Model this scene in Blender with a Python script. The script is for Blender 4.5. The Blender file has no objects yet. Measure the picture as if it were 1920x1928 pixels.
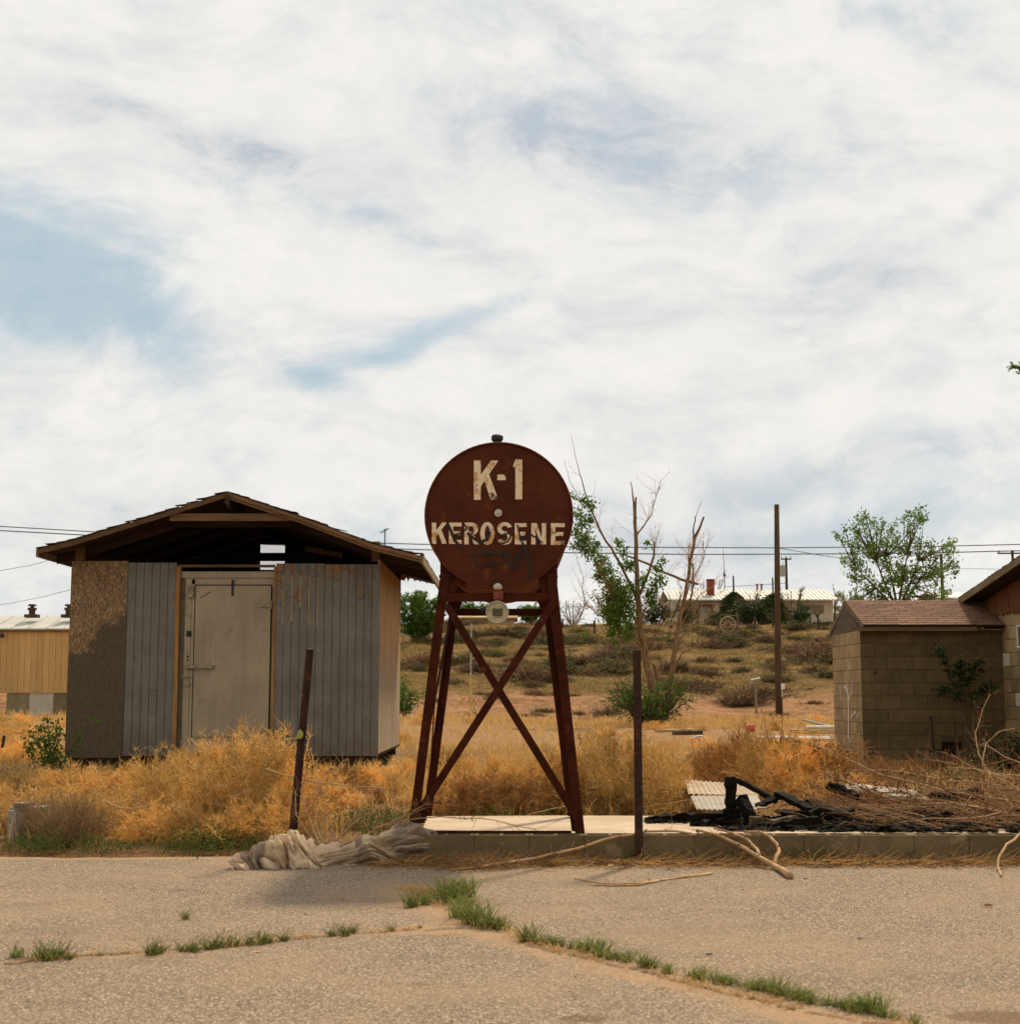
import bpy, math, random
import numpy as np
from mathutils import Vector, Matrix
R = math.radians
random.seed(11)
rng = np.random.default_rng(5)

# ---------------------------------------------------------------- camera, sky, sun, exposure
scn = bpy.context.scene
col = scn.collection
H_EYE, PITCH, FPX = 1.2, 7.07, 2790.0
cam_data = bpy.data.cameras.new("camera")
cam_data.sensor_fit = 'HORIZONTAL'; cam_data.sensor_width = 56.0
cam_data.lens = 56.0 * FPX / 1920.0
cam_data.clip_start = 0.1; cam_data.clip_end = 6000
cam_data.dof.use_dof = True; cam_data.dof.focus_distance = 19.0; cam_data.dof.aperture_fstop = 9.0
cam = bpy.data.objects.new("camera", cam_data); col.objects.link(cam)
cam.location = (0, 0, H_EYE); cam.rotation_euler = (R(90 + PITCH), 0, 0)
scn.camera = cam
scn.render.resolution_x = 1019; scn.render.resolution_y = 1024
scn.view_settings.view_transform = 'Standard'; scn.view_settings.look = 'None'
scn.view_settings.exposure = 0.0; scn.view_settings.gamma = 1.0
SUN_AZ, SUN_EL = 22.5, 49.0
sd = bpy.data.lights.new("sun", 'SUN'); sd.energy = 4.2; sd.angle = R(5.0); sd.color = (1.0, 0.87, 0.67)
sun = bpy.data.objects.new("sun", sd); col.objects.link(sun)
sun.rotation_euler = Vector((math.sin(R(SUN_AZ))*math.cos(R(SUN_EL)), math.cos(R(SUN_AZ))*math.cos(R(SUN_EL)), math.sin(R(SUN_EL)))).to_track_quat('Z', 'Y').to_euler()
sun.location = (8, 30, 30)

world = bpy.data.worlds.new("World"); scn.world = world; world.use_nodes = True
class NT:
    def __init__(s, tree): s.t = tree
    def n(s, typ, **kw):
        nd = s.t.nodes.new(typ)
        ins = kw.pop('ins', {})
        for k, v in kw.items(): setattr(nd, k, v)
        for k, v in ins.items(): s.put(nd.inputs[k], v)
        return nd
    def put(s, sock, v):
        if hasattr(v, 'is_output') or isinstance(v, bpy.types.NodeSocket): s.t.links.new(v, sock)
        else: sock.default_value = v
    def m(s, op, a, b=None, c=None, clamp=False):
        nd = s.t.nodes.new('ShaderNodeMath'); nd.operation = op; nd.use_clamp = clamp
        s.put(nd.inputs[0], a)
        if b is not None: s.put(nd.inputs[1], b)
        if c is not None: s.put(nd.inputs[2], c)
        return nd.outputs[0]
    def noise(s, vec, scale, detail=6, rough=.55, dist=0.0):
        nd = s.n('ShaderNodeTexNoise', ins={'Scale': scale, 'Detail': detail, 'Roughness': rough, 'Distortion': dist})
        if vec is not None: s.put(nd.inputs['Vector'], vec)
        return nd.outputs['Fac']
    def map(s, vec, scale=(1,1,1), rot=(0,0,0), loc=(0,0,0)):
        nd = s.n('ShaderNodeMapping', ins={'Vector': vec})
        nd.inputs['Scale'].default_value = scale; nd.inputs['Rotation'].default_value = rot; nd.inputs['Location'].default_value = loc
        return nd.outputs[0]
    def smooth(s, v, a, b, lo=0.0, hi=1.0):
        nd = s.n('ShaderNodeMapRange', interpolation_type='SMOOTHSTEP')
        s.put(nd.inputs['Value'], v)
        nd.inputs['From Min'].default_value = a; nd.inputs['From Max'].default_value = b
        nd.inputs['To Min'].default_value = lo; nd.inputs['To Max'].default_value = hi
        return nd.outputs[0]
    def mix(s, f, a, b, blend='MIX'):
        nd = s.t.nodes.new('ShaderNodeMix'); nd.data_type = 'RGBA'; nd.blend_type = blend
        s.put(nd.inputs['Factor'], f)
        for sk, v in ((nd.inputs[6], a), (nd.inputs[7], b)):
            if isinstance(v, tuple) and len(v) == 3: v = v + (1,)
            s.put(sk, v)
        return nd.outputs[2]

def build_sky():
    w = NT(world.node_tree); t = world.node_tree; t.nodes.clear()
    out = w.n('ShaderNodeOutputWorld'); bg = w.n('ShaderNodeBackground')
    t.links.new(bg.outputs[0], out.inputs[0]); bg.inputs['Strength'].default_value = 0.1
    sky = w.n('ShaderNodeTexSky', sky_type='NISHITA', sun_disc=False, sun_elevation=R(SUN_EL), sun_rotation=R(SUN_AZ), air_density=1.0, dust_density=2.0, ozone_density=1.0)
    tc = w.n('ShaderNodeTexCoord'); sx = w.n('ShaderNodeSeparateXYZ', ins={0: tc.outputs['Generated']})
    X, Y, Z = sx.outputs
    az = w.m('ARCTAN2', X, Y)
    el = w.m('ARCSINE', Z)
    # position in degrees on the dome
    A = w.m('MULTIPLY', az, 57.2958); E = w.m('MULTIPLY', el, 57.2958)
    v0 = w.n('ShaderNodeCombineXYZ', ins={0: A, 1: E}).outputs[0]
    warp = w.n('ShaderNodeTexNoise', ins={'Vector': v0, 'Scale': .085, 'Detail': 2.5, 'Roughness': .45})
    wv = w.n('ShaderNodeVectorMath', operation='SUBTRACT', ins={0: warp.outputs['Color'], 1: (.5, .5, .5)}).outputs[0]
    wv = w.n('ShaderNodeVectorMath', operation='SCALE', ins={0: wv, 'Scale': 6.0}).outputs[0]
    vv = w.n('ShaderNodeVectorMath', operation='ADD', ins={0: v0, 1: wv}).outputs[0]
    s2 = w.n('ShaderNodeSeparateXYZ', ins={0: vv}); A2, E2 = s2.outputs[0], s2.outputs[1]
    # streaks: long in one direction, rising to the right low down, to the left high up
    st1 = w.noise(w.map(vv, (.055, .21, 1), (0, 0, R(-24))), 1.0, 9, .6)
    st2 = w.noise(w.map(vv, (.055, .22, 1), (0, 0, R(16)), (7, 3, 0)), 1.0, 9, .6)
    hi = w.smooth(E, 12, 21)
    st = w.m('ADD', w.m('MULTIPLY', st1, w.m('SUBTRACT', 1.0, hi)), w.m('MULTIPLY', st2, hi))
    fine = w.noise(w.map(vv, (.5, .95, 1), (0, 0, R(-20))), 1.0, 10, .66)
    D = w.m('ADD', w.m('MULTIPLY_ADD', st, 1.0, .165), w.m('MULTIPLY', fine, .30))     # around .8
    def blob(px, py, ra, rb, ang, amp):
        u = (px-960)/FPX; v = -(py-964)/FPX
        th = R(PITCH); d = Vector((u, math.cos(th)-v*math.sin(th), math.sin(th)+v*math.cos(th))).normalized()
        a0 = math.degrees(math.atan2(d.x, d.y)); e0 = math.degrees(math.asin(d.z))
        k = 57.3/FPX; ra *= k; rb *= k
        c, s_ = math.cos(R(ang)), math.sin(R(ang))
        da = w.m('SUBTRACT', A2, a0); de = w.m('SUBTRACT', E2, e0)
        p = w.m('DIVIDE', w.m('ADD', w.m('MULTIPLY', da, c), w.m('MULTIPLY', de, s_)), ra)
        q = w.m('DIVIDE', w.m('SUBTRACT', w.m('MULTIPLY', de, c), w.m('MULTIPLY', da, s_)), rb)
        r2 = w.m('ADD', w.m('MULTIPLY', p, p), w.m('MULTIPLY', q, q))
        return w.m('MULTIPLY', w.m('EXPONENT', w.m('MULTIPLY', r2, -1.0)), amp)
    for b in CLOUD_BLOBS:
        D = w.m('ADD', D, blob(*b))
    cover = w.m('ADD', w.smooth(D, .36, .92, 0.0, .88), w.m('MULTIPLY', w.smooth(fine, .35, .65), .12))
    gm = None
    for b in GREY_BLOBS:
        x = blob(*b); gm = x if gm is None else w.m('ADD', gm, x)
    gm = w.m('MULTIPLY', gm, w.smooth(w.m('ADD', w.m('MULTIPLY', st, .7), w.m('MULTIPLY', fine, .3)), .36, .60, 1.15, .35))
    gs = w.noise(w.map(vv, (.12, .42, 1), (0, 0, R(-10)), (13, 5, 0)), 1.0, 10, .64)
    grey = w.m('ADD', gm, w.smooth(gs, .44, .72, 0.0, .38), clamp=True)
    cloud = w.mix(grey, (9.2, 8.92, 8.5), (5.3, 5.65, 6.15))
    skyc = w.mix(.88, sky.outputs[0], (4.5, 5.75, 6.45))
    colr = w.mix(cover, skyc, cloud)
    t.links.new(colr, bg.inputs['Color'])
# (photo place in the frame, half-axes, tilt of the long axis, amount): where the blue shows or cloud thickens
CLOUD_BLOBS = [(90, 570, 230, 100, -22, -.46), (20, 440, 150, 55, -20, -.22), (270, 650, 120, 60, -30, -.20), (150, 490, 200, 14, -22, .13), (40, 435, 60, 14, 0, .12), (900, 605, 170, 34, 27, -.34), (1020, 530, 70, 40, 10, -.16), (720, 700, 110, 26, 20, -.30), (600, 745, 90, 32, -25, -.32),
               (1180, 270, 290, 60, -8, -.07), (600, 390, 230, 38, -14, -.15), (850, 400, 120, 30, -10, -.10), (540, 850, 120, 40, 10, -.10), (60, 790, 90, 30, 10, -.12),
               (520, 560, 190, 100, 10, .30), (300, 120, 460, 130, 0, .28), (180, 340, 260, 45, -18, .22), (1600, 190, 340, 90, -25, .22), (1250, 480, 400, 70, 10, .20), (1500, 680, 600, 120, 12, .35), (150, 700, 110, 60, 0, .26), (200, 850, 330, 70, 10, .16), (1000, 830, 500, 110, 5, .20), (1180, 120, 190, 30, -28, .25)]
GREY_BLOBS = [(1180, 265, 340, 85, -6, 1.15), (430, 270, 420, 45, -6, .9), (640, 385, 300, 55, -16, .7), (1550, 520, 120, 60, -10, .5), (1320, 590, 300, 30, 14, .45), (1620, 580, 200, 35, 14, .5), (1820, 60, 200, 60, -25, .5), (1850, 390, 140, 25, 30, .5), (1100, 790, 120, 30, 5, .35), (1550, 890, 420, 35, 6, .6), (1250, 1010, 500, 45, 3, .6), (220, 940, 260, 40, 8, .5), (60, 1000, 300, 40, 2, .4), (100, 80, 300, 60, 5, .15), (950, 500, 160, 25, -30, .35), (1100, 110, 160, 40, -35, .45)]
build_sky()

# ---------------------------------------------------------------- helpers
def P(px, py, Y):
    """the point at distance Y north of the camera seen at photo position px, py"""
    th = R(PITCH); u = (px-960)/FPX; v = -(py-964)/FPX
    d = (u, math.cos(th)-v*math.sin(th), math.sin(th)+v*math.cos(th)); t = Y/d[1]
    return Vector((d[0]*t, Y, H_EYE+d[2]*t))
def G(px, py, z=0.0):
    th = R(PITCH); u = (px-960)/FPX; v = -(py-964)/FPX
    d = (u, math.cos(th)-v*math.sin(th), math.sin(th)+v*math.cos(th)); t = (z-H_EYE)/d[2]
    return Vector((d[0]*t, d[1]*t, z))
def lin(r, g, b, k=1.0):
    f = lambda c: ((c/255)/12.92 if c <= 10 else (((c/255)+.055)/1.055)**2.4)*k
    return (f(r), f(g), f(b))

def tag(o, label=None, cat=None, group=None, kind=None):
    if label: o['label'] = label
    if cat: o['category'] = cat
    if group: o['group'] = group
    if kind: o['kind'] = kind
    return o
ORG = {}
def root(name, loc, label, cat, group=None):
    o = bpy.data.objects.new(name, None); col.objects.link(o); o.location = loc
    o.empty_display_size = .2; ORG[o] = Vector(loc)
    return tag(o, label, cat, group)
def link_mesh(name, me, mat, parent=None, loc=(0,0,0)):
    o = bpy.data.objects.new(name, me); col.objects.link(o)
    if mat: me.materials.append(mat)
    if parent: o.parent = parent; ORG[o] = ORG[parent]
    else: o.location = loc; ORG[o] = Vector(loc)
    return o
class MB:
    def __init__(s): s.v = []; s.f = []; s.tone = []
    def add(s, vs, fs, tone=.5):
        b = len(s.v); s.v += [tuple(p) for p in vs]; s.f += [tuple(b+i for i in f) for f in fs]; s.tone += [tone]*len(vs)
        return s
    def hexa(s, p, tone=.5):   # p: 4 bottom, 4 top, same winding
        return s.add(p, [(3,2,1,0),(4,5,6,7),(0,1,5,4),(1,2,6,5),(2,3,7,6),(3,0,4,7)], tone)
    def box(s, x0, x1, y0, y1, z0, z1, tone=.5):
        return s.hexa([(x0,y0,z0),(x1,y0,z0),(x1,y1,z0),(x0,y1,z0),(x0,y0,z1),(x1,y0,z1),(x1,y1,z1),(x0,y1,z1)], tone)
    def bar(s, a, b, w, h, up=(0,0,1), tone=.5, jit=0.0):
        a = Vector(a); b = Vector(b); t = (b-a).normalized(); u = Vector(up)
        if abs(t.dot(u)) > .98: u = Vector((0,1,0))
        sd_ = t.cross(u).normalized(); u = sd_.cross(t).normalized()
        pts = []
        for q in (a, b):
            for i, j in ((-1,-1),(1,-1),(1,1),(-1,1)):
                pts.append(q+sd_*(i*w/2)+u*(j*h/2)+Vector([random.uniform(-jit, jit) for _ in range(3)]))
        return s.add(pts, [(3,2,1,0),(4,5,6,7),(0,1,5,4),(1,2,6,5),(2,3,7,6),(3,0,4,7)], tone)
    def tube(s, pts, rad, n=6, cap=True, tone=.5):
        pts = [Vector(p) for p in pts]
        if not hasattr(rad, '__len__'): rad = [rad]*len(pts)
        b = len(s.v); prev = None
        for i, p in enumerate(pts):
            t = (pts[min(i+1, len(pts)-1)]-pts[max(i-1, 0)]).normalized()
            u = prev if prev is not None else (Vector((0,0,1)) if abs(t.z) < .9 else Vector((1,0,0)))
            a = (u-t*u.dot(t)).normalized(); prev = a; c = t.cross(a)
            for k in range(n):
                an = 2*math.pi*k/n; s.v.append(tuple(p+(a*math.cos(an)+c*math.sin(an))*rad[i])); s.tone.append(tone)
        for i in range(len(pts)-1):
            for k in range(n):
                k2 = (k+1) % n; s.f.append((b+i*n+k, b+i*n+k2, b+(i+1)*n+k2, b+(i+1)*n+k))
        if cap:
            s.f.append(tuple(b+k for k in reversed(range(n)))); s.f.append(tuple(b+(len(pts)-1)*n+k for k in range(n)))
        return s
    def prism(s, poly, d, tone=.5):   # poly: 3D points, extruded by vector d
        n = len(poly); a = [Vector(p) for p in poly]; d = Vector(d)
        return s.add(a+[p+d for p in a], [tuple(reversed(range(n))), tuple(range(n, 2*n))]+[(i, (i+1) % n, n+(i+1) % n, n+i) for i in range(n)], tone)
    def build(s, name, mat, parent=None, loc=None, smooth=False, bevel=0.0):
        if parent is not None: o_ = ORG[parent]
        else: o_ = Vector(loc) if loc is not None else Vector((0,0,0))
        v = [(p[0]-o_.x, p[1]-o_.y, p[2]-o_.z) for p in s.v]
        me = bpy.data.meshes.new(name); me.from_pydata(v, [], s.f); me.update()
        at = me.attributes.new('tone', 'FLOAT', 'POINT'); at.data.foreach_set('value', s.tone)
        if smooth: me.polygons.foreach_set('use_smooth', [True]*len(me.polygons))
        o = link_mesh(name, me, mat, parent, tuple(o_))
        if bevel > 0:
            m = o.modifiers.new('bevel', 'BEVEL'); m.width = bevel; m.segments = 2; m.limit_method = 'ANGLE'
        return o

def np_mesh(name, V, F4=None, F3=None, smooth=False):
    me = bpy.data.meshes.new(name)
    n4 = 0 if F4 is None else len(F4); n3 = 0 if F3 is None else len(F3)
    me.vertices.add(len(V)); me.vertices.foreach_set('co', np.asarray(V, dtype=np.float32).ravel())
    loops = np.concatenate([x.ravel() for x in (F4, F3) if x is not None]).astype(np.int32)
    me.loops.add(len(loops)); me.loops.foreach_set('vertex_index', loops)
    st = np.concatenate([np.arange(n4)*4, n4*4+np.arange(n3)*3]).astype(np.int32)
    me.polygons.add(n4+n3); me.polygons.foreach_set('loop_start', st)
    if smooth: me.polygons.foreach_set('use_smooth', np.ones(n4+n3, dtype=bool))
    me.update(calc_edges=True); me.validate()
    return me
class Strands:
    """many thin tapering three-sided stalks and leaf blades gathered into one mesh"""
    def __init__(s): s.V = []; s.F4 = []; s.F3 = []; s.n = 0
    def stalks(s, pts, rad):    # pts (N,k,3) rad (N,k)
        pts = np.asarray(pts, float); rad = np.asarray(rad, float); N, k, _ = pts.shape
        t = np.empty_like(pts); t[:, 1:-1] = pts[:, 2:]-pts[:, :-2]; t[:, 0] = pts[:, 1]-pts[:, 0]; t[:, -1] = pts[:, -1]-pts[:, -2]
        t /= np.linalg.norm(t, axis=2, keepdims=True)+1e-9
        ref = rng.normal(size=(N, 1, 3)); u = np.cross(t, ref); u /= np.linalg.norm(u, axis=2, keepdims=True)+1e-9; w = np.cross(t, u)
        ring = [pts+(u*math.cos(a)+w*math.sin(a))*rad[..., None] for a in (0, 2.094, 4.189)]
        V = np.stack(ring, axis=2).reshape(-1, 3)
        base = s.n+(np.arange(N)[:, None]*k+np.arange(k-1)[None])[..., None]*3
        F = []
        for a in range(3):
            b = (a+1) % 3; F.append(np.concatenate([base+a, base+b, base+3+b, base+3+a], axis=2).reshape(-1, 4))
        s.V.append(V); s.F4.append(np.concatenate(F)); s.n += len(V); return s
    def leaves(s, c, size, asp=.5, flat=0.0, dirs=None):    # rhombic blades at centres c (N,3)
        c = np.asarray(c, float); N = len(c); size = np.broadcast_to(size, (N,))[:, None]
        d = rng.normal(size=(N, 3)) if dirs is None else np.asarray(dirs, float)+rng.normal(size=(N, 3))*.25
        d[:, 2] *= (1-flat); d /= np.linalg.norm(d, axis=1, keepdims=True)+1e-9
        e = np.cross(d, rng.normal(size=(N, 3))); e /= np.linalg.norm(e, axis=1, keepdims=True)+1e-9
        V = np.stack([c-d*size*.5, c+e*size*asp*.5-d*size*.08, c+d*size*.5, c-e*size*asp*.5-d*size*.08], axis=1).reshape(-1, 3)
        s.V.append(V); s.F4.append(s.n+np.arange(N)[:, None]*4+np.arange(4)[None]); s.n += len(V); return s
    def blades(s, base, h, w, lean=.35):
        base = np.asarray(base, float); N = len(base); h = np.broadcast_to(h, (N,))[:, None]; w = np.broadcast_to(w, (N,))[:, None]
        a = rng.uniform(0, 6.283, N); d = np.stack([np.cos(a), np.sin(a), np.zeros(N)], 1); b = rng.uniform(0, 6.283, N)
        l = np.stack([np.cos(b), np.sin(b), np.zeros(N)], 1)*(h*rng.uniform(0, 1, (N, 1))*lean*2)
        up = np.array([[0, 0, 1.0]])
        mid = base+up*h*.55+l*.35; tip = base+up*h*(1-.3*lean)+l
        V = np.stack([base-d*w/2, base+d*w/2, mid+d*w*.4, mid-d*w*.4, tip], 1).reshape(-1, 3)
        i = s.n+np.arange(N)[:, None]*5
        s.V.append(V); s.F4.append(i+np.array([[0, 1, 2, 3]])); s.F3.append(i+np.array([[3, 2, 4]])); s.n += len(V); return s
    def mesh(s, name):
        return np_mesh(name, np.concatenate(s.V), np.concatenate(s.F4), np.concatenate(s.F3) if s.F3 else None)
    def build(s, name, mat, parent=None, loc=(0,0,0), world=False):
        if world:
            o_ = ORG[parent] if parent is not None else Vector(loc)
            s.V = [v-np.array([tuple(o_)]) for v in s.V]
        return link_mesh(name, s.mesh(name), mat, parent, loc)

# ---------------------------------------------------------------- materials
def new_mat(name):
    m = bpy.data.materials.new(name); m.use_nodes = True; t = m.node_tree; t.nodes.clear()
    w = NT(t); out = w.n('ShaderNodeOutputMaterial'); b = w.n('ShaderNodeBsdfPrincipled')
    t.links.new(b.outputs[0], out.inputs[0]); w.b = b; w.out = out; w.name = name
    w.oc = w.n('ShaderNodeTexCoord').outputs['Object']; w.pos = w.n('ShaderNodeNewGeometry').outputs['Position']
    return m, w
# warm film response: how far each surface's colour sits from neutral, red green blue
GAIN = {'weathered_asphalt': (.97,.90,.84), 'peeling_grey_siding': (1.32,1.21,1.0), 'weathered_strand_board': (1.55,1.36,1.0), 'dusty_metal_door': (1.42,1.27,1.04), 'concrete_block': (.84,.76,.53), 'lit_concrete_block': (1.30,1.13,.80),
        'desert_ground': (1.08,.94,.76), 'concrete_slab': (1.08,1.03,.98), 'kerb_concrete': (1.0,.84,.60), 'tan_trailer_siding': (.95,.80,.60), 'raw_plywood_side': (1.30,1.12,.80), 'rust_paint': (1.08,1.12,.72), 'hill_grass': (.92,.82,.50),
        'grey_green_scrub': (.88,.86,.55), 'brown_scrub': (.92,.80,.60), 'golden_dry_tumbleweed': (1,1,1), 'straw': (1.25,1.12,.85), 'cream_render': (1,.98,.88), 'bark_far': (1,.9,.7), 'soiled_blanket': (1.08,1.0,.86), 'raw_door_trim': (1.1,.93,.62), 'brown_asphalt_shingles': (1.05,.95,.75), 'weathered_rafter': (1.0,.86,.62)}
for k_ in ('white_metal_roof','lettering_paint','white_litter','white_painted_block','pale_metal','pale_metal_sheet','white_pipe','cream_van_paint','meter_rim','pale_stone','pale_skirting','galvanised_metal'): GAIN[k_] = (1.0,.97,.86)
def finish(w, colr, rough=.85, height=None, strength=.3, dist=.01, metal=0.0, spec=.3):
    g_ = GAIN.get(w.name, (1.1,.97,.66))
    if isinstance(colr, tuple): colr = tuple(a*b_ for a, b_ in zip(colr, g_))+(1,)
    else: colr = w.mix(1.0, colr, g_, 'MULTIPLY')
    w.put(w.b.inputs['Base Color'], colr)
    w.put(w.b.inputs['Roughness'], rough); w.b.inputs['Metallic'].default_value = metal
    w.b.inputs['Specular IOR Level'].default_value = spec
    if height is not None:
        bp = w.n('ShaderNodeBump', ins={'Height': height, 'Strength': strength, 'Distance': dist}); w.t.links.new(bp.outputs[0], w.b.inputs['Normal'])
def simple(name, c1, c2, scale=4, rough=.85, bump=.3, bscale=30, stretch=(1,1,1), metal=0.0, spec=.3, lo=.35, hi=.65, spots=None, sscale=12, slo=.6, shi=.7, tone=0.0, bdist=.01, objrand=0.0):
    m, w = new_mat(name)
    vec = w.map(w.oc, stretch)
    f = w.smooth(w.noise(vec, scale, 8, .62), lo, hi)
    c = w.mix(f, c1, c2)
    if spots: c = w.mix(w.smooth(w.noise(w.map(w.oc, stretch, (0,0,0), (3,7,2)), sscale, 7, .6), slo, shi), c, spots)
    if tone:
        at = w.n('ShaderNodeAttribute', attribute_name='tone').outputs['Fac']
        c = w.mix(1.0, c, w.n('ShaderNodeCombineColor', ins={0: w.m('MULTIPLY_ADD', at, tone, 1-tone/2), 1: w.m('MULTIPLY_ADD', at, tone, 1-tone/2), 2: w.m('MULTIPLY_ADD', at, tone, 1-tone/2)}).outputs[0], 'MULTIPLY')
    if objrand:
        rr = w.n('ShaderNodeObjectInfo').outputs['Random']
        k = w.m('MULTIPLY_ADD', rr, objrand, 1-objrand/2); k2 = w.m('MULTIPLY_ADD', rr, objrand*1.5, 1-objrand*.75)
        c = w.mix(1.0, c, w.n('ShaderNodeCombineColor', ins={0: k, 1: k, 2: k2}).outputs[0], 'MULTIPLY')
    finish(w, c, rough, w.noise(vec, bscale, 6, .6) if bump else None, bump, bdist, metal, spec)
    return m
def leafy(name, c1, c2, trans=.35, scale=3.0, objrand=.25, rough=.7, c3=None):
    m, w = new_mat(name)
    f = w.smooth(w.noise(w.oc, scale, 4, .7), .35, .65); c = w.mix(f, c1, c2)
    if c3: c = w.mix(w.smooth(w.noise(w.oc, scale*6, 3, .7), .5, .62), c, c3)
    if objrand:
        rr = w.n('ShaderNodeObjectInfo').outputs['Random']; k = w.m('MULTIPLY_ADD', rr, objrand, 1-objrand/2)
        c = w.mix(1.0, c, w.n('ShaderNodeCombineColor', ins={0: k, 1: k, 2: k}).outputs[0], 'MULTIPLY')
    finish(w, c, rough, None, spec=.25)
    tr = w.n('ShaderNodeBsdfTranslucent', ins={'Color': c}); mx = w.n('ShaderNodeMixShader', ins={0: trans})
    w.t.links.new(w.b.outputs[0], mx.inputs[1]); w.t.links.new(tr.outputs[0], mx.inputs[2]); w.t.links.new(mx.outputs[0], w.out.inputs[0])
    return m

M = {}
M['rust'] = simple('rust_paint', (.076,.0165,.0065), (.050,.0095,.004), 3, .8, .25, 60, spots=(.12,.036,.012), sscale=9, slo=.56, shi=.75, spec=.15)
M['rust_shell'] = simple('rusted_shell', (.18,.055,.014), (.085,.022,.007), 4, .8, .3, 50, spec=.2)
M['rust_dark'] = simple('rusty_angle_iron', (.056,.0125,.005), (.030,.007,.0035), 6, .85, .3, 70, spots=(.10,.030,.010), sscale=14, spec=.12)
M['post'] = simple('rusty_post', (.038,.013,.007), (.020,.008,.005), 7, .8, .3, 60, spots=(.09,.030,.012), sscale=18, slo=.55)
M['black'] = simple('black_cap', (.012,.013,.013), (.02,.02,.02), 9, .6, .1)
M['pale_plug'] = simple('pale_metal', (.52,.50,.45), (.38,.34,.28), 30, .5, .1)
M['green_paint'] = simple('pale_green_paint', (.22,.28,.08), (.30,.34,.12), 20, .8, .1)
M['copper'] = simple('red_valve', (.22,.06,.035), (.12,.035,.02), 25, .6, .2)
# letters: white paint bitten by rust
m, w = new_mat('lettering_paint')
chip = w.smooth(w.noise(w.oc, 16, 9, .72), .50, .60); chip2 = w.smooth(w.noise(w.map(w.oc, (1,1,.5), (0,0,0), (4,1,1)), 42, 6, .7), .60, .68)
c = w.mix(chip, (.72,.57,.42), (.50,.27,.10)); c = w.mix(w.m('MULTIPLY', chip2, .9), c, (.16,.055,.02)); c = w.mix(w.smooth(w.noise(w.oc, 7, 6, .65), .60, .68), c, (.10,.035,.018))
finish(w, c, .8); M['letters'] = m
M['spray'] = simple('black_spray_paint', (.012,.010,.012), (.022,.016,.016), 20, .7, 0)
m, w = new_mat('meter_glass')
finish(w, w.mix(w.smooth(w.noise(w.oc, 30, 5), .4, .7), (.42,.34,.17), (.24,.19,.09)), .12, spec=.7); M['meter_face'] = m
m, w = new_mat('clear_glass'); w.b.inputs['Transmission Weight'].default_value = 1.0; w.b.inputs['IOR'].default_value = 1.1
finish(w, (.95,.93,.85), .06); M['glass'] = m
M['meter_rim'] = simple('meter_rim', (.50,.46,.38), (.34,.29,.22), 20, .45, .1)
M['meter_plate'] = simple('meter_plate', (.05,.048,.03), (.09,.085,.05), 60, .5, 0)

def wood(name, c1, c2, axis='x', dark=(.02,.014,.008), k=1.0, rough=.9):
    st = {'x': (1, 14, 14), 'y': (14, 1, 14), 'z': (14, 14, 1)}[axis]
    m, w = new_mat(name); v = w.map(w.oc, st)
    f = w.smooth(w.noise(v, 1.6, 8, .65), .34, .66); c = w.mix(f, c1, c2)
    c = w.mix(w.m('MULTIPLY', w.smooth(w.noise(w.map(w.oc, st, (0,0,0), (5,9,2)), 4, 6, .7), .55, .72), .7*k), c, dark)
    at = w.n('ShaderNodeAttribute', attribute_name='tone').outputs['Fac']; kk = w.m('MULTIPLY_ADD', at, .5, .75)
    c = w.mix(1.0, c, w.n('ShaderNodeCombineColor', ins={0: kk, 1: kk, 2: kk}).outputs[0], 'MULTIPLY')
    finish(w, c, rough, w.noise(v, 5, 8, .65), .5, .006); return m
M['rafter'] = wood('weathered_rafter', (.17,.10,.055), (.10,.062,.038), 'x')
M['rafter_y'] = wood('weathered_purlin', (.13,.075,.04), (.07,.042,.026), 'y')
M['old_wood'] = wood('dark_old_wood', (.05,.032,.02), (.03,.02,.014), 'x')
M['trim'] = wood('raw_door_trim', (.34,.20,.09), (.20,.115,.05), 'z')
M['raw_side'] = wood('raw_plywood_side', (.40,.265,.135), (.25,.155,.070), 'z', (.10,.06,.03), 1.3)
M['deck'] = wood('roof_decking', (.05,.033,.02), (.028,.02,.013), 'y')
nt_ = NT(M['raw_side'].node_tree); b_ = [n_ for n_ in nt_.t.nodes if n_.type == 'BSDF_PRINCIPLED'][0]; oc_ = nt_.n('ShaderNodeTexCoord').outputs['Object']; z_ = nt_.n('ShaderNodeSeparateXYZ', ins={0: oc_}).outputs[2]
wf_ = nt_.smooth(nt_.m('ADD', z_, nt_.m('MULTIPLY_ADD', nt_.noise(nt_.map(oc_, (1, 2.2, .35)), 1.6, 8, .7), 2.0, -1.0)), 1.75, 1.0, .1, .85); lk_ = b_.inputs['Base Color'].links[0].from_socket
nt_.put(b_.inputs['Base Color'], nt_.mix(nt_.smooth(nt_.noise(nt_.map(oc_, (1, 3, .3), (0, 0, 0), (2, 7, 1)), 1.5, 8, .7), .50, .62, 0, .55), nt_.mix(wf_, lk_, nt_.mix(nt_.noise(nt_.map(oc_, (4, 9, .8)), 2, 6, .7), (.40,.32,.21), (.22,.165,.10))), (.10,.058,.024)))
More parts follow.
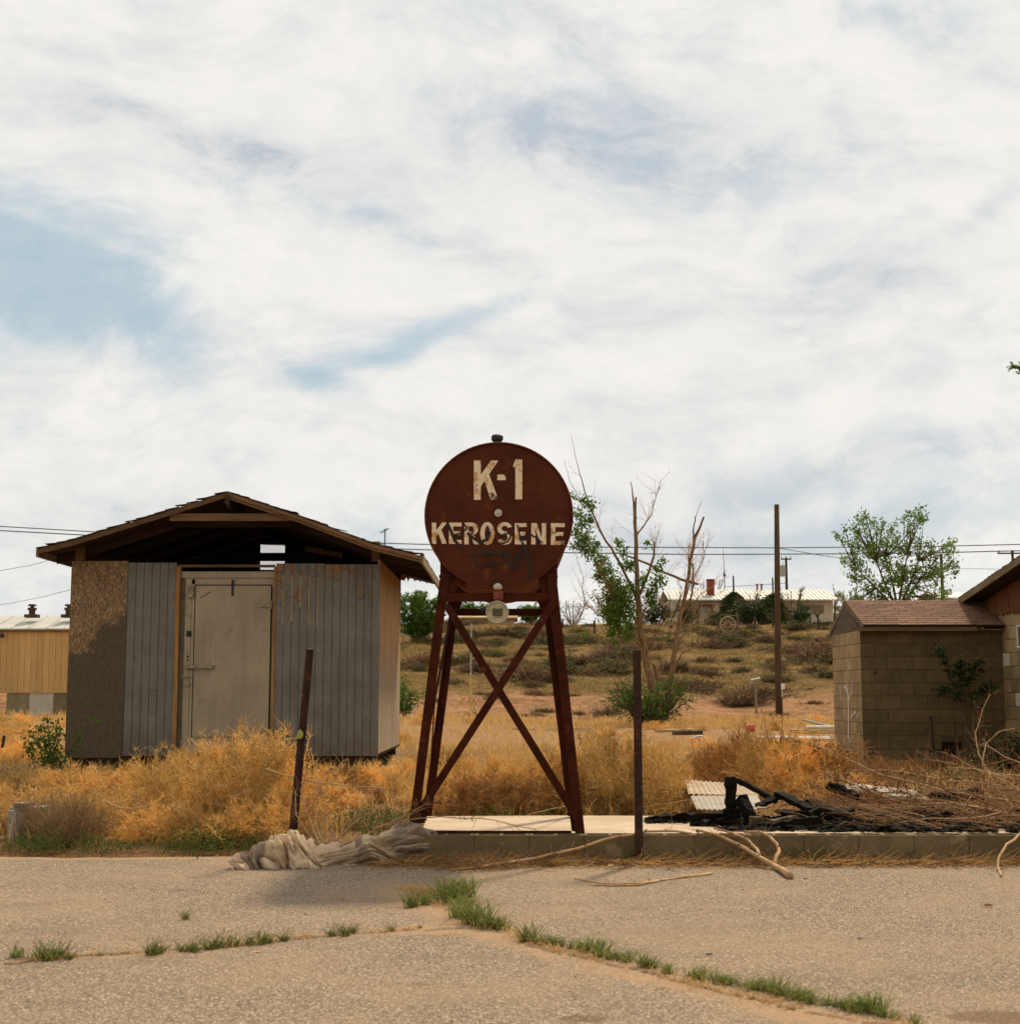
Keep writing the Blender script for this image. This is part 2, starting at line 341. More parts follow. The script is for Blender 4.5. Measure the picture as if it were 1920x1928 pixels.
# peeling grey siding
m, w = new_mat('peeling_grey_siding')
v = w.map(w.oc, (1, 1, .35)); base = w.mix(w.smooth(w.noise(w.oc, 2.5, 8, .6), .3, .7), (.140,.138,.132), (.100,.099,.096))
sp = w.n('ShaderNodeSeparateXYZ', ins={0: w.oc}); at = w.n('ShaderNodeAttribute', attribute_name='tone').outputs['Fac']
hz = w.smooth(sp.outputs[2], 1.5, 2.45, 0, .13); peel = w.m('ADD', w.noise(w.map(w.oc, (1.2,1,1)), 3.4, 9, .74), w.m('MULTIPLY', hz, at))
pf = w.smooth(peel, .650, .668); c = w.mix(pf, base, w.mix(w.noise(w.oc, 20), (.24,.13,.06), (.12,.075,.045)))
c = w.mix(w.m('MULTIPLY', w.smooth(w.noise(w.oc, 60, 5), .62, .7), .5), c, (.04,.035,.03)); c = w.mix(w.smooth(w.noise(w.map(w.oc, (7,1,.5)), 1.3, 7, .65), .52, .74, 0, .45), c, (.075,.068,.058)); c = w.mix(w.smooth(w.m('ADD', sp.outputs[2], w.m('MULTIPLY_ADD', w.noise(w.oc, 3.5, 7, .7), .7, -.35)), .55, .22, 0, .5), c, (.095,.075,.055))
curl = w.n('ShaderNodeTexVoronoi', feature='DISTANCE_TO_EDGE', ins={'Vector': w.map(w.oc, (1,1,.45)), 'Scale': 9.0})
ed = w.m('MULTIPLY', w.smooth(curl.outputs[0], 0, .02, 1, 0), w.smooth(peel, .50, .60))
c = w.mix(w.m('MULTIPLY', ed, .6), c, (.035,.03,.028))
finish(w, c, .75, w.m('ADD', w.m('MULTIPLY', pf, -.5), w.m('ADD', w.noise(w.oc, 28, 6), w.m('MULTIPLY', ed, .6))), .55, .01); M['grey_siding'] = m
# weathered strand board
m, w = new_mat('weathered_strand_board')
vv = w.n('ShaderNodeVectorMath', operation='ADD', ins={0: w.oc, 1: w.n('ShaderNodeVectorMath', operation='SCALE', ins={0: w.n('ShaderNodeTexNoise', ins={'Vector': w.oc, 'Scale': 30.0}).outputs['Color'], 'Scale': .03}).outputs[0]}).outputs[0]
def flake(rot, sc, off):
    vo = w.n('ShaderNodeTexVoronoi', ins={'Vector': w.map(vv, (sc*3.2, 1, sc), (0, rot, 0), off), 'Scale': 1.0}); return w.n('ShaderNodeSeparateColor', ins={0: vo.outputs['Color']}).outputs[0]
f1 = flake(.5, 34, (0,0,0)); f2 = flake(-.6, 40, (5,2,3)); f3 = flake(1.3, 30, (9,4,1)); fm = w.m('DIVIDE', w.m('ADD', f1, w.m('ADD', f2, f3)), 3.0)
sp = w.n('ShaderNodeSeparateXYZ', ins={0: w.oc})
msk = w.smooth(w.m('ADD', w.m('ADD', sp.outputs[2], -1.25), w.m('ADD', w.m('MULTIPLY_ADD', sp.outputs[0], -.95, -1.85), w.m('MULTIPLY_ADD', w.noise(w.oc, 2.4, 8, .68), 2.2, -1.1))), -.10, .16)
c = w.mix(w.smooth(fm, .3, .7), (.080,.060,.042), (.160,.122,.085)); c = w.mix(w.m('MULTIPLY', w.smooth(f1, .84, .90, 0, .8), msk), c, (.25,.145,.07)); c = w.mix(w.m('MULTIPLY', w.smooth(f2, .88, .93, 0, .8), msk), c, (.30,.22,.15))
c = w.mix(w.m('MULTIPLY_ADD', msk, -.70, .70), c, (.034,.031,.028))
finish(w, c, .9, w.m('ADD', fm, w.noise(w.oc, 40)), .4, .006); M['osb'] = m
# galvanised cooler door, dusty
m, w = new_mat('dusty_metal_door')
c = w.mix(w.smooth(w.noise(w.map(w.oc, (1,1,.5)), 2.6, 8, .62), .32, .68), (.245,.208,.155), (.175,.146,.105))
c = w.mix(w.smooth(w.noise(w.map(w.oc, (26,1,.8)), 1.6, 6), .5, .75, 0, .35), c, (.33,.30,.25)); c = w.mix(w.smooth(w.noise(w.oc, 5, 6), .58, .75, 0, .7), c, (.12,.105,.09))
finish(w, c, .55, w.noise(w.oc, 70, 3), .1, .004, metal=.15, spec=.4); M['door'] = m
M['jamb'] = simple('dark_grey_jamb', (.10,.092,.075), (.065,.06,.05), 8, .7, .1)
M['steel'] = simple('dull_steel', (.26,.24,.20), (.15,.13,.11), 18, .5, .15, metal=.3)
M['dark'] = simple('dark_void', (.012,.010,.009), (.006,.006,.006), 8, .9, 0)
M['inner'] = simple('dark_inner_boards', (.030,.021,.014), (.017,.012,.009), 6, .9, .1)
M['shingle_old'] = simple('curled_old_shingles', (.060,.046,.036), (.10,.078,.060), 7, .95, .5, 40, spots=(.33,.27,.2), sscale=22, slo=.64, shi=.7, tone=.7)
M['shingle'] = simple('brown_asphalt_shingles', (.19,.105,.072), (.14,.075,.052), 18, .95, .5, 120, tone=.5, spots=(.25,.16,.12), sscale=130, slo=.55)
M['block'] = simple('concrete_block', (.175,.135,.080), (.130,.098,.056), 5, .95, .6, 90, tone=.55, spots=(.10,.08,.055), sscale=70, slo=.56, shi=.68)  # darker copy: shade on the outbuilding's front wall is put into the colour
M['block_lit'] = simple('lit_concrete_block', (.265,.215,.145), (.205,.162,.105), 5, .95, .6, 90, tone=.7, spots=(.17,.14,.10), sscale=70, slo=.58)  # lighter copy: brighter light on the left-facing walls is put into the colour
M['mortar'] = simple('mortar', (.095,.078,.055), (.07,.058,.042), 9, .95, .3)
M['white_patch'] = simple('white_painted_block', (.66,.63,.56), (.55,.50,.43), 14, .85, .2)
M['kerb'] = simple('kerb_concrete', (.175,.142,.092), (.125,.100,.062), 3, .95, .5, 80, spots=(.26,.22,.15), sscale=5, slo=.58, tone=.25)
M['kerb_top'] = simple('pale_stone', (.50,.43,.33), (.40,.33,.25), 9, .9, .3)  # even pale colour, worn by the loose stones
M['slab'] = simple('concrete_slab', (.50,.40,.285), (.40,.305,.205), 3, .9, .3, 60, spots=(.33,.25,.17), sscale=3.5, slo=.56, shi=.75)
m, w = new_mat('brown_shakes')
v = w.map(w.oc, (9, 9, 1.1)); c = w.mix(w.smooth(w.noise(v, 2, 8, .7), .32, .68), (.20,.085,.030), (.085,.035,.015)); c = w.mix(w.smooth(w.noise(w.map(w.oc, (9,9,1), (0,0,0), (3,2,1)), 4, 6, .7), .6, .7), c, (.35,.2,.1))
finish(w, c, .9, w.noise(v, 5, 8, .7), .9, .02); M['shake'] = m
M['fascia'] = wood('grey_fascia', (.20,.155,.11), (.12,.09,.065), 'y')
M['fascia_x'] = wood('grey_fascia_board', (.17,.125,.085), (.10,.075,.05), 'x')
M['siding_tan'] = wood('tan_trailer_siding', (.60,.44,.215), (.49,.345,.16), 'z', (.33,.22,.10), .5)
M['white_roof'] = simple('white_metal_roof', (.52,.52,.50), (.44,.43,.41), 2, .6, .1, 20, (1,1,1))
M['skirt'] = simple('grey_skirting', (.27,.24,.18), (.21,.19,.14), 4, .8, .1, tone=.9)
M['house'] = simple('cream_render', (.50,.44,.34), (.42,.36,.27), 1, .9, .1)
M['dark_trim'] = simple('dark_brown_trim', (.10,.05,.035), (.07,.035,.025), 3, .9, .1)  # dark brown colour of the porch frame and outbuilding door
M['brick'] = simple('red_brick', (.22,.055,.035), (.16,.04,.028), 6, .9, .3)
M['window_board'] = simple('boarded_window', (.19,.155,.125), (.15,.12,.10), 3, .7, .1)
M['far_beige'] = simple('beige_outbuilding', (.38,.29,.19), (.32,.24,.155), 2, .9, .1)
M['van'] = simple('cream_van_paint', (.72,.68,.58), (.64,.59,.49), 3, .4, 0)
M['van_glass'] = simple('dark_window_glass', (.06,.07,.065), (.09,.10,.09), 3, .15, 0, spec=.6)
M['pole_wood'] = wood('creosoted_pole', (.085,.055,.033), (.055,.034,.02), 'z', (.02,.013,.009))
M['far_pole'] = simple('far_pole_wood', (.06,.045,.035), (.04,.03,.024), 3, .9, 0)
M['wire'] = simple('dark_cable', (.035,.042,.045), (.05,.058,.06), 2, .6, 0)
M['grey_metal'] = simple('galvanised_metal', (.36,.36,.34), (.26,.26,.25), 12, .5, .1)
M['yellow'] = simple('faded_yellow_marker', (.55,.46,.12), (.42,.36,.12), 8, .7, 0)
M['char'] = simple('charred_timber', (.0055,.0045,.0035), (.012,.010,.008), 14, .9, 1.0, 26, spots=(.05,.042,.034), sscale=30, slo=.66, shi=.74, bdist=.02, spec=.08)
M['char_end'] = simple('half_burned_wood', (.14,.095,.055), (.03,.022,.016), 9, .9, .6, 30)
M['sheet'] = simple('faded_metal_sheet', (.40,.32,.27), (.30,.235,.20), 4, .55, .1, spots=(.22,.13,.09), sscale=9, slo=.58)
M['sheet_white'] = simple('pale_metal_sheet', (.40,.35,.31), (.31,.265,.23), 5, .8, .1, spots=(.35,.25,.2), sscale=9, slo=.62)
M['board'] = simple('grey_scrap_board', (.42,.34,.24), (.28,.21,.14), 8, .9, .3)
M['white_pipe'] = simple('white_pipe', (.74,.72,.68), (.6,.57,.52), 8, .5, 0)
M['litter_white'] = simple('white_litter', (.74,.74,.66), (.60,.62,.52), 20, .7, .2)
M['pink'] = simple('faded_red_plastic', (.50,.13,.10), (.40,.10,.08), 8, .6, 0)
M['bark'] = simple('pale_brown_bark', (.24,.16,.10), (.10,.064,.040), 5, .9, .8, 14, (4,4,.6))
M['bark_dark'] = simple('dark_bark', (.10,.07,.05), (.06,.043,.03), 5, .9, .3)
M['bark_far'] = simple('bare_twig_bark', (.17,.125,.085), (.115,.085,.06), 2, .9, 0, objrand=.3)
M['dry_branch'] = simple('dry_pale_branch', (.46,.32,.22), (.31,.20,.13), 9, .8, .3, 60)
M['brown_branch'] = simple('dry_brown_branch', (.27,.165,.095), (.18,.105,.058), 7, .85, .2, 60, objrand=.3)
M['dead_leaf'] = leafy('dead_brown_leaves', (.21,.088,.042), (.12,.050,.025), .3, 4)
M['tumble'] = leafy('golden_dry_tumbleweed', (.88,.60,.19), (.67,.40,.10), .45, 2.2, .5, c3=(.95,.74,.36))
M['tumble_brown'] = leafy('brown_dry_weed', (.52,.30,.11), (.36,.19,.075), .40, 2.2, .3)
M['tumble_grey'] = leafy('grey_brown_dead_weed', (.40,.28,.18), (.28,.19,.12), .35, 2.2, .3)
M['straw'] = leafy('straw', (.58,.38,.14), (.42,.25,.09), .35, 1.5, 0, c3=(.62,.45,.22))
M['hill_grass'] = leafy('hill_grass', (.30,.195,.080), (.175,.135,.045), .3, .25, 0, c3=(.38,.245,.115))
M['grass'] = leafy('fresh_grass', (.11,.165,.035), (.16,.20,.05), .4, 6, .25, c3=(.34,.27,.10))
M['weed'] = leafy('low_green_weed', (.10,.145,.032), (.13,.17,.045), .3, 6, .25)
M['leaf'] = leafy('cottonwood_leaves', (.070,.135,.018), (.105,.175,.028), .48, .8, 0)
M['leaf_bright'] = leafy('bright_green_leaves', (.10,.19,.045), (.16,.25,.065), .52, .8, .2)
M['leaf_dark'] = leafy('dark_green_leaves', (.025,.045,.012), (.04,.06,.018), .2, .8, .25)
M['leaf_pale'] = leafy('pale_budding_leaves', (.20,.22,.09), (.26,.25,.12), .4, .8, .2)
M['sage'] = leafy('grey_green_scrub', (.19,.155,.065), (.125,.115,.042), .25, .7, .5)
M['sage_brown'] = leafy('brown_scrub', (.27,.175,.105), (.185,.12,.07), .25, .7, .5)
# blanket: beige, with mauve-grey parts at its ends, soiled
m, w = new_mat('soiled_blanket')
uvn = w.n('ShaderNodeUVMap').outputs[0]; su = w.n('ShaderNodeSeparateXYZ', ins={0: uvn}); U = su.outputs[0]
nb = w.noise(w.oc, 5, 6); Uw = w.m('ADD', U, w.m('ADD', w.m('MULTIPLY', su.outputs[1], .10), w.m('MULTIPLY_ADD', nb, .08, -.04)))
mk = w.m('MAXIMUM', w.m('MULTIPLY', w.smooth(Uw, .10, .115), w.smooth(Uw, .235, .22)), w.smooth(Uw, .80, .83)); mk = w.m('MAXIMUM', mk, w.m('MULTIPLY', w.smooth(Uw, .62, .63), w.smooth(Uw, .68, .67)))
c = w.mix(w.m('MULTIPLY', mk, .85), (.54,.43,.325), (.23,.18,.155)); c = w.mix(w.smooth(nb, .48, .70, 0, .65), c, (.26,.185,.11)); c = w.mix(w.smooth(w.noise(w.oc, 22, 6), .58, .72, 0, .4), c, (.58,.49,.37))
finish(w, c, .95, w.m('ADD', w.noise(w.oc, 180, 3), w.m('MULTIPLY', w.noise(w.oc, 26, 5), 1.5)), .5, .006, spec=.1); M['cloth'] = m
M['skirt_pale'] = simple('pale_skirting', (.50,.45,.37), (.44,.39,.31), 4, .8, .1)
# ---------------------------------------------------------------- terrain
_k = rng.normal(size=(60, 2)); _ph = rng.uniform(0, 6.283, 60)
def wob(x, y, s, n0, n1):
    r = 0
    for i in range(n0, n1): r = r+np.sin(_k[i, 0]*x*s+_k[i, 1]*y*s+_ph[i])
    return r/math.sqrt(n1-n0)
def sst(v, a, b):
    t = np.clip((v-a)/(b-a), 0, 1); return t*t*(3-2*t)
def zt(x, y):
    x = np.asarray(x, float); y = np.asarray(y, float)
    left = 1-sst(x, -2.0, 3.0)
    z = -.03+.06*sst(y, 11.3, 12.5)+sst(y, 11.5, 19)*(.06+.17*left)
    z = z+sst(y, 20, 48)*(.32-.10*left)+.10*sst(-x, 8, 16)*sst(y, 30, 50)
    bank = sst(y+1.2*wob(x, y*0, .35, 0, 6), 52, 59); z = z+bank*.75
    z = z+np.clip((y-58)/57, 0, 1)**1.05*5.35+np.clip((y-115)/14, 0, 1)*.75
    far = np.clip((y-160)/600, 0, 1); z = z-far*4
    z = z+.014*wob(x, y, 2.2, 0, 12)*sst(y, 11.6, 13)+.05*wob(x, y, .8, 12, 24)*sst(y, 22, 40)
    z = z+.22*wob(x, y, .33, 24, 40)*sst(y, 60, 78)*(1-.75*sst(y, 108, 118))+.10*wob(x, y, 1.1, 40, 55)*sst(y, 52, 60)*(1-.6*sst(y, 108, 118))
    return z
def gz(x, y): return float(zt(x, y))
xs = np.concatenate([-np.geomspace(3000, 72, 16), np.arange(-70, -13, 1.4), np.arange(-13, 13, .3), np.arange(13, 70, 1.4), np.geomspace(72, 3000, 16)])
ys = np.concatenate([np.arange(-60, 10, 6.0), np.arange(10.4, 30, .3), np.arange(30, 50, .8), np.arange(50, 62, .35), np.arange(62, 132, 1.0), np.geomspace(133, 4500, 34)])
XX, YY = np.meshgrid(xs, ys); ZZ = zt(XX, YY)
nx, ny = len(xs), len(ys)
idx = np.arange(nx*ny).reshape(ny, nx)
F = np.stack([idx[:-1, :-1], idx[:-1, 1:], idx[1:, 1:], idx[1:, :-1]], -1).reshape(-1, 4)
m, w = new_mat('desert_ground'); p = w.pos; sp = w.n('ShaderNodeSeparateXYZ', ins={0: p}); Yp = w.m('ADD', sp.outputs[1], w.m('MULTIPLY_ADD', w.noise(p, .25, 5), 5.0, -2.5))
near = w.mix(w.smooth(w.noise(p, 1.3, 9, .7), .35, .65), (.43,.28,.155), (.33,.205,.105)); near = w.mix(w.smooth(w.noise(p, 9, 6, .7), .52, .66, 0, .6), near, (.24,.15,.075))
pink = w.mix(w.smooth(w.noise(w.map(p, (1,1,2)), 1.1, 10, .75), .38, .62), (.46,.275,.150), (.25,.15,.080)); pink = w.mix(w.smooth(w.noise(p, 3.0, 9, .8), .50, .60, 0, .75), pink, (.19,.125,.062)); pink = w.mix(w.smooth(w.noise(w.map(p, (1,1,1), (0,0,0), (2,8,1)), 5, 6, .8), .56, .64, 0, .7), pink, (.56,.38,.24))
hill = w.mix(w.smooth(w.noise(w.map(p, (.5,1,1)), .32, 10, .72), .42, .60), (.32,.215,.11), (.185,.14,.055)); hill = w.mix(w.smooth(w.noise(p, 1.4, 9, .75), .56, .66, 0, .8), hill, (.40,.255,.145)); hill = w.mix(w.smooth(w.noise(w.map(p, (1,1,1), (0,0,0), (9,5,0)), 2.6, 8, .75), .54, .64, 0, .75), hill, (.105,.09,.04))
pink = w.mix(1.0, pink, (1.08,1.04,1.06), 'MULTIPLY'); hill = w.mix(1.0, hill, (.82,.80,.62), 'MULTIPLY'); c = w.mix(w.smooth(Yp, 46, 51), near, pink); c = w.mix(w.smooth(Yp, 57, 60), c, hill)
path = w.m('MULTIPLY', w.smooth(Yp, 25, 30), w.smooth(Yp, 44, 38)); c = w.mix(w.m('MULTIPLY', path, .6), c, (.50,.33,.195))
c = w.mix(w.smooth(Yp, 112, 118), c, (.34,.235,.15))
finish(w, c, .95, w.m('ADD', w.noise(p, 7, 8, .75), w.m('MULTIPLY', w.noise(p, 1.6, 9, .8), 2.0)), 1.0, .12, spec=.1); M['ground'] = m
gnd = link_mesh('ground', np_mesh('ground', np.stack([XX, YY, ZZ], -1).reshape(-1, 3), F, smooth=True), M['ground'])
tag(gnd, kind='structure')

# ---------------------------------------------------------------- asphalt lot (its dirt follows the cracks and the edge)
crackA = [G(-60,1822), G(60,1812), G(140,1802), G(300,1792), G(440,1782), G(530,1770), G(640,1760), G(790,1750)]
crackB = [G(760,1672), G(820,1700), G(880,1735), G(945,1752), G(1000,1778), G(1090,1800), G(1200,1826), G(1290,1850), G(1400,1877), G(1520,1905), G(1640,1925), G(1760,1950)]
crackC = [G(790,1750), G(870,1748), G(945,1752)]
axs = np.concatenate([np.linspace(-60, -5, 12), np.arange(-4.9, 5, .05), np.linspace(5.1, 60, 12)]); ays = np.concatenate([np.linspace(-40, 5, 12), np.arange(5.1, 11.62, .05)])
AX, AY = np.meshgrid(axs, ays)
edge = 11.38-.55*sst(AX, -1.9, -1.1)+.10*wob(AX, AX*0, 2.1, 0, 8)+.03*wob(AX, AX*0, 11, 8, 16)
AYc = np.minimum(AY, edge)
def dseg(px, py, pts):
    d = np.full(px.shape, 1e9)
    for a, b in zip(pts[:-1], pts[1:]):
        ax, ay, bx, by = a[0], a[1], b[0], b[1]; t = np.clip(((px-ax)*(bx-ax)+(py-ay)*(by-ay))/((bx-ax)**2+(by-ay)**2), 0, 1)
        d = np.minimum(d, np.hypot(px-ax-t*(bx-ax), (py-ay-t*(by-ay))))
    return d
wx = AX+.04*wob(AX, AY, 6, 0, 10); wy = AYc+.04*wob(AX, AY, 6, 10, 20)
dA = dseg(wx, wy, crackA); dB = dseg(wx, wy, crackB); dC = dseg(wx, wy, crackC)
side = np.where(wy < np.interp(wx, [q[0] for q in crackB], [q[1] for q in crackB]), 1.0, .35)
dirt = np.exp(-(dA/.13)**2)*.62+np.exp(-(dB/(.24*side+.05))**2)*.80+np.exp(-(dC/.12)**2)*.6+.85*np.exp(-((edge-AYc)/.22)**2)
dirt += .22*np.exp(-((AYc-7.6)/1.2)**2)*0
def spot(q, a, b): return np.exp(-(((AX-q[0])/a)**2+((AYc-q[1])/b)**2)**2)
stain = spot(G(792,1853), .085, .05)*.7+spot(G(1098,1918), .10, .07)+spot(G(1880,1916), .22, .13)+spot(G(60,1806), .14, .07)*.9
crackline = np.exp(-(dseg(AX+.02*wob(AX, AY, 9, 0, 10), AYc+.015*wob(AX, AY, 9, 10, 20), crackA)/.03)**2)*.55+np.exp(-(dC/.02)**2)*.5
na, ma = AX.shape; idx = np.arange(na*ma).reshape(na, ma)
F = np.stack([idx[:-1, :-1], idx[:-1, 1:], idx[1:, 1:], idx[1:, :-1]], -1).reshape(-1, 4)
me = np_mesh('parking_lot', np.stack([AX, AYc, AX*0-.001+.0015*wob(AX, AYc, 1.3, 0, 9)*sst(AYc, 5, 6)*(1-sst(AYc, 10, 11))], -1).reshape(-1, 3), F, smooth=True)
for nm, arr in (('dirt', dirt), ('stain', stain), ('crack', crackline)):
    a = me.attributes.new(nm, 'FLOAT', 'POINT'); a.data.foreach_set('value', np.clip(arr, 0, 1).astype(np.float32).ravel()) if len(me.vertices) == arr.size else None
m, w = new_mat('weathered_asphalt'); p = w.pos
ag = w.noise(p, 105, 4, .78); vo = w.n('ShaderNodeTexVoronoi', ins={'Vector': p, 'Scale': 150.0}); vs = w.n('ShaderNodeSeparateColor', ins={0: vo.outputs['Color']}).outputs[0]
vo2 = w.n('ShaderNodeTexVoronoi', ins={'Vector': p, 'Scale': 75.0}); vs2 = w.n('ShaderNodeSeparateColor', ins={0: vo2.outputs['Color']}).outputs[1]
c = w.mix(w.smooth(w.m('ADD', w.m('MULTIPLY', ag, .6), w.m('MULTIPLY', vs, .4)), .34, .66), (.10,.081,.059), (.34,.268,.188))
c = w.mix(w.smooth(vs, .88, .95, 0, .9), c, (.60,.50,.38)); c = w.mix(w.smooth(vs2, .93, .97, 0, .6), c, (.11,.085,.06)); c = w.mix(w.smooth(vs2, .02, .0, 0, .7), c, (.5,.42,.32))
big = w.smooth(w.noise(p, .75, 8, .62), .38, .64); c = w.mix(w.m('MULTIPLY', big, .38), c, w.mix(ag, (.28,.195,.12), (.44,.32,.205)))
mid = w.smooth(w.noise(w.map(p, (.6, 1.6, 1)), 1.1, 7, .62), .50, .66); c = w.mix(w.m('MULTIPLY', mid, .22), c, (.13,.108,.082))
A_ = lambda n: w.n('ShaderNodeAttribute', attribute_name=n).outputs['Fac']
df = w.smooth(w.m('ADD', A_('dirt'), w.m('MULTIPLY_ADD', w.noise(p, 9, 9, .72), 1.1, -.55)), .30, .80); c = w.mix(w.m('MULTIPLY', df, .72), c, w.mix(w.smooth(w.noise(p, 60, 6, .75), .35, .65), (.46,.315,.185), (.29,.19,.11)))
c = w.mix(w.smooth(w.m('ADD', A_('crack'), w.m('MULTIPLY_ADD', w.noise(p, 7, 6, .7), .9, -.45)), .35, .6, 0, .75), c, (.06,.045,.03))
c = w.mix(w.smooth(w.m('ADD', A_('stain'), w.m('MULTIPLY_ADD', w.noise(p, 22, 6), .5, -.25)), .3, .75, 0, .62), c, (.13,.075,.035))
finish(w, c, .95, w.m('ADD', ag, vs), .45, .006, spec=.12); M['asphalt'] = m
tag(link_mesh('parking_lot', me, M['asphalt']), kind='structure')

def seam(name, pts, w0, lab):
    rs = random.Random(len(pts)); b = MB(); P_ = []
    for a, c_ in zip(pts[:-1], pts[1:]):
        n_ = max(2, int((c_-a).length/.03))
        for i in range(n_): P_.append(a.lerp(c_, i/n_)+Vector((rs.uniform(-1, 1)*.006, rs.uniform(-1, 1)*.010+.018*math.sin(i*.7), 0)))
    for i in range(len(P_)-1):
        if rs.random() < .12: continue
        w1, w2 = w0*rs.uniform(.4, 1.3), w0*rs.uniform(.4, 1.3); a, c_ = P_[i], P_[i+1]; b.add([(a.x,a.y-w1,.0055),(c_.x,c_.y-w2,.0055),(c_.x,c_.y+w2,.0055),(a.x,a.y+w1,.0055)], [(0,1,2,3)])
    o = b.build(name, M['seam']); tag(o, kind='structure')
M['seam'] = simple('dark_crack', (.05,.036,.022), (.09,.062,.038), 12, .95, 0)
seam('asphalt_crack', crackA, .010, ''); seam('asphalt_crack', [G(x_+10, y_+3, 0) for x_, y_ in ((790,1750),(860,1745),(940,1752),(990,1780),(1090,1802),(1200,1828),(1290,1852),(1400,1879),(1520,1907),(1640,1927),(1760,1952))], .009, '')
seam('asphalt_crack', [G(325,1679), G(345,1677), G(390,1677)], .007, ''); seam('asphalt_crack', [G(325,1683), G(350,1686), G(385,1682), G(395,1678)], .005, ''); seam('asphalt_crack', [G(-40,1640), G(200,1642), G(420,1655), G(470,1640)], .004, '')
# ---------------------------------------------------------------- concrete slab and low block kerb
b = MB()
sl = [(-.66,11.2), (-.70,12.78), (.4,12.86), (2.3,12.80), (3.6,13.5), (6.2,13.6), (6.2,11.2)]
b.prism([(x, y, -.05) for x, y in sl], (0,0,.235)); slab = b.build('slab', M['slab']); tag(slab, kind='structure')
kb = root('block_kerb', (-.6, 11.1, 0), 'long low kerb of grey concrete blocks running along the front of the slab', 'kerb')
x = -.66; k = 0
while x < 7.2:
    b = MB(); t = random.uniform(.2, .8)
    b.box(x-.003, x+.0025, 11.006, 11.19, -.06, .184, .5); b.box(x+.003, x+.3965, 11.0, 11.028, -.06, .19, t); b.box(x+.003, x+.395, 11.172, 11.197, -.06, .188, t)
    for q in (0, .18, .367): b.box(x+.003+q, x+.003+q+.026, 11.0285, 11.1715, -.06, .189, t)
    b.box(x+.030, x+.368, 11.0285, 11.1715, -.06, .08 if random.random() < .6 else .15, .3)
    o = b.build('block', M['kerb'], kb); x += .4; k += 1

# ---------------------------------------------------------------- kerosene tank on its stand
YF, YB = 11.16, 12.98
C0 = P(939, 970, YF); RT = .562
tank = root('kerosene_tank', (C0.x, 12.0, .19), 'rusty round kerosene tank with white lettering raised on its tall angle iron stand', 'fuel tank')
n = 72
b = MB()
for (yy, r) in ((YF, RT), (YF+.012, RT+.004), (YF+.03, RT), (YB-.02, RT), (YB, RT-.01)):
    for i in range(n):
        a = 2*math.pi*i/n; b.v.append((C0.x+math.sin(a)*r, yy, C0.z+math.cos(a)*r)); b.tone.append(.5)
for j in range(4):
    for i in range(n): b.f.append((j*n+i, (j+1)*n+i, (j+1)*n+(i+1) % n, j*n+(i+1) % n))
b.f.append(tuple(4*n+i for i in range(n)))
b.build('tank_shell', M['rust_shell'], tank, smooth=False)
b = MB()   # end plate set a little inside the rim, slightly uneven
rings = [(RT, 0), (RT-.012, .002), (RT-.018, .014), (RT*.75, .0145), (RT*.5, .014), (RT*.25, .013)]
for r, dy in rings:
    for i in range(n):
        a = 2*math.pi*i/n; b.v.append((C0.x+math.sin(a)*r, YF+dy, C0.z+math.cos(a)*r)); b.tone.append(.5)
b.v.append((C0.x, YF+.013, C0.z)); b.tone.append(.5)
for j in range(len(rings)-1):
    for i in range(n): b.f.append((j*n+i, j*n+(i+1) % n, (j+1)*n+(i+1) % n, (j+1)*n+i))
j = len(rings)-1
for i in range(n): b.f.append((j*n+i, j*n+(i+1) % n, len(b.v)-1))
endp = b.build('end_plate', M['rust'], tank)
YP = YF+.0125
def pt(px, py, dy=0.0): return P(px, py, YP+dy)
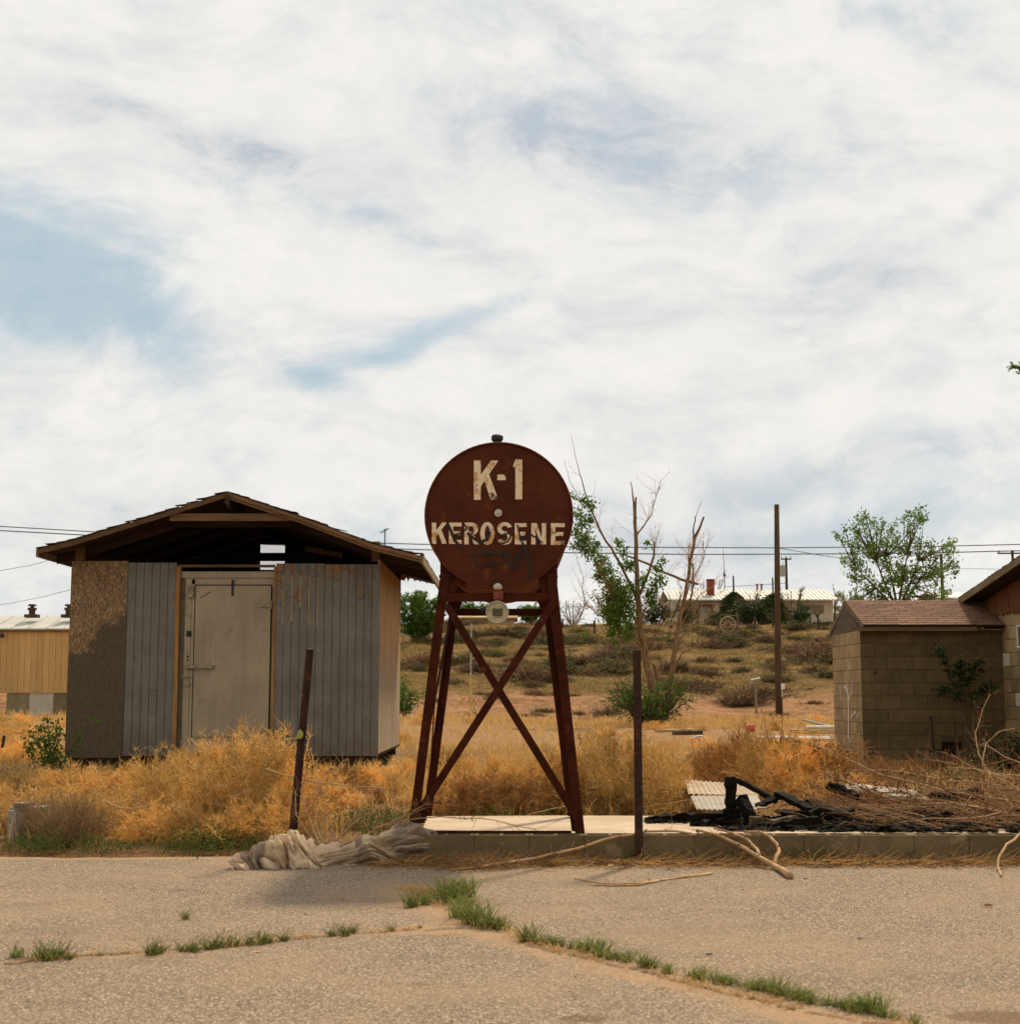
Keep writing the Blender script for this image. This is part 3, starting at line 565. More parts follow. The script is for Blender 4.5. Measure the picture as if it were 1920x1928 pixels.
def glyph(ch, x0, x1, y0, y1, sw):
    """polygons of one painted capital in photo pixels"""
    h = y1-y0; q = []
    V = lambda a, b_: q.append([(a, y0), (b_, y0), (b_, y1), (a, y1)])
    Hh = lambda a, b_, c_, d_: q.append([(a, c_), (b_, c_), (b_, d_), (a, d_)])
    if ch in 'KREN1': pass
    if ch == 'K':
        V(x0, x0+sw); q.append([(x1-sw*1.05, y0), (x1, y0), (x0+sw, y0+h*.66), (x0+sw, y0+h*.36)]); q.append([(x0+sw*1.35, y0+h*.42), (x0+sw*2.1, y0+h*.30), (x1, y1), (x1-sw*1.1, y1)])
    elif ch == 'E':
        V(x0, x0+sw); Hh(x0+sw, x1, y0, y0+h*.18); Hh(x0+sw, x1-sw*.3, y0+h*.41, y0+h*.59); Hh(x0+sw, x1, y1-h*.18, y1)
    elif ch == 'N':
        V(x0, x0+sw); V(x1-sw, x1); q.append([(x0+sw, y0), (x0+sw*1.25, y0), (x1-sw, y1-h*.3), (x1-sw, y1), (x1-sw*1.2, y1), (x0+sw, y0+h*.32)])
    elif ch == '1':
        V(x1-sw, x1); q.append([(x1-sw, y0), (x1-sw, y0+h*.17), (x0, y0+h*.22), (x0, y0+h*.15), (x0+(x1-sw-x0)*.5, y0+h*.08)])
    elif ch == '-': Hh(x0, x1, y0, y1)
    elif ch in 'OSR':
        def arc(cx, cy, rx, ry, a0, a1, wx_, wy_, n_=14):
            pts = []
            for i in range(n_):
                a = R(a0+(a1-a0)*i/n_); a2 = R(a0+(a1-a0)*(i+1)/n_)
                q.append([(cx+rx*math.cos(a), cy+ry*math.sin(a)), (cx+rx*math.cos(a2), cy+ry*math.sin(a2)), (cx+(rx-wx_)*math.cos(a2), cy+(ry-wy_)*math.sin(a2)), (cx+(rx-wx_)*math.cos(a), cy+(ry-wy_)*math.sin(a))])
        cx = (x0+x1)/2; rx = (x1-x0)/2
        if ch == 'O': arc(cx, (y0+y1)/2, rx, h/2, 0, 360, sw, h*.19, 32)
        if ch == 'S': arc(cx, y0+h*.28, rx, h*.28, -15, -270, sw, h*.16, 18); arc(cx, y1-h*.295, rx, h*.295, -90, 165, sw, h*.16, 18)
        if ch == 'R':
            V(x0, x0+sw); cy = y0+h*.29; Hh(x0+sw, cx+1, y0, y0+h*.17); Hh(x0+sw, cx+1, y0+h*.41, y0+h*.58); arc(cx+1, cy, x1-cx-1, h*.29, -90, 90, sw, h*.17, 14)
            q.append([(cx-1, y0+h*.58), (cx+sw*.6, y0+h*.56), (x1+1, y1), (x1-sw+.5, y1)])
    return q
def lettering(name, items, sw, lab, dy):
    for ch, x0, x1, y0, y1 in items:
        b = MB(); i = 0
        for poly in glyph(ch, x0, x1, y0, y1, sw):
            pts = [pt(px, py, dy-.0004*(i % 6)) for px, py in poly]; b.add(pts, [tuple(reversed(range(len(pts))))]); i += 1
        o = b.build(name, M['letters'], endp); o['label'] = lab % ch
lettering('letter', [('K',892,938,867,941), ('-',936,952,893.5,904), ('1',966,983,865,940)], 13, 'large white character %s of the top line', -.002)
lettering('letter', [('K',813,841,984,1024), ('E',845,869,984,1024), ('R',874,900,984,1025), ('O',904,931,983,1026), ('S',936,964,983,1026), ('E',969,991,985,1025), ('N',1000,1028,985,1025), ('E',1037,1063,985,1026)], 8.2, 'white letter %s of the word KEROSENE', -.002)
# black spray-painted scrawl over the lower half
b = MB()
scr = [[(842,985),(849,1000),(856,1018),(870,1032)], [(851,1008),(868,1004),(880,994),(872,986)], [(852,1011),(866,1010)], [(880,1003),(892,1014),(905,1022),(918,1014),(922,1002)], [(918,990),(921,1008),(917,1018)],
       [(928,1016),(942,1024),(956,1020),(962,1008),(955,1002)], [(942,1010),(952,1006)], [(974,988),(978,1008),(984,1024)], [(980,1012),(996,1006),(1010,1012),(1020,1022)], [(982,1015),(992,1016)], [(984,1022),(990,1034),(986,1046)],
       [(902,1042),(892,1050),(892,1062),(903,1069),(917,1066),(923,1054),(914,1044),(902,1042)], [(898,1043),(920,1040),(946,1044)], [(923,1058),(936,1062),(948,1060)], [(924,1062),(930,1070),(931,1078)],
       [(950,1038),(954,1056),(962,1068)], [(952,1040),(966,1046),(974,1048),(980,1036),(986,1026)], [(978,1048),(964,1066),(972,1072),(984,1062),(986,1046),(976,1050)], [(988,1032),(994,1050),(999,1072),(998,1088)], [(960,1070),(962,1078)], [(882,1046),(890,1044)]]
for j, s_ in enumerate(scr):
    pts = [pt(a, c_, -.0055-.0003*(j % 5)) for a, c_ in s_]
    wd = .012 if j % 3 else .021
    for i in range(len(pts)-1):
        t = (pts[i+1]-pts[i]).normalized(); nn = Vector((-t.z, 0, t.x))*wd/2
        e = Vector((0, -.0001*i, 0)); b.add([pts[i]-nn+e, pts[i+1]-nn+e+t*wd*.3, pts[i+1]+nn+e+t*wd*.3, pts[i]+nn+e], [(0,1,2,3)])
b.build('graffiti', M['spray'], endp)
q = pt(938, 966); b = MB(); b.tube([(q.x, YP+.004, q.z), (q.x, YP-.02, q.z)], [.030, .028], 20); b.tube([(q.x, YP-.0201, q.z), (q.x, YP-.034, q.z)], [.012, .010], 6); b.build('plug', M['pale_plug'], tank)
q = P(936, 819, 11.3); CZ = q.z; b = MB(); b.tube([(q.x, 11.3, C0.z+RT-.02), (q.x, 11.3, CZ-.052)], .034, 14); b.tube([(q.x, 11.3, CZ-.0519), (q.x, 11.3, CZ-.037), (q.x, 11.3, CZ-.01), (q.x, 11.3, CZ)], [.036, .046, .046, .036], 16); b.build('fill_cap', M['black'], tank)
# tap, valve and round glass meter under the rim
q = P(938, 1104, YF-.03); b = MB()
b.tube([(q.x, YP+.02, q.z+.035), (q.x, YF-.02, q.z+.035), (q.x, YF-.035, q.z+.01)], [.014, .014, .01], 8); b.build('tap', M['black'], tank, smooth=True)
b = MB(); b.tube([(q.x-.004, YF-.035, q.z+.022), (q.x-.004, YF-.035, q.z+.008), (q.x-.004, YF-.035, q.z-.018), (q.x-.004, YF-.035, q.z-.026)], [.014, .032, .035, .022], 16); b.build('tap_handle', M['pale_plug'], tank, smooth=True)
q = P(938, 1122, YF-.01); b = MB(); b.box(q.x-.036, q.x+.036, YF-.04, YF+.012, q.z-.03, q.z+.036); b.tube([(q.x, YF-.0405, q.z), (q.x, YF-.058, q.z)], [.022, .018], 10); b.tube([(q.x, YF-.012, q.z-.0301), (q.x, YF-.012, q.z-.075)], .02, 10); b.build('valve', M['copper'], tank, bevel=.004)
q = P(936, 1153, YF-.03); b = MB()
for (yy, r0, r1) in ((YF-.05, .086, .074),):
    nn_ = 36; rr = [(yy, r1), (yy-.01, r1+.004), (yy-.012, r0-.004), (yy, r0), (yy+.05, r0), (yy+.06, r0-.01)]
    for y_, r in rr:
        for i in range(nn_):
            a = 2*math.pi*i/nn_; b.v.append((q.x+math.sin(a)*r, y_, q.z+math.cos(a)*r)); b.tone.append(.5)
    for j in range(len(rr)-1):
        for i in range(nn_): b.f.append((j*nn_+i, (j+1)*nn_+i, (j+1)*nn_+(i+1) % nn_, j*nn_+(i+1) % nn_))
    b.f.append(tuple(5*nn_+i for i in range(nn_)))
mr = b.build('meter', M['meter_rim'], tank, smooth=True)
b = MB(); b.tube([(q.x, YF+.005, q.z), (q.x, YF-.042, q.z)], .0735, 32); b.build('dial', M['meter_face'], mr)
b = MB(); b.box(q.x-.036, q.x+.040, YF-.046, YF-.0425, q.z-.030, q.z+.028); b.box(q.x-.022, q.x+.026, YF-.048, YF-.0465, q.z-.036, q.z-.040); b.build('name_plate', M['meter_plate'], mr)
b = MB(); b.tube([(q.x-.088, YF-.02, q.z+.028), (q.x-.125, YF-.02, q.z+.012)], [.012, .016], 8); b.build('knob', M['black'], mr)
# stand: four angle-iron legs, rails, crossed braces, saddles
ZS = .19
def angle(b, a, c, w_, sx, sy, th=.007):
    """L-section bar from a to c: one flange across x, one back along y"""
    a = Vector(a); c = Vector(c)
    fl = [a, a+Vector((sx*w_,0,0)), a+Vector((sx*w_,sy*th,0)), a+Vector((0,sy*th,0)), c, c+Vector((sx*w_,0,0)), c+Vector((sx*w_,sy*th,0)), c+Vector((0,sy*th,0))]
    b.hexa(fl if sx*sy > 0 else [fl[i] for i in (0,3,2,1,4,7,6,5)])
    g = lambda p: [p+Vector((0,sy*th,0)), p+Vector((sx*th,sy*th,0)), p+Vector((sx*th,sy*w_,0)), p+Vector((0,sy*w_,0))]
    s2 = g(a)+g(c); b.hexa(s2 if sx*sy > 0 else [s2[i] for i in (0,3,2,1,4,7,6,5)])
yf, yb = YF+.01, 12.72
FLt, FLb = P(829, 1080, yf), Vector((P(768, 1560, yf).x, yf, ZS)); FRt, FRb = P(1047, 1080, yf), Vector((P(1101, 1570, yf).x, yf, ZS))
RLt, RLb = P(852, 1110, yb), Vector((P(797, 1530, yb).x, yb, ZS)); RRt, RRb = P(1034, 1110, yb), Vector((P(1085, 1530, yb).x, yb, ZS))
legs = []
for a, c_, sx, sy, w_ in ((FLb, FLt, 1, 1, .098), (FRb, FRt, -1, 1, .098), (RLb, RLt, 1, -1, .098), (RRb, RRt, -1, -1, .098)):
    b = MB(); angle(b, a, c_, w_*.72, sx, sy)
    b.tube([(c_[0]-sx*.012, c_[1]+sy*.03, c_[2]-.02), (c_[0]+sx*.002, c_[1]+sy*.03, c_[2]-.02)], .012, 6)
    legs.append(b.build('leg', M['rust_dark'], tank))
def flat(a, c_, w_, th=.008):
    b = MB(); b.bar(a, c_, th, w_, up=(0,0,1)) if False else None
    a = Vector(a); c_ = Vector(c_); t = (c_-a).normalized(); nrm = Vector((0,1,0)) if abs(t.y) < .5 else Vector((1,0,0)); s_ = t.cross(nrm).normalized()*w_/2; nn = nrm*th
    b.hexa([a-s_, a+s_, a+s_+nn, a-s_+nn, c_-s_, c_+s_, c_+s_+nn, c_-s_+nn]); return b
flat(P(842, 1142, yf-.009), P(1091, 1548, yf-.009), .058).build('brace', M['rust_dark'], tank)
flat(P(1044, 1132, yf-.018), P(793, 1524, yf-.018), .058).build('brace', M['rust_dark'], tank)
b = MB(); a = P(840, 1124, yf+.0085); c_ = P(1040, 1124, yf+.0085); b.box(a.x, c_.x, yf+.0085, yf+.016, a.z-.032, a.z+.030); b.box(a.x, c_.x, yf+.0165, yf+.07, a.z-.032, a.z-.025); b.build('top_rail', M['rust_dark'], tank)
b = MB(); a = P(850, 1153, yb); c_ = P(1032, 1153, yb); b.box(a.x+.01, c_.x-.01, yb-.016, yb-.0085, a.z-.03, a.z+.03); b.build('top_rail', M['rust_dark'], tank)
b = MB(); b.box(FLb.x+.10, FRb.x-.10, yf+.0, yf+.007, ZS+.0, ZS+.018); b.box(FLb.x+.10, FRb.x-.10, yf+.0075, yf+.055, ZS, ZS+.007); b.build('bottom_rail', M['rust_dark'], tank)
for F_, B_, Ft, Bt, sx in ((FLb, RLb, FLt, RLt, 1), (FRb, RRb, FRt, RRt, -1)):
    b = MB(); b.bar(Vector(F_)+Vector((sx*.012, .12, .012)), Vector(B_)+Vector((sx*.012, -.12, .012)), .02, .02); b.build('bottom_rail', M['rust_dark'], tank)
    mid = lambda t, p_, q_: Vector(p_).lerp(Vector(q_), t)
    b = MB(); b.bar(mid(.08, F_, Ft)+Vector((sx*.016, .01, 0)), mid(.9, B_, Bt)+Vector((sx*.016, -.01, 0)), .008, .05); b.build('side_brace', M['rust_dark'], tank)
    b = MB(); b.bar(mid(.9, F_, Ft)+Vector((sx*.026, .01, 0)), mid(.08, B_, Bt)+Vector((sx*.026, -.01, 0)), .008, .05); b.build('side_brace', M['rust_dark'], tank)
    b = MB(); b.bar(mid(.96, F_, Ft)+Vector((sx*.02, .01, 0)), mid(.97, B_, Bt)+Vector((sx*.02, -.01, 0)), .01, .07); b.build('side_rail', M['rust_dark'], tank)
b = MB(); pts = [P(1072, 1532, yf+.02), P(1076, 1565, yf+.02), P(1092, 1568, yf+.02), P(1088, 1520, yf+.02)]; b.prism(pts, (0,.006,0)); b.build('gusset', M['rust_dark'], tank)
b = MB(); pts = [P(789, 1515, yf+.02), P(782, 1550, yf+.02), P(800, 1550, yf+.02), P(806, 1518, yf+.02)]; b.prism(pts, (0,.006,0)); b.build('gusset', M['rust_dark'], tank)
for yy, sd_x in ((yf+.03, 1), (yf+.03, -1), (yb-.05, 1), (yb-.05, -1)):     # curved saddle plates that carry the drum
    b = MB(); zc = C0.z; zb = P(940, 1124, yf).z-.02; pr = []
    for i in range(17):
        a = R(-52+104*i/16); pr.append((C0.x+math.sin(a)*(RT+.002), zc-math.cos(a)*(RT+.002)))
    for i in range(16):
        (xa, za), (xb, zb_) = pr[i], pr[i+1]; lo_a = min(za-.03, zb) if abs(xa-C0.x) > .33 else za-.05; lo_b = min(zb_-.03, zb) if abs(xb-C0.x) > .33 else zb_-.05
        if sd_x*(xa-C0.x) > .30 or sd_x*(xb-C0.x) > .33: b.hexa([(xa,yy,lo_a), (xb,yy,lo_b), (xb,yy+.006,lo_b), (xa,yy+.006,lo_a), (xa,yy,za), (xb,yy,zb_), (xb,yy+.006,zb_), (xa,yy+.006,za)])
    b.build('saddle', M['rust_dark'], tank)

# ---------------------------------------------------------------- the two posts
a, c_ = P(552, 1562, 11.55), P(583.5, 1222, 11.35)
post = root('leaning_post', (a.x, a.y, a.z), 'leaning rusty pipe post in front of the grey shed, with a green paint spot', 'post')
b = MB(); t = (c_-a).normalized(); b.tube([a-t*.25, c_], [.033, .030], 16, cap=False); b.tube([c_-t*.001, c_], [.024, .024], 16); b.build('pipe', M['post'], post, smooth=False)
s_ = P(566, 1384, 11.42); b = MB()
for i, (px0, px1, py) in enumerate([(563,566,1374),(561,569,1377),(559.5,571,1382),(559,570.5,1386),(559,567,1391)]): b.v += [tuple(P(px0, py, 11.40)), tuple(P(px1, py, 11.40))]; b.tone += [.5, .5]
for i in range(4): b.f.append((2*i, 2*i+2, 2*i+3, 2*i+1))
b.build('paint_spot', M['green_paint'], post)
b = MB(); q0 = P(1203, 1620, 10.93); q0.z = 0; q1 = P(1203.5, 1224, q0.y)
b.box(q0.x-.028, q0.x+.028, q0.y-.028, q0.y+.028, -.15, q1.z)
o = b.build('fence_post', M['post'], None, (q0.x, q0.y, 0), bevel=.004); tag(o, 'upright square rusty iron post in front of the block kerb', 'post')

# ---------------------------------------------------------------- grey shed
YS, YS2 = 18.6, 22.2
SX0, SX1 = P(129, 1240, YS).x, P(713.5, 1240, YS).x; SZ0 = P(400, 1424, YS).z; SZT = P(400, 1058, YS).z
GZ = gz(-3.5, 18.6)
shed = root('shed', ((SX0+SX1)/2, YS, GZ), 'weathered grey wooden shed with a wide metal door and open gable', 'shed')
px2x = lambda px, py=1240: P(px, py, YS).x
def planks(x0, x1, z0, z1, y, name, mat, n=6, th=.016, tone=0.0, lab=None):
    b = MB(); b.box(x0, x1, y+.006, y+.02, z0, z1, tone); wd = (x1-x0)/n
    for i in range(n):
        a_, c2 = x0+i*wd+(.005 if i else 0), x0+(i+1)*wd-(.005 if i < n-1 else 0)
        b.box(a_, c2, y-.006, y+.0055, z0+random.uniform(0, .006), z1-random.uniform(0, .006), tone)
    o = b.build(name, mat, shed)
    if lab: o['label'] = lab
    return o
b = MB(); b.box(SX0, px2x(236), YS-.012, YS+.004, SZ0-.02, SZT+.01); o = b.build('wall_panel', M['osb'], shed); o['label'] = 'weathered strand board panel at the left corner'
planks(px2x(236.8), px2x(328), SZ0, SZT-.01, YS, 'wall_panel', M['grey_siding'], 6, tone=0.0)
planks(px2x(517), px2x(608.5), SZ0, SZT-.02, YS, 'wall_panel', M['grey_siding'], 6, tone=1.0, lab='grey panel with bare scraped grooves near its top')
planks(px2x(609.5), SX1, SZ0, SZT-.03, YS, 'wall_panel', M['grey_siding'], 7, tone=.75)
# pale scraped grooves in the third panel
b = MB()
for px_, y0_, y1_ in ((534,1083,1176), (550,1083,1170), (566,1083,1143), (582,1083,1174), (598,1088,1180)):
    p0, p1 = P(px_, y0_, YS-.008), P(px_-1.5, y1_, YS-.008); b = MB(); b.bar(p0, p1, .011, .004, up=(0,1,0)); b.build('scraped_groove', M['board'], shed)
b = MB()   # right side wall, back wall, left wall, inner dark lining, sills, floor
sideo = MB(); nb = 9
for i in range(nb):
    y0_ = YS+.02+i*(YS2-YS-.02)/nb; sideo.box(SX1-.012, SX1+.0, y0_+.004, y0_+(YS2-YS-.02)/nb-.004, SZ0+.03, SZT+.03, random.uniform(.35, .65))
sideo.box(SX1-.03, SX1-.0125, YS+.022, YS2, SZ0+.04, SZT+.03, .2)
sideo.build('side_wall', M['raw_side'], shed)
b = MB(); b.box(SX0, SX0+.02, YS+.006, YS2-.022, SZ0, SZT); b.build('side_wall', M['grey_siding'], shed)
# back wall with its vent opening
vx0, vx1 = P(490.5, 1040, YS2).x, P(536.5, 1040, YS2).x; vz0, vz1 = P(500, 1073, YS2).z, P(500, 1025, YS2).z
prof = [P(72,1033,18.02), P(140,1016,18.02), P(330,957,18.02), P(428,926,18.02), P(560,970,18.02), P(700,1023,18.02), P(792,1046,18.02)]
def roof_z(x): return float(np.interp(x, [p_.x for p_ in prof], [p_.z for p_ in prof]))
b = MB(); gx = sorted(set([SX0, SX1, vx0, vx1, prof[3].x]+list(np.linspace(SX0, SX1, 12))))
for xa_, xb_ in zip(gx[:-1], gx[1:]):
    inv = vx0-.001 <= xa_ and xb_ <= vx1+.001; za_, zb2_ = roof_z(xa_)-.025, roof_z(xb_)-.025
    lo = SZ0
    if inv: b.box(xa_, xb_, YS2-.02, YS2, SZ0, vz0); lo = vz1
    b.hexa([(xa_,YS2-.02,lo),(xb_,YS2-.02,lo),(xb_,YS2,lo),(xa_,YS2,lo),(xa_,YS2-.02,za_),(xb_,YS2-.02,zb2_),(xb_,YS2,zb2_),(xa_,YS2,za_)])
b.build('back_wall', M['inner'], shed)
b = MB()
nxm = 14; nzm = 16
for i in range(nxm):
    for j in range(nzm):
        x0_ = vx0+(vx1-vx0)*(i+.5*(j % 2))/nxm; x1_ = x0_+(vx1-vx0)/nxm/2; z0_ = vz0+(vz1-vz0)*j/nzm; z1_ = z0_+(vz1-vz0)/nzm
        if x1_ < vx1: b.bar((x0_, YS2-.01, z0_), (x1_, YS2-.01, z1_), .0042, .0042)
        if x1_+(x1_-x0_) <= vx1+.01: b.bar((x1_, YS2-.006, z1_), (2*x1_-x0_, YS2-.006, z0_), .0042, .0042)
b.build('vent_mesh', M['grey_metal'], shed)
b = MB(); b.box(SX0+.03, SX1-.035, YS+.03, YS2-.03, SZ0-.02, SZ0+.04); b.build('floor', M['old_wood'], shed)
for yy in (YS+.05, YS2-.12): b = MB(); b.box(SX0+.05, SX1-.05, yy, yy+.07, SZ0-.12, SZ0-.021); b.build('sill_beam', M['old_wood'], shed)
for i in range(4):
    for yy in (YS+.03, YS2-.22): b = MB(); b.box(SX0+.1+i*(SX1-SX0-.45)/3, SX0+.35+i*(SX1-SX0-.45)/3, yy, yy+.19, GZ-.1, SZ0-.1201); b.build('pier', M['block'], shed)
# plate, posts behind the gable, door trim
b = MB(); b.box(px2x(331), px2x(514), YS-.02, YS+.05, P(400,1068,YS).z, P(400,1063.5,YS).z, .5); b.build('lintel', M['rafter'], shed)
b = MB(); b.box(P(430,1050,YS2).x, P(610,1050,YS2).x, YS2-.10, YS2-.03, P(500,1057,YS2).z, P(500,1042,YS2).z, .3); b.build('top_plate', M['old_wood'], shed)
for px0, px1 in ((328.5, 336), (513, 517)):
    b = MB(); x0_, x1_ = P(px0, 1240, YS).x, P(px1, 1240, YS).x; b.box(x0_, x1_, YS-.022, YS+.07, SZ0-.02, P(400,1067.3,YS).z, .5); b.build('door_trim', M['trim'], shed)
for px0, px1 in ((141, 158), (699, 714)):
    b = MB(); x0_, x1_ = P(px0, 1040, YS).x, P(px1, 1040, YS).x; b.box(x0_, x1_, YS+.0245, YS+.075, SZT+.011, P(150,1028,YS).z+.06, .6); b.build('stud', M['rafter'], shed)
# the metal door in its metal frame, a latch, hinges, padlock
YD = YS+.03
zz = lambda py: P(430, py, YD).z
xx = lambda px: P(px, 1240, YD).x
b = MB(); b.box(xx(337.5), xx(346), YD-.012, YD-.0065, SZ0+.02, zz(1089)); b.box(xx(338), xx(512), YD-.0065, YD-.0045, zz(1089.3), zz(1088)); b.build('jamb', M['jamb'], shed)
b = MB(); b.box(xx(337), xx(512.5), YD+.004, YD+.02, SZ0+.02, zz(1076)); b.box(xx(337), xx(512.5), YD-.004, YD+.0035, zz(1088), zz(1076.5))
b.box(xx(340.5), xx(357.5), YD-.006, YD+.0035, SZ0+.02, zz(1088.6)); b.box(xx(358.5), xx(363.5), YD-.002, YD+.0035, SZ0+.02, zz(1091)); b.box(xx(358.5), xx(512), YD-.002, YD+.0034, zz(1100), zz(1089))
b.build('door_frame', M['door'], shed)
b = MB(); b.box(xx(365.5), xx(508), YD-.016, YD+.0025, zz(1388), zz(1103)); dr = b.build('door', M['door'], shed, bevel=.004)
b = MB(); b.box(xx(363.8), xx(365.3), YD-.003, YD+.003, zz(1388), zz(1101)); b.box(xx(363.8), xx(509), YD-.003, YD+.003, zz(1102.6), zz(1101.1)); b.box(xx(508.4), xx(510.5), YD-.003, YD+.003, zz(1388), zz(1103)); b.build('gasket', M['dark'], shed)
b = MB(); b.box(xx(352), xx(404), YD-.06, YD-.045, zz(1259), zz(1252.5)); b.box(xx(353), xx(362), YD-.0449, YD-.006, zz(1260), zz(1251.5)); b.box(xx(398), xx(404), YD-.0449, YD-.0161, zz(1258), zz(1253)); b.build('handle', M['steel'], dr, bevel=.003)
for z_ in (zz(1139), zz(1381)):
    b = MB(); b.box(xx(484.5), xx(511), YD-.028, YD-.0165, z_-.035, z_+.035); b.tube([(xx(510), YD-.03, z_-.05), (xx(510), YD-.03, z_+.05)], .011, 8); b.build('hinge', M['steel'], dr)
b = MB(); b.box(xx(433.5), xx(437.5), YD-.03, YD-.0165, zz(1122), zz(1092)); b.tube([(xx(435.5), YD-.04, zz(1104)), (xx(435.5), YD-.0305, zz(1104))], .016, 8); b.build('latch', M['black'], dr)
b = MB(); b.box(xx(352), xx(362), YD-.05, YD-.0065, zz(1126), zz(1103)); b.build('switch_box', M['steel'], shed, bevel=.003)
b = MB(); b.box(xx(350), xx(359.5), YD-.012, YD-.0065, zz(1199), zz(1188)); b.build('switch_box', M['black'], shed)
b = MB()
for py in (1229, 1236.5, 1243): b.tube([(xx(353.5), YD-.014, zz(py)), (xx(353.5), YD-.0065, zz(py))], .012 if py > 1230 else .007, 10)
b.build('lock_plate', M['black'], shed)
b = MB(); b.box(xx(342), xx(362), YD-.02, YD-.0062, zz(1276), zz(1272)); b.box(xx(351), xx(354.5), YD-.025, YD-.0206, zz(1290), zz(1276.3)); b.box(xx(351), xx(358.5), YD-.045, YD-.0255, zz(1291.5), zz(1285)); b.build('padlock', M['steel'], shed)
b = MB()   # faded sticker strip, tilted
for i in range(6):
    a0 = P(377+i*3.4, 1126-i*2.1, YD-.0168); b.box(a0.x, a0.x+.017, YD-.0175, YD-.0164, a0.z-.006+random.uniform(-.002,.002), a0.z+.012)
b.build('sticker', M['black'], dr)
# gable roof with deep worn eaves: two slopes, each bending flatter near the eave
YR0, YR1 = 18.02, 22.72
prof = [P(72,1033,YR0), P(140,1016,YR0), P(330,957,YR0), P(428,926,YR0), P(560,970,YR0), P(700,1023,YR0), P(792,1046,YR0)]
for q0_, q1_, nm in ((0, 3, 'l'), (3, 6, 'r')):
    b = MB()
    for i in range(q0_, q1_):
        a, c_ = prof[i], prof[i+1]
        b.hexa([(a.x,YR0+.045,a.z-.02), (c_.x,YR0+.045,c_.z-.02), (c_.x,YR1,c_.z-.02), (a.x,YR1,a.z-.02), (a.x,YR0+.045,a.z), (c_.x,YR0+.045,c_.z), (c_.x,YR1,c_.z), (a.x,YR1,a.z)])
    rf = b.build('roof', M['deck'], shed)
    sh = MB(); tot = sum((prof[i+1]-prof[i]).length for i in range(q0_, q1_)); order = list(range(q0_, q1_))
    pts = [prof[i] for i in range(q0_, q1_+1)]
    if nm == 'r': pts = pts
    else: pts = pts[::-1]
    # walk from ridge to eave laying courses
    cum = [0]
    for i in range(3): cum.append(cum[-1]+(pts[i+1]-pts[i]).length)
    def along(d):
        d = min(max(d, 0), cum[-1]+.03)
        for i in range(3):
            if d <= cum[i+1] or i == 2:
                t = (d-cum[i])/(cum[i+1]-cum[i]); q = pts[i].lerp(pts[i+1], t); return q.x, q.z
    d = -.0; sg = 1 if nm == 'r' else -1
    while d < cum[-1]:
        y = YR0-.01+random.uniform(-.012, .012)
        while y < YR1:
            wy_ = random.uniform(.10, .24); curl = random.uniform(.0, .014) if random.random() < .8 else random.uniform(.012, .028); e = random.uniform(-.02, .02)
            x0_, z0_ = along(d); x1_, z1_ = along(d+.17+e); y2 = min(y+wy_, YR1)
            c1 = random.uniform(-.006, .012)
            p8 = [(x0_,y,z0_+.002),(x1_,y,z1_+.006+curl),(x1_,y2-.006,z1_+.006+max(0,curl+c1)),(x0_,y2-.006,z0_+.002)]
            p8 += [(p_[0], p_[1], p_[2]+.007) for p_ in p8]
            sh.hexa(p8 if sg > 0 else [p8[i] for i in (3,2,1,0,7,6,5,4)], random.random()); y = y2
        d += .125
    sh.build('shingles', M['shingle_old'], rf)
    # barge board along the front rake
    bb = MB(); dpt = .085 if nm == 'r' else .066
    for i in range(q0_, q1_):
        a, c_ = prof[i], prof[i+1]; n1 = .003 if i != 4 else 0
        bb.hexa([(a.x,YR0,a.z-dpt), (c_.x,YR0,c_.z-dpt), (c_.x,YR0+.04,c_.z-dpt), (a.x,YR0+.04,a.z-dpt), (a.x,YR0,a.z-n1), (c_.x,YR0,c_.z-n1), (c_.x,YR0+.04,c_.z-n1), (a.x,YR0+.04,a.z-n1)], .8 if i > 2 else .05)
        if i > 2: bb.hexa([(a.x,YR0-.02,a.z-.05), (c_.x,YR0-.02,c_.z-.05), (c_.x,YR0-.002,c_.z-.05), (a.x,YR0-.002,a.z-.05), (a.x,YR0-.02,a.z-.012), (c_.x,YR0-.02,c_.z-.012), (c_.x,YR0-.002,c_.z-.012), (a.x,YR0-.002,a.z-.012)], .95)
    bb.build('barge_board', M['rafter'], rf)
    e = prof[0] if nm == 'l' else prof[6]; sgn = -1 if nm == 'l' else 1
    b = MB(); b.hexa([(e.x+sgn*.0, YR0+.01, e.z-.10), (e.x+sgn*.03, YR0+.01, e.z-.10), (e.x+sgn*.03, YR1, e.z-.10), (e.x, YR1, e.z-.10), (e.x, YR0+.01, e.z+.005), (e.x+sgn*.03, YR0+.01, e.z+.0), (e.x+sgn*.03, YR1, e.z+.0), (e.x, YR1, e.z+.005)] if sgn > 0 else
               [(e.x-.03, YR0+.01, e.z-.10), (e.x, YR0+.01, e.z-.10), (e.x, YR1, e.z-.10), (e.x-.03, YR1, e.z-.10), (e.x-.03, YR0+.01, e.z), (e.x, YR0+.01, e.z), (e.x, YR1, e.z), (e.x-.03, YR1, e.z)], .9)
    b.build('fascia', M['fascia'], rf)
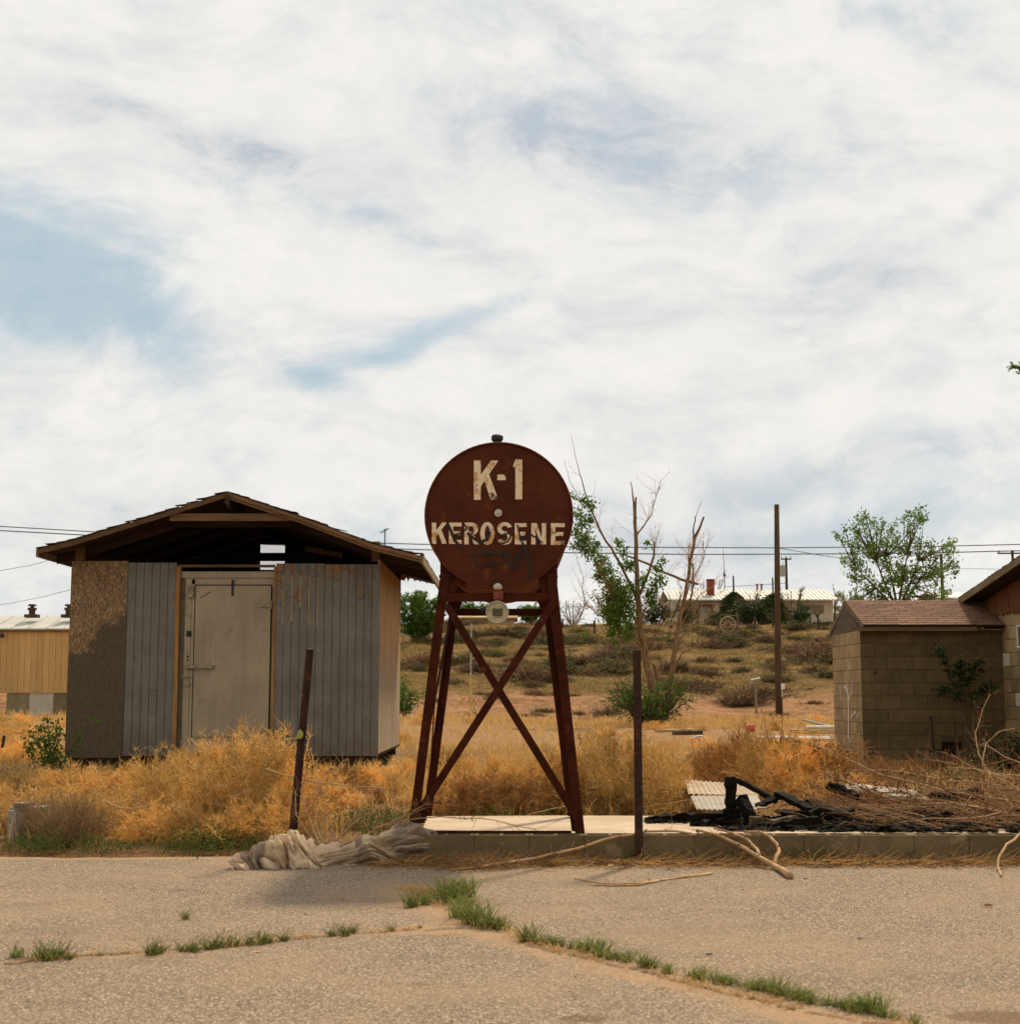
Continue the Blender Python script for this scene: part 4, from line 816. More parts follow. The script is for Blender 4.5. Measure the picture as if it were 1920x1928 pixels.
# interior trusses: rafters and collar ties
for yy in (YR0+.76, YR0+1.6, YR0+2.6):
    b = MB()
    for i in range(6):
        a, c_ = prof[i], prof[i+1]
        b.hexa([(a.x,yy,a.z-.12), (c_.x,yy,c_.z-.12), (c_.x,yy+.04,c_.z-.12), (a.x,yy+.04,a.z-.12), (a.x,yy,a.z-.021), (c_.x,yy,c_.z-.021), (c_.x,yy+.04,c_.z-.021), (a.x,yy+.04,a.z-.021)], .4)
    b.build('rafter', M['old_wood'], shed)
a, c_ = P(318, 973, YR0), P(552, 973, YR0); b = MB(); b.box(a.x, c_.x, YR0+.042, YR0+.08, a.z-.045, a.z+.045, .7); b.build('collar_tie', M['rafter'], shed)
a, c_ = P(322, 984, YR0+.7), P(560, 984, YR0+.7); b = MB(); b.box(a.x, c_.x, YR0+.70, YR0+.74, a.z-.06, a.z+.03, .0); b.build('collar_tie', M['old_wood'], shed)
a, c_ = P(575, 1033, 20.2), P(645, 1046, 20.0); b = MB(); b.bar(a, c_, .03, .07, tone=.8); b.build('loose_board', M['rafter'], shed)
b = MB(); q = P(428, 936, YR0-.03); b.box(q.x-.03, q.x+.03, YR0-.035, YR0-.022, q.z-.09, q.z+.03, .4); b.box(q.x-.02, q.x+.02, YR0+.045, YR1, q.z-.12, q.z+.02, .2); b.build('ridge_board', M['old_wood'], shed)
# ragged sheathing hanging behind the right eave
e = prof[6]; b = MB(); rr_ = random.Random(3); n_ = 26
xa_, xb_ = P(752, 1080, 22.62).x, P(812, 1080, 22.62).x; lowz = [P(780, 1093+rr_.uniform(-5, 4)+(4 if i > 20 else 0)-(8 if 8 < i < 12 else 0), 22.62).z for i in range(n_+1)]
for i in range(n_):
    xa2, xb2 = xa_+(xb_-xa_)*i/n_, xa_+(xb_-xa_)*(i+1)/n_; zt1 = max(e.z-.02+(e.x-xa2)*.30, lowz[i]+.03)
    b.hexa([(xa2,22.62,lowz[i]),(xb2,22.62,lowz[i+1]),(xb2,22.64,lowz[i+1]),(xa2,22.64,lowz[i]),(xa2,22.62,zt1),(xb2,22.62,zt1),(xb2,22.64,zt1),(xa2,22.64,zt1)], .5)
b.build('torn_sheathing', M['raw_side'], shed)
# ---------------------------------------------------------------- small block outbuilding, right
YK = 23.0
KX0 = P(1622.5, 1300, YK).x; KZT = P(1622, 1186, YK).z; KZ0 = KZT-.203*12; KD = 2.0; KX1 = 7.62
blk = root('block_shed', (KX0, YK, gz(KX0, YK)), 'small grey block outbuilding with a brown shingle roof joined to the bigger building', 'outbuilding')
def block_course(b, o, u, z0, n, lift, length, d, skip=None, pale=None, tones=(.2, .8)):
    """one course of 0.4 m blocks along u from o; faces stand proud by d (outward vector)"""
    u = Vector(u); dv = Vector(d); k = -lift
    while k < length:
        a_, c_ = max(k, 0)+.004, min(k+.4, length)-.004; k += .4
        if c_-a_ < .02: continue
        mid = (a_+c_)/2
        if skip and skip(mid, z0): continue
        p0 = Vector(o)+u*a_; p1 = Vector(o)+u*c_; z1 = z0+.195
        f = [Vector((p0.x,p0.y,z0)), Vector((p1.x,p1.y,z0)), Vector((p1.x,p1.y,z1)), Vector((p0.x,p0.y,z1))]
        g = [q+dv for q in f]; n_ = u.cross(Vector((0,0,1)))
        order = [f[0], f[1], f[2], f[3], g[0], g[1], g[2], g[3]] if n_.dot(dv) > 0 else [f[1], f[0], f[3], f[2], g[1], g[0], g[3], g[2]]
        b.add(order, [(3,2,1,0),(4,5,6,7),(0,1,5,4),(1,2,6,5),(2,3,7,6),(3,0,4,7)], random.uniform(*tones))
# front wall (faces the camera), its opening low down near the right
hx0, hx1 = P(1768, 1420, YK).x, P(1812, 1420, YK).x; hz1 = P(1790, 1397, YK).z; hz0 = hz1-.40
b = MB()
for k in range(12):
    z0 = KZ0+k*.203
    block_course(b, (KX0+.001, YK, 0), (1,0,0), z0, 0, .2*((k+1) % 2), KX1-KX0-.002, (0,-.006,0), skip=lambda s_, z: hx0-.05 < KX0+s_ < hx1+.05 and hz0-.06 < z+.1 < hz1+.04)
b.build('front_wall', M['block'], blk, bevel=.003)
b = MB()
for k in range(12):
    z0 = KZ0+k*.203
    block_course(b, (KX0, YK+KD-.001, 0), (0,-1,0), z0, 0, .2*(k % 2), KD-.001, (-.006,0,0))
b.build('end_wall', M['block_lit'], blk, bevel=.003)
b = MB()
b.box(KX0+.001, hx0, YK+.0015, YK+.19, KZ0-.2, KZT); b.box(hx1, KX1, YK+.0015, YK+.19, KZ0-.2, KZT); b.box(hx0, hx1, YK+.0015, YK+.19, KZ0-.2, hz0); b.box(hx0, hx1, YK+.0015, YK+.19, hz1, KZT)
b.box(KX0+.0012, KX0+.19, YK+.1901, YK+KD, KZ0-.2, KZT); b.box(KX0+.1901, KX1, YK+KD-.19, YK+KD, KZ0-.2, KZT)
b.build('wall_core', M['mortar'], blk)
b = MB(); b.box(hx0+.02, hx1-.02, YK+.10, YK+.12, hz0, hz1-.05); b.build('opening_board', M['old_wood'], blk)
rz = P(1592, 1131, YK+1.0).z; ez = P(1640, 1176, YK-.18).z; ey = YK-.18; ry = YK+1.0; rx0 = P(1592, 1131, ry).x
gp = P(1612, 1181, YK-.0)
b = MB(); b.prism([(KX0-.004, YK+.0, KZT-.0), (KX0-.004, YK+KD, KZT), (KX0-.004, ry, rz-.05)], (.02,0,0)); b.build('gable_board', M['osb'], blk)
m_ = (rz-ez)/(ry-ey)
b = MB()
for s_ in (1, -1):
    y0_, y1_ = (ey, ry) if s_ > 0 else (2*ry-ey+.05, ry); z0 = ez if s_ > 0 else ez-.05*m_
    f = [(rx0,y0_,z0-.03), (7.95,y0_,z0-.03), (7.95,y1_,rz-.03), (rx0,y1_,rz-.03)]
    f2 = [(p_[0], p_[1], p_[2]+.02) for p_ in f]
    b.hexa(f+f2 if s_ > 0 else [f[i] for i in (3,2,1,0)]+[f2[i] for i in (3,2,1,0)])
rfk = b.build('roof', M['deck'], blk)
b = MB(); nrow = 12; L = math.hypot(ry-ey, rz-ez)
for s_ in (1, -1):
    for r_ in range(nrow):
        t0 = r_/nrow; t1 = (r_+1.25)/nrow; x = rx0-.02-.15*(r_ % 2)-random.uniform(0, .08)
        while x < 7.95:
            x0_ = max(x, rx0-.02); x1_ = min(x+.30, 7.95); x += .305
            if x1_-x0_ < .02: continue
            ya, za = ey-.03+(ry-ey+.03)*t0, ez-.012+(rz-ez+.012)*t0+.012; yb_, zb_ = ey+(ry-ey)*min(t1, 1), ez+(rz-ez)*min(t1, 1)+.002
            if s_ < 0: ya, yb_ = 2*ry-ya, 2*ry-yb_
            j = random.uniform(0, .004)
            f = [(x0_+.002,ya,za-.006), (x1_-.002,ya,za-.006+j), (x1_-.002,yb_,zb_-.006), (x0_+.002,yb_,zb_-.006)]; f2 = [(p_[0], p_[1], p_[2]+.007) for p_ in f]
            b.hexa(f+f2 if s_ > 0 else [f[i] for i in (3,2,1,0)]+[f2[i] for i in (3,2,1,0)], random.random())
b.build('shingles', M['shingle'], rfk)
b = MB(); x1_ = P(1838, 1185, ey+.03).x; x0_ = P(1601, 1180, ey+.03).x; b.box(x0_, x1_, ey+.01, ey+.045, P(1700, 1188, ey).z, ez-.035, .6); b.box(x0_+.01, KX1-.01, ey+.0455, YK-.02, ez-.09, ez-.06, .2); b.build('fascia', M['fascia_x'], rfk)
for s_ in (1, -1):
    b = MB(); f = lambda y_: y_ if s_ > 0 else 2*ry-y_
    b.bar((rx0-.012, f(ey), ez-.045), (rx0-.012, f(ry), rz-.045), .022, .07, tone=.1); b.build('rake_board', M['fascia'], rfk)
q = P(1757, 1395, YK-.05); b = MB(); b.tube([(q.x, YK-.05, gz(q.x, YK)-.1), (q.x-.02, YK-.05, P(1754,1352,YK).z), (q.x-.04, YK-.02, P(1752,1349,YK).z)], .013, 8); b.build('pipe', M['black'], blk)
q = P(1648, 1266, YK-.0075); b = MB(); b.bar((q.x-.03, YK-.008, q.z-.012), (q.x+.035, YK-.008, q.z+.014), .003, .022); b.build('mark', M['spray'], blk)
def face_xy(px, py, X):   # point on the plane x = X
    th = R(PITCH); u = (px-960)/FPX; v = -(py-964)/FPX; d = (u, math.cos(th)-v*math.sin(th), math.sin(th)+v*math.cos(th)); t = X/d[0]; return Vector((X, d[1]*t, H_EYE+d[2]*t))
XG = KX0-.009
for j, s_ in enumerate([[(1597,1392),(1597,1330),(1596,1304),(1591,1292),(1589,1296)], [(1597,1318),(1604,1300),(1604,1283)], [(1596,1306),(1594,1281)], [(1581,1291),(1583,1318)], [(1587,1310),(1589,1338),(1588,1350)], [(1601,1352),(1608,1342),(1611,1340),(1612,1350)], [(1614,1352),(1617,1343)], [(1598,1388),(1598,1410)]]):
    b = MB(); pts = [face_xy(a_, c_, XG-.0003*j) for a_, c_ in s_]; wd = .05 if j == 0 else .028
    for i in range(len(pts)-1): b.bar(pts[i], pts[i+1], .002, wd*(1.0 if j else 1.3-.15*i), up=(0,1,0) if abs((pts[i+1]-pts[i]).normalized().z) > .5 else (0,0,1))
    b.build('paint_drip', M['white_patch'], blk)

# ---------------------------------------------------------------- big block building at the right edge
MX = 7.62; MY1 = 23.9; MY0 = 13.4
big = root('block_building', (MX, 19, gz(MX, 19)), 'large block building with brown wood shake gable at the right edge of the photo', 'building')
ZB = P(1880, 1156, MX/((1880-960)/FPX)).z; ZB = round(ZB, 3); nc = 12; ZB0 = ZB-nc*.203
b = MB(); patches = []
for q in (face_xy(1895.5, 1238, MX), face_xy(1918, 1310, MX)):
    k = int((q.z-ZB0)/.203); s_ = MY1-q.y; lift = .2*(k % 2); j = math.floor((s_+lift)/.4); patches.append((k, j*.4-lift))
for k in range(nc):
    lift = .2*(k % 2)
    block_course(b, (MX, MY1, 0), (0,-1,0), ZB0+k*.203, 0, lift, MY1-MY0, (-.006,0,0), skip=lambda s_, z, k=k: any(k == pk and pj < s_ < pj+.4 for pk, pj in patches), tones=(.1, .9))
b.build('side_wall', M['block_lit'], big, bevel=.003)
for pk, pj in patches:
    b = MB(); z0 = ZB0+pk*.203; b.box(MX-.007, MX+.001, MY1-pj-.396, MY1-pj-.004, z0, z0+.195); o = b.build('painted_block', M['white_patch'], big); o['label'] = 'single block painted white'
rk = face_xy(1808, 1127, 7.3); rk2 = face_xy(1920, 1050, 7.3); sl_ = (rk2.z-rk.z)/(rk.y-rk2.y); yr = 18.3; zrg = rk.z+sl_*(rk.y-yr)
b = MB(); b.box(MX+.002, 15.5, MY0, MY1, ZB0-.2, ZB); b.build('wall_core', M['mortar'], big)
b = MB()
yy = MY1-.01; ztop = lambda y_: rk.z-.10+sl_*(rk.y-y_) if y_ > yr else zrg-.10-sl_*(yr-y_)
while yy > MY0:
    w_ = random.uniform(.06, .14); y2 = max(yy-w_, MY0); e = random.uniform(-.02, .012)
    b.hexa([(MX-.03-random.uniform(0,.012),y2+.003,ZB+e-.02), (MX+.0,y2+.003,ZB-.02), (MX+.0,yy,ZB-.02), (MX-.03,yy,ZB+e-.02), (MX-.022,y2+.003,ztop(y2)), (MX+.0,y2+.003,ztop(y2)), (MX+.0,yy,ztop(yy)), (MX-.022,yy,ztop(yy))], random.random()); yy = y2
b.build('shake_gable', M['shake'], big)
b = MB(); ye2 = yr-(rk.y-yr)
for a_, c_ in (((rk.y, rk.z), (yr, zrg)), ((yr, zrg), (ye2, rk.z))):
    b.hexa([(7.3,c_[0],c_[1]-.06),(15.8,c_[0],c_[1]-.06),(15.8,a_[0],a_[1]-.06),(7.3,a_[0],a_[1]-.06),(7.3,c_[0],c_[1]),(15.8,c_[0],c_[1]),(15.8,a_[0],a_[1]),(7.3,a_[0],a_[1])])
rb = b.build('roof', M['deck'], big)
b = MB()
for a_, c_ in (((rk.y+.03, rk.z-.005), (yr, zrg)), ((yr, zrg), (ye2, rk.z))): b.bar((7.285, a_[0], a_[1]-.045), (7.285, c_[0], c_[1]-.045), .03, .10, tone=.7)
b.build('rake_board', M['fascia'], rb)
b = MB(); y_ = rk.y+.05
n_ = 34
for r_ in range(n_):
    y0_ = rk.y+.04-r_*.17; x = 7.268+random.uniform(-.006,.006)
    while x < 9.2 and y0_ > yr:
        z0 = rk.z+.006+sl_*(rk.y-y0_); z1 = z0+sl_*.2; cu = random.uniform(0, .012)
        b.hexa([(x,y0_-.2,z1),(x+.29,y0_-.2,z1),(x+.29,y0_,z0+cu),(x,y0_,z0+cu),(x,y0_-.2,z1+.008),(x+.29,y0_-.2,z1+.008),(x+.29,y0_,z0+.008+cu),(x,y0_,z0+.008+cu)], random.random()); x += .3
b.build('shingles', M['shingle_old'], rb)
b = MB(); w0 = face_xy(1915, 1177, MX-.01); w1 = face_xy(1915, 1221, MX-.01)
b.box(MX-.03, MX-.0075, w0.y-.75, w0.y, w1.z, w1.z+.03); b.box(MX-.03, MX-.0075, w0.y-.75, w0.y, w0.z-.03, w0.z); b.box(MX-.03, MX-.0075, w0.y-.03, w0.y, w1.z+.0301, w0.z-.0301); b.box(MX-.03, MX-.0075, w0.y-.75, w0.y-.72, w1.z+.0301, w0.z-.0301)
wf = b.build('window_frame', M['white_pipe'], big); b = MB(); b.box(MX-.012, MX-.0078, w0.y-.7199, w0.y-.0301, w1.z+.0302, w0.z-.0302); b.build('pane', M['van_glass'], wf)

# ---------------------------------------------------------------- trailer home on the left
YT = 50.0; tx1 = P(131, 1240, YT).x+1.5; tx0 = P(0, 1240, YT).x-9.0; tz = lambda py: P(60, py, YT).z
tr = root('mobile_home', (tx1-5, YT, gz(tx1-3, YT)), 'tan mobile home with a white metal roof and grey skirting behind the grey shed', 'mobile home')
b = MB(); x = tx0
while x < tx1: b.box(x, min(x+.195, tx1), YT, YT+.02, tz(1304), tz(1188), random.uniform(.3, .7)); x += .205
b.box(tx0, tx1, YT+.0202, YT+3.6, tz(1304), tz(1187)); b.build('wall', M['siding_tan'], tr)
b = MB()
for i in range(22):
    x0_ = tx0-.1+i*(tx1-tx0+.2)/22; x1_ = x0_+(tx1-tx0+.2)/22
    b.hexa([(x0_,YT-.12,tz(1186)),(x1_-.02,YT-.12,tz(1186)),(x1_-.02,YT+1.9,tz(1158)+.0),(x0_,YT+1.9,tz(1158)),(x0_,YT-.12,tz(1183.5)),(x1_-.02,YT-.12,tz(1183.5)),(x1_-.02,YT+1.9,tz(1158)+.06),(x0_,YT+1.9,tz(1158)+.06)])
    b.hexa([(x1_-.02,YT-.12,tz(1186)),(x1_,YT-.12,tz(1186)),(x1_,YT+1.9,tz(1158)),(x1_-.02,YT+1.9,tz(1158)),(x1_-.02,YT-.12,tz(1183.5)+.03),(x1_,YT-.12,tz(1183.5)+.03),(x1_,YT+1.9,tz(1158)+.09),(x1_-.02,YT+1.9,tz(1158)+.09)])
b.hexa([(tx0,YT+1.901,tz(1158)),(tx1,YT+1.901,tz(1158)),(tx1,YT+3.75,tz(1186)),(tx0,YT+3.75,tz(1186)),(tx0,YT+1.901,tz(1158)+.05),(tx1,YT+1.901,tz(1158)+.05),(tx1,YT+3.75,tz(1183)),(tx0,YT+3.75,tz(1183))]); b.build('roof', M['white_roof'], tr)
b = MB(); b.box(tx0-.05, tx1+.05, YT-.10, YT-.001, tz(1189), tz(1186.2)); b.build('eave_trim', M['fascia_x'], tr)
for px0, px1, tn in ((11,33,.35), (33.3,54,.4), (54.3,77,.95), (77.3,99,.97), (99.3,131,.1), (131.5,170,.2), (-60,-24,.2)):
    b = MB(); b.box(P(px0,1320,YT).x, P(px1,1320,YT).x, YT+.06, YT+.08, gz(-16,YT)-.1, tz(1305), tn); o = b.build('skirting_panel', M['skirt_pale' if tn > .9 else 'skirt'], tr)
for px, yv in ((60, YT+.9), (129, YT+.9)):
    q = P(px, 1162, yv); b = MB(); b.box(q.x-.22, q.x+.22, yv-.15, yv+.2, q.z-.02, q.z+.09); b.tube([(q.x,yv,q.z+.0901),(q.x,yv,q.z+.24)], .11, 12); b.tube([(q.x,yv,q.z+.2401),(q.x,yv,q.z+.26),(q.x,yv,q.z+.32)], [.15,.16,.15], 12); b.tube([(q.x,yv,q.z+.3201),(q.x,yv,q.z+.38)], .07, 10); b.tube([(q.x,yv,q.z+.3801),(q.x,yv,q.z+.40),(q.x,yv,q.z+.44)], [.14,.15,.12], 12); b.build('roof_vent', M['far_pole'], tr)
q = P(3, 1199, YT-.15); b = MB(); b.tube([(q.x,YT,q.z+.05),(q.x,YT-.12,q.z+.08),(q.x,YT-.14,q.z)], [.03,.05,.09], 10); b.build('outdoor_lamp', M['black'], tr)

# ---------------------------------------------------------------- house on the hill
YH = 130.0; hz = lambda py: P(1300, py, YH).z; hx = lambda px: P(px, 1140, YH).x
hs = root('farmhouse', (hx(1420), YH, gz(hx(1420), YH)), 'long cream farmhouse with a pale metal roof and red chimney on the hill', 'house')
zg = gz(hx(1420), YH)-.3
b = MB(); b.box(hx(1263), hx(1571), YH+.6, YH+8, zg, hz(1129)); b.box(hx(1263), hx(1280), YH-1.2, YH+.5999, zg, hz(1132)); b.build('wall', M['house'], hs)
b = MB(); n_ = 40; xa, xb = hx(1258), hx(1577)
for i in range(n_):
    x0_ = xa+(xb-xa)*i/n_; x1_ = xa+(xb-xa)*(i+1)/n_
    for e0, e1, dz in ((x0_, x1_-.12, 0), (x1_-.12, x1_, .05)):
        b.hexa([(e0,YH-.2,hz(1131)),(e1,YH-.2,hz(1131)),(e1,YH+4.5,hz(1106)),(e0,YH+4.5,hz(1106)),(e0,YH-.2,hz(1129)+dz),(e1,YH-.2,hz(1129)+dz),(e1,YH+4.5,hz(1104)+dz),(e0,YH+4.5,hz(1104)+dz)])
b.hexa([(xa,YH+4.501,hz(1106)),(xb,YH+4.501,hz(1106)),(xb,YH+9,hz(1131)),(xa,YH+9,hz(1131)),(xa,YH+4.501,hz(1104)),(xb,YH+4.501,hz(1104)),(xb,YH+9,hz(1129)),(xa,YH+9,hz(1129))]); hr = b.build('roof', M['white_roof'], hs)
b = MB(); q0, q1 = P(1332, 1116, YH+1.6), P(1344.5, 1092, YH+1.6); b.box(q0.x, q1.x, YH+1.6, YH+2.3, q0.z-.3, q1.z); b.box(q0.x-.05, q1.x+.05, YH+1.55, YH+2.35, q1.z+.001, q1.z+.08); b.build('chimney', M['brick'], hr)
b = MB(); b.box(hx(1296), hx(1345), YH-.05, YH-.0, hz(1143), hz(1138)); b.box(hx(1311), hx(1316), YH-.1, YH+.0, zg, hz(1143)-.001); b.box(hx(1337), hx(1342), YH-.1, YH+.0, zg, hz(1143)-.001); b.box(hx(1289), hx(1293), YH-.1, YH, zg, hz(1143)-.001); b.build('porch_frame', M['dark_trim'], hs)
for px0, px1, py0, py1 in ((1516,1553,1139,1154), (1252+22,1279,1143,1160)):
    b = MB(); b.box(hx(px0), hx(px1), YH+(.5 if px0 > 1400 else -1.3), YH+(.599 if px0 > 1400 else -1.201), hz(py1), hz(py0)); wn = b.build('window', M['window_board'], hs)
b = MB(); b.box(hx(1521), hx(1532), YH+.42, YH+.499, hz(1153), hz(1147)); b.build('board', M['house'], hs)
for px in (1425, 1433):
    q = P(px, 1107, YH+4.5); b = MB(); b.tube([(q.x,YH+4.4,q.z-.2),(q.x,YH+4.4,q.z+.25)], .08, 8); b.tube([(q.x,YH+4.4,q.z+.2501),(q.x,YH+4.4,q.z+.36)], .12, 8); b.build('roof_vent', M['brick'], hr)
q = P(1364, 1107, YH+4.6); q2 = P(1361, 1028, YH+4.6)
o = root('radio_mast', (q.x, q.y, q.z-.4), 'thin tall radio mast rising behind the farmhouse chimney', 'mast'); b = MB(); b.tube([(q.x,q.y,gz(q.x,q.y+5)),(q.x,q.y,q.z+1.0),(q2.x,q2.y,q2.z)], [.05,.04,.015], 5); b.build('rod', M['far_pole'], o); q = P(1364, 1083, YH+4.5); b = MB(); b.box(q.x-.1,q.x+.1,q.y,q.y+.2,q.z-.12,q.z+.12); b.tube([(q.x-.15,q.y+.1,q.z+.2),(q.x+.12,q.y+.1,q.z+.3)], .03, 4); b.build('junction_box', M['far_pole'], o)
# outbuildings and pale buildings beyond
def hut(name, px0, px1, pye, pyb, Y, roofm, wallm, lab, cat, rise=5, ov=.3, depth=5):
    x0, x1 = P(px0, pye, Y).x, P(px1, pye, Y).x; ze = P((px0+px1)/2, pye, Y).z; zr_ = P((px0+px1)/2, pye-rise, Y).z; z0 = min(P(px0, pyb, Y).z, gz(x0, Y), gz(x1, Y))-.3
    h = root(name, ((x0+x1)/2, Y, z0), lab, cat); b = MB(); b.box(x0+ov, x1-ov, Y, Y+depth, z0, ze); b.build('wall', M[wallm], h)
    b = MB(); b.hexa([(x0,Y-.3,ze+.002),(x1,Y-.3,ze+.002),(x1,Y+depth/2,zr_),(x0,Y+depth/2,zr_),(x0,Y-.3,ze+.09),(x1,Y-.3,ze+.09),(x1,Y+depth/2,zr_+.08),(x0,Y+depth/2,zr_+.08)]); b.hexa([(x0,Y+depth/2+.001,zr_),(x1,Y+depth/2+.001,zr_),(x1,Y+depth+.3,ze+.002),(x0,Y+depth+.3,ze+.002),(x0,Y+depth/2+.001,zr_+.08),(x1,Y+depth/2+.001,zr_+.08),(x1,Y+depth+.3,ze+.09),(x0,Y+depth+.3,ze+.09)]); b.build('roof', M[roofm], h); return h
h = hut('outbuilding', 856, 975, 1165, 1195, 112, 'far_beige', 'far_beige', 'low beige outbuilding on the hill seen between the tank legs', 'outbuilding', 7)
b = MB(); x0, x1 = P(868, 1180, 112).x, P(889, 1180, 112).x; z0 = P(880, 1200, 112).z; b.box(x0, x1, 111.9, 111.99, z0, P(880, 1172, 112).z); b.build('door', M['dark_trim'], h)
hut('white_building', 1764, 1832, 1127, 1150, 150, 'white_roof', 'white_roof', 'plain white building behind the brown shingle roof at the right', 'building', 16, .1, 9)
# ---------------------------------------------------------------- poles
b = MB(); q0 = P(1467.5, 1356, 50); q1 = P(1462, 950, 50); zb_ = gz(q0.x, 50)
b.tube([(q0.x, 50, zb_-.4), (q0.x-.02, 50, zb_+1.5), ((q0.x+q1.x)/2-.02, 50, (zb_+q1.z)/2), (q1.x, 50, q1.z)], [.125, .12, .105, .085], 12)
pr_ = root('wooden_pole', (q0.x, 50, zb_), 'tall bare wooden pole standing alone left of the block outbuilding', 'pole'); b.build('shaft', M['pole_wood'], pr_, smooth=True)
q = P(1473, 1293, 49.8); b = MB(); b.box(q.x-.05, q.x+.07, 49.75, 49.87, q.z-.10, q.z+.10); b.tube([(q.x-.02,49.8,q.z-.1001),(q.x-.02,49.8,q.z-.35)], .02, 6); b.build('meter_box', M['white_pipe'], pr_, bevel=.01)
def pole(name, px, pyt, Y, r, lab, arms=(), pyb=None, arm_w=2.2, cat='pole', mat='far_pole'):
    q = P(px, pyt, Y); z0 = gz(q.x, Y); o = root(name, (q.x, Y, z0), lab, cat); b = MB(); b.tube([(q.x, Y, z0-.3), (q.x, Y, q.z)], [r, r*.75], 8); b.build('shaft', M[mat], o)
    for py, w_ in arms:
        a = P(px, py, Y); b = MB(); b.box(a.x-w_/2, a.x+w_/2, Y-.14, Y-.04, a.z-.07, a.z+.07)
        b.build('crossarm', M[mat], o)
        for dx in (-.45, 0, .45):
            b = MB(); b.tube([(a.x+dx*w_, Y-.09, a.z+.071), (a.x+dx*w_, Y-.09, a.z+.28)], [.04, .06], 6); b.build('insulator', M[mat], o)
    return o
o = pole('utility_pole', 1479.5, 1050, 160, .17, 'far utility pole carrying a grey transformer above the farmhouse roof', [(1053, 1.1)], cat='utility pole')
q = P(1474, 1074, 159.5); b = MB(); b.tube([(q.x,159.6,q.z-.65),(q.x,159.6,q.z+.55)], .3, 10); b.tube([(q.x,159.6,q.z+.5501),(q.x,159.6,q.z+.95)], .05, 5); b.build('transformer', M['grey_metal'], o)
pole('utility_pole', 1771.5, 1043, 120, .16, 'plain dark utility pole in front of the big green tree', (), cat='utility pole')
pole('utility_pole', 1905.5, 1036, 140, .17, 'utility pole with a wide crossarm just above the right building', [(1042, 2.9)], cat='utility pole')
def wire(name, pts, r, lab, group=None, sub=6):
    pts = [P(*p_) for p_ in pts]; b = MB(); b.tube(pts, r, 4, cap=True)
    o = b.build(name, M['wire'], None, tuple(pts[0])); tag(o, lab, 'wire', group); return o
wire('power_line', [(-300,974,62),(0,991,62),(170,1001,62),(500,1016,62),(780,1024.5,62),(1080,1030,62),(1460,1031.5,62),(1750,1029,62),(1920,1025,62),(2300,1010,62)], .020, 'upper of the two long power lines crossing the whole sky')
wire('power_line', [(-300,985,62),(0,999,62),(150,1007,62),(500,1025,62),(790,1035,62),(1080,1041,62),(1300,1044,62),(1560,1043,62),(1750,1041,62),(1920,1037,62),(2300,1026,62)], .022, 'lower of the two long power lines crossing the whole sky')
wire('service_wire', [(-200,1110,62),(0,1074.5,62),(60,1064,62),(95,1054,62),(200,1030,62)], .010, 'thin wire rising to the left eave of the grey shed, the higher one')
wire('service_wire', [(-100,1151,62),(20,1136,62),(80,1124,62),(135,1110,62),(220,1092,62)], .009, 'faint thin wire low in the sky left of the grey shed')
wire('service_wire', [(1466,1032,70),(1560,1048,90),(1640,1057,110),(1772,1070,120),(1904,1072,140)], .018, 'thin slanting wire from the tall bare pole to the far right pole')
wire('service_wire', [(1479,1098,160),(1420,1102,150),(1364,1105,136)], .025, 'short low wire running from transformer pole to farmhouse roof')
wire('service_wire', [(1060,1143,140),(1200,1139,140),(1330,1128,140)], .016, 'faint wire crossing behind the leafy tree to the farmhouse')
# aerial seen over the shed roof, clothes post, survey pole, chain link frame
q = P(724.5, 1017, 75); z0 = gz(q.x, 75); o = root('antenna', (q.x, 75, z0), 'small television aerial poking above the right side of the shed roof', 'antenna')
b = MB(); b.tube([(q.x,75,z0),(q.x,75,P(724,996,75).z)], .03, 5); b.build('mast', M['far_pole'], o)
b = MB(); a = P(717, 1003, 75); c_ = P(731, 995, 75); b.tube([a, c_], .022, 4)
for t in np.linspace(0, 1, 6):
    p_ = a.lerp(c_, t); l = .30*(1-t*.4); b.tube([(p_.x-l*.4,75-l,p_.z+.04*l),(p_.x+l*.4,75+l,p_.z-.04*l)], .008, 3)
b.build('aerial', M['far_pole'], o)
q = P(1424, 1345, 47); z0 = gz(q.x, 47); t_ = P(1422, 1280, 47); o = root('clothesline_post', (q.x, 47, z0), 'grey metal T-shaped clothesline post standing left of the bare wooden pole', 'post')
b = MB(); b.tube([(q.x,47,z0-.1),(t_.x,47,t_.z)], .035, 8); b.build('upright', M['steel'], o); b = MB(); a, c_ = P(1414, 1281.5, 46.9), P(1430, 1278, 47.1); b.tube([a, c_], .045, 8); b.build('crossbar', M['grey_metal'], o)
q = P(886, 1360, 44); z0 = gz(q.x, 44); o = root('marker_pole', (q.x, 44, z0), 'thin marker pole, grey above and yellow below, seen between the tank legs', 'pole')
zc = P(886, 1272, 44).z; b = MB(); b.tube([(q.x,44,z0-.1),(q.x,44,zc)], .024, 6); b.build('lower_tube', M['yellow'], o); b = MB(); b.tube([(q.x,44,zc+.0005),(q.x+.01,44,P(887,1174,44).z)], .026, 6); b.build('upper_tube', M['grey_metal'], o)
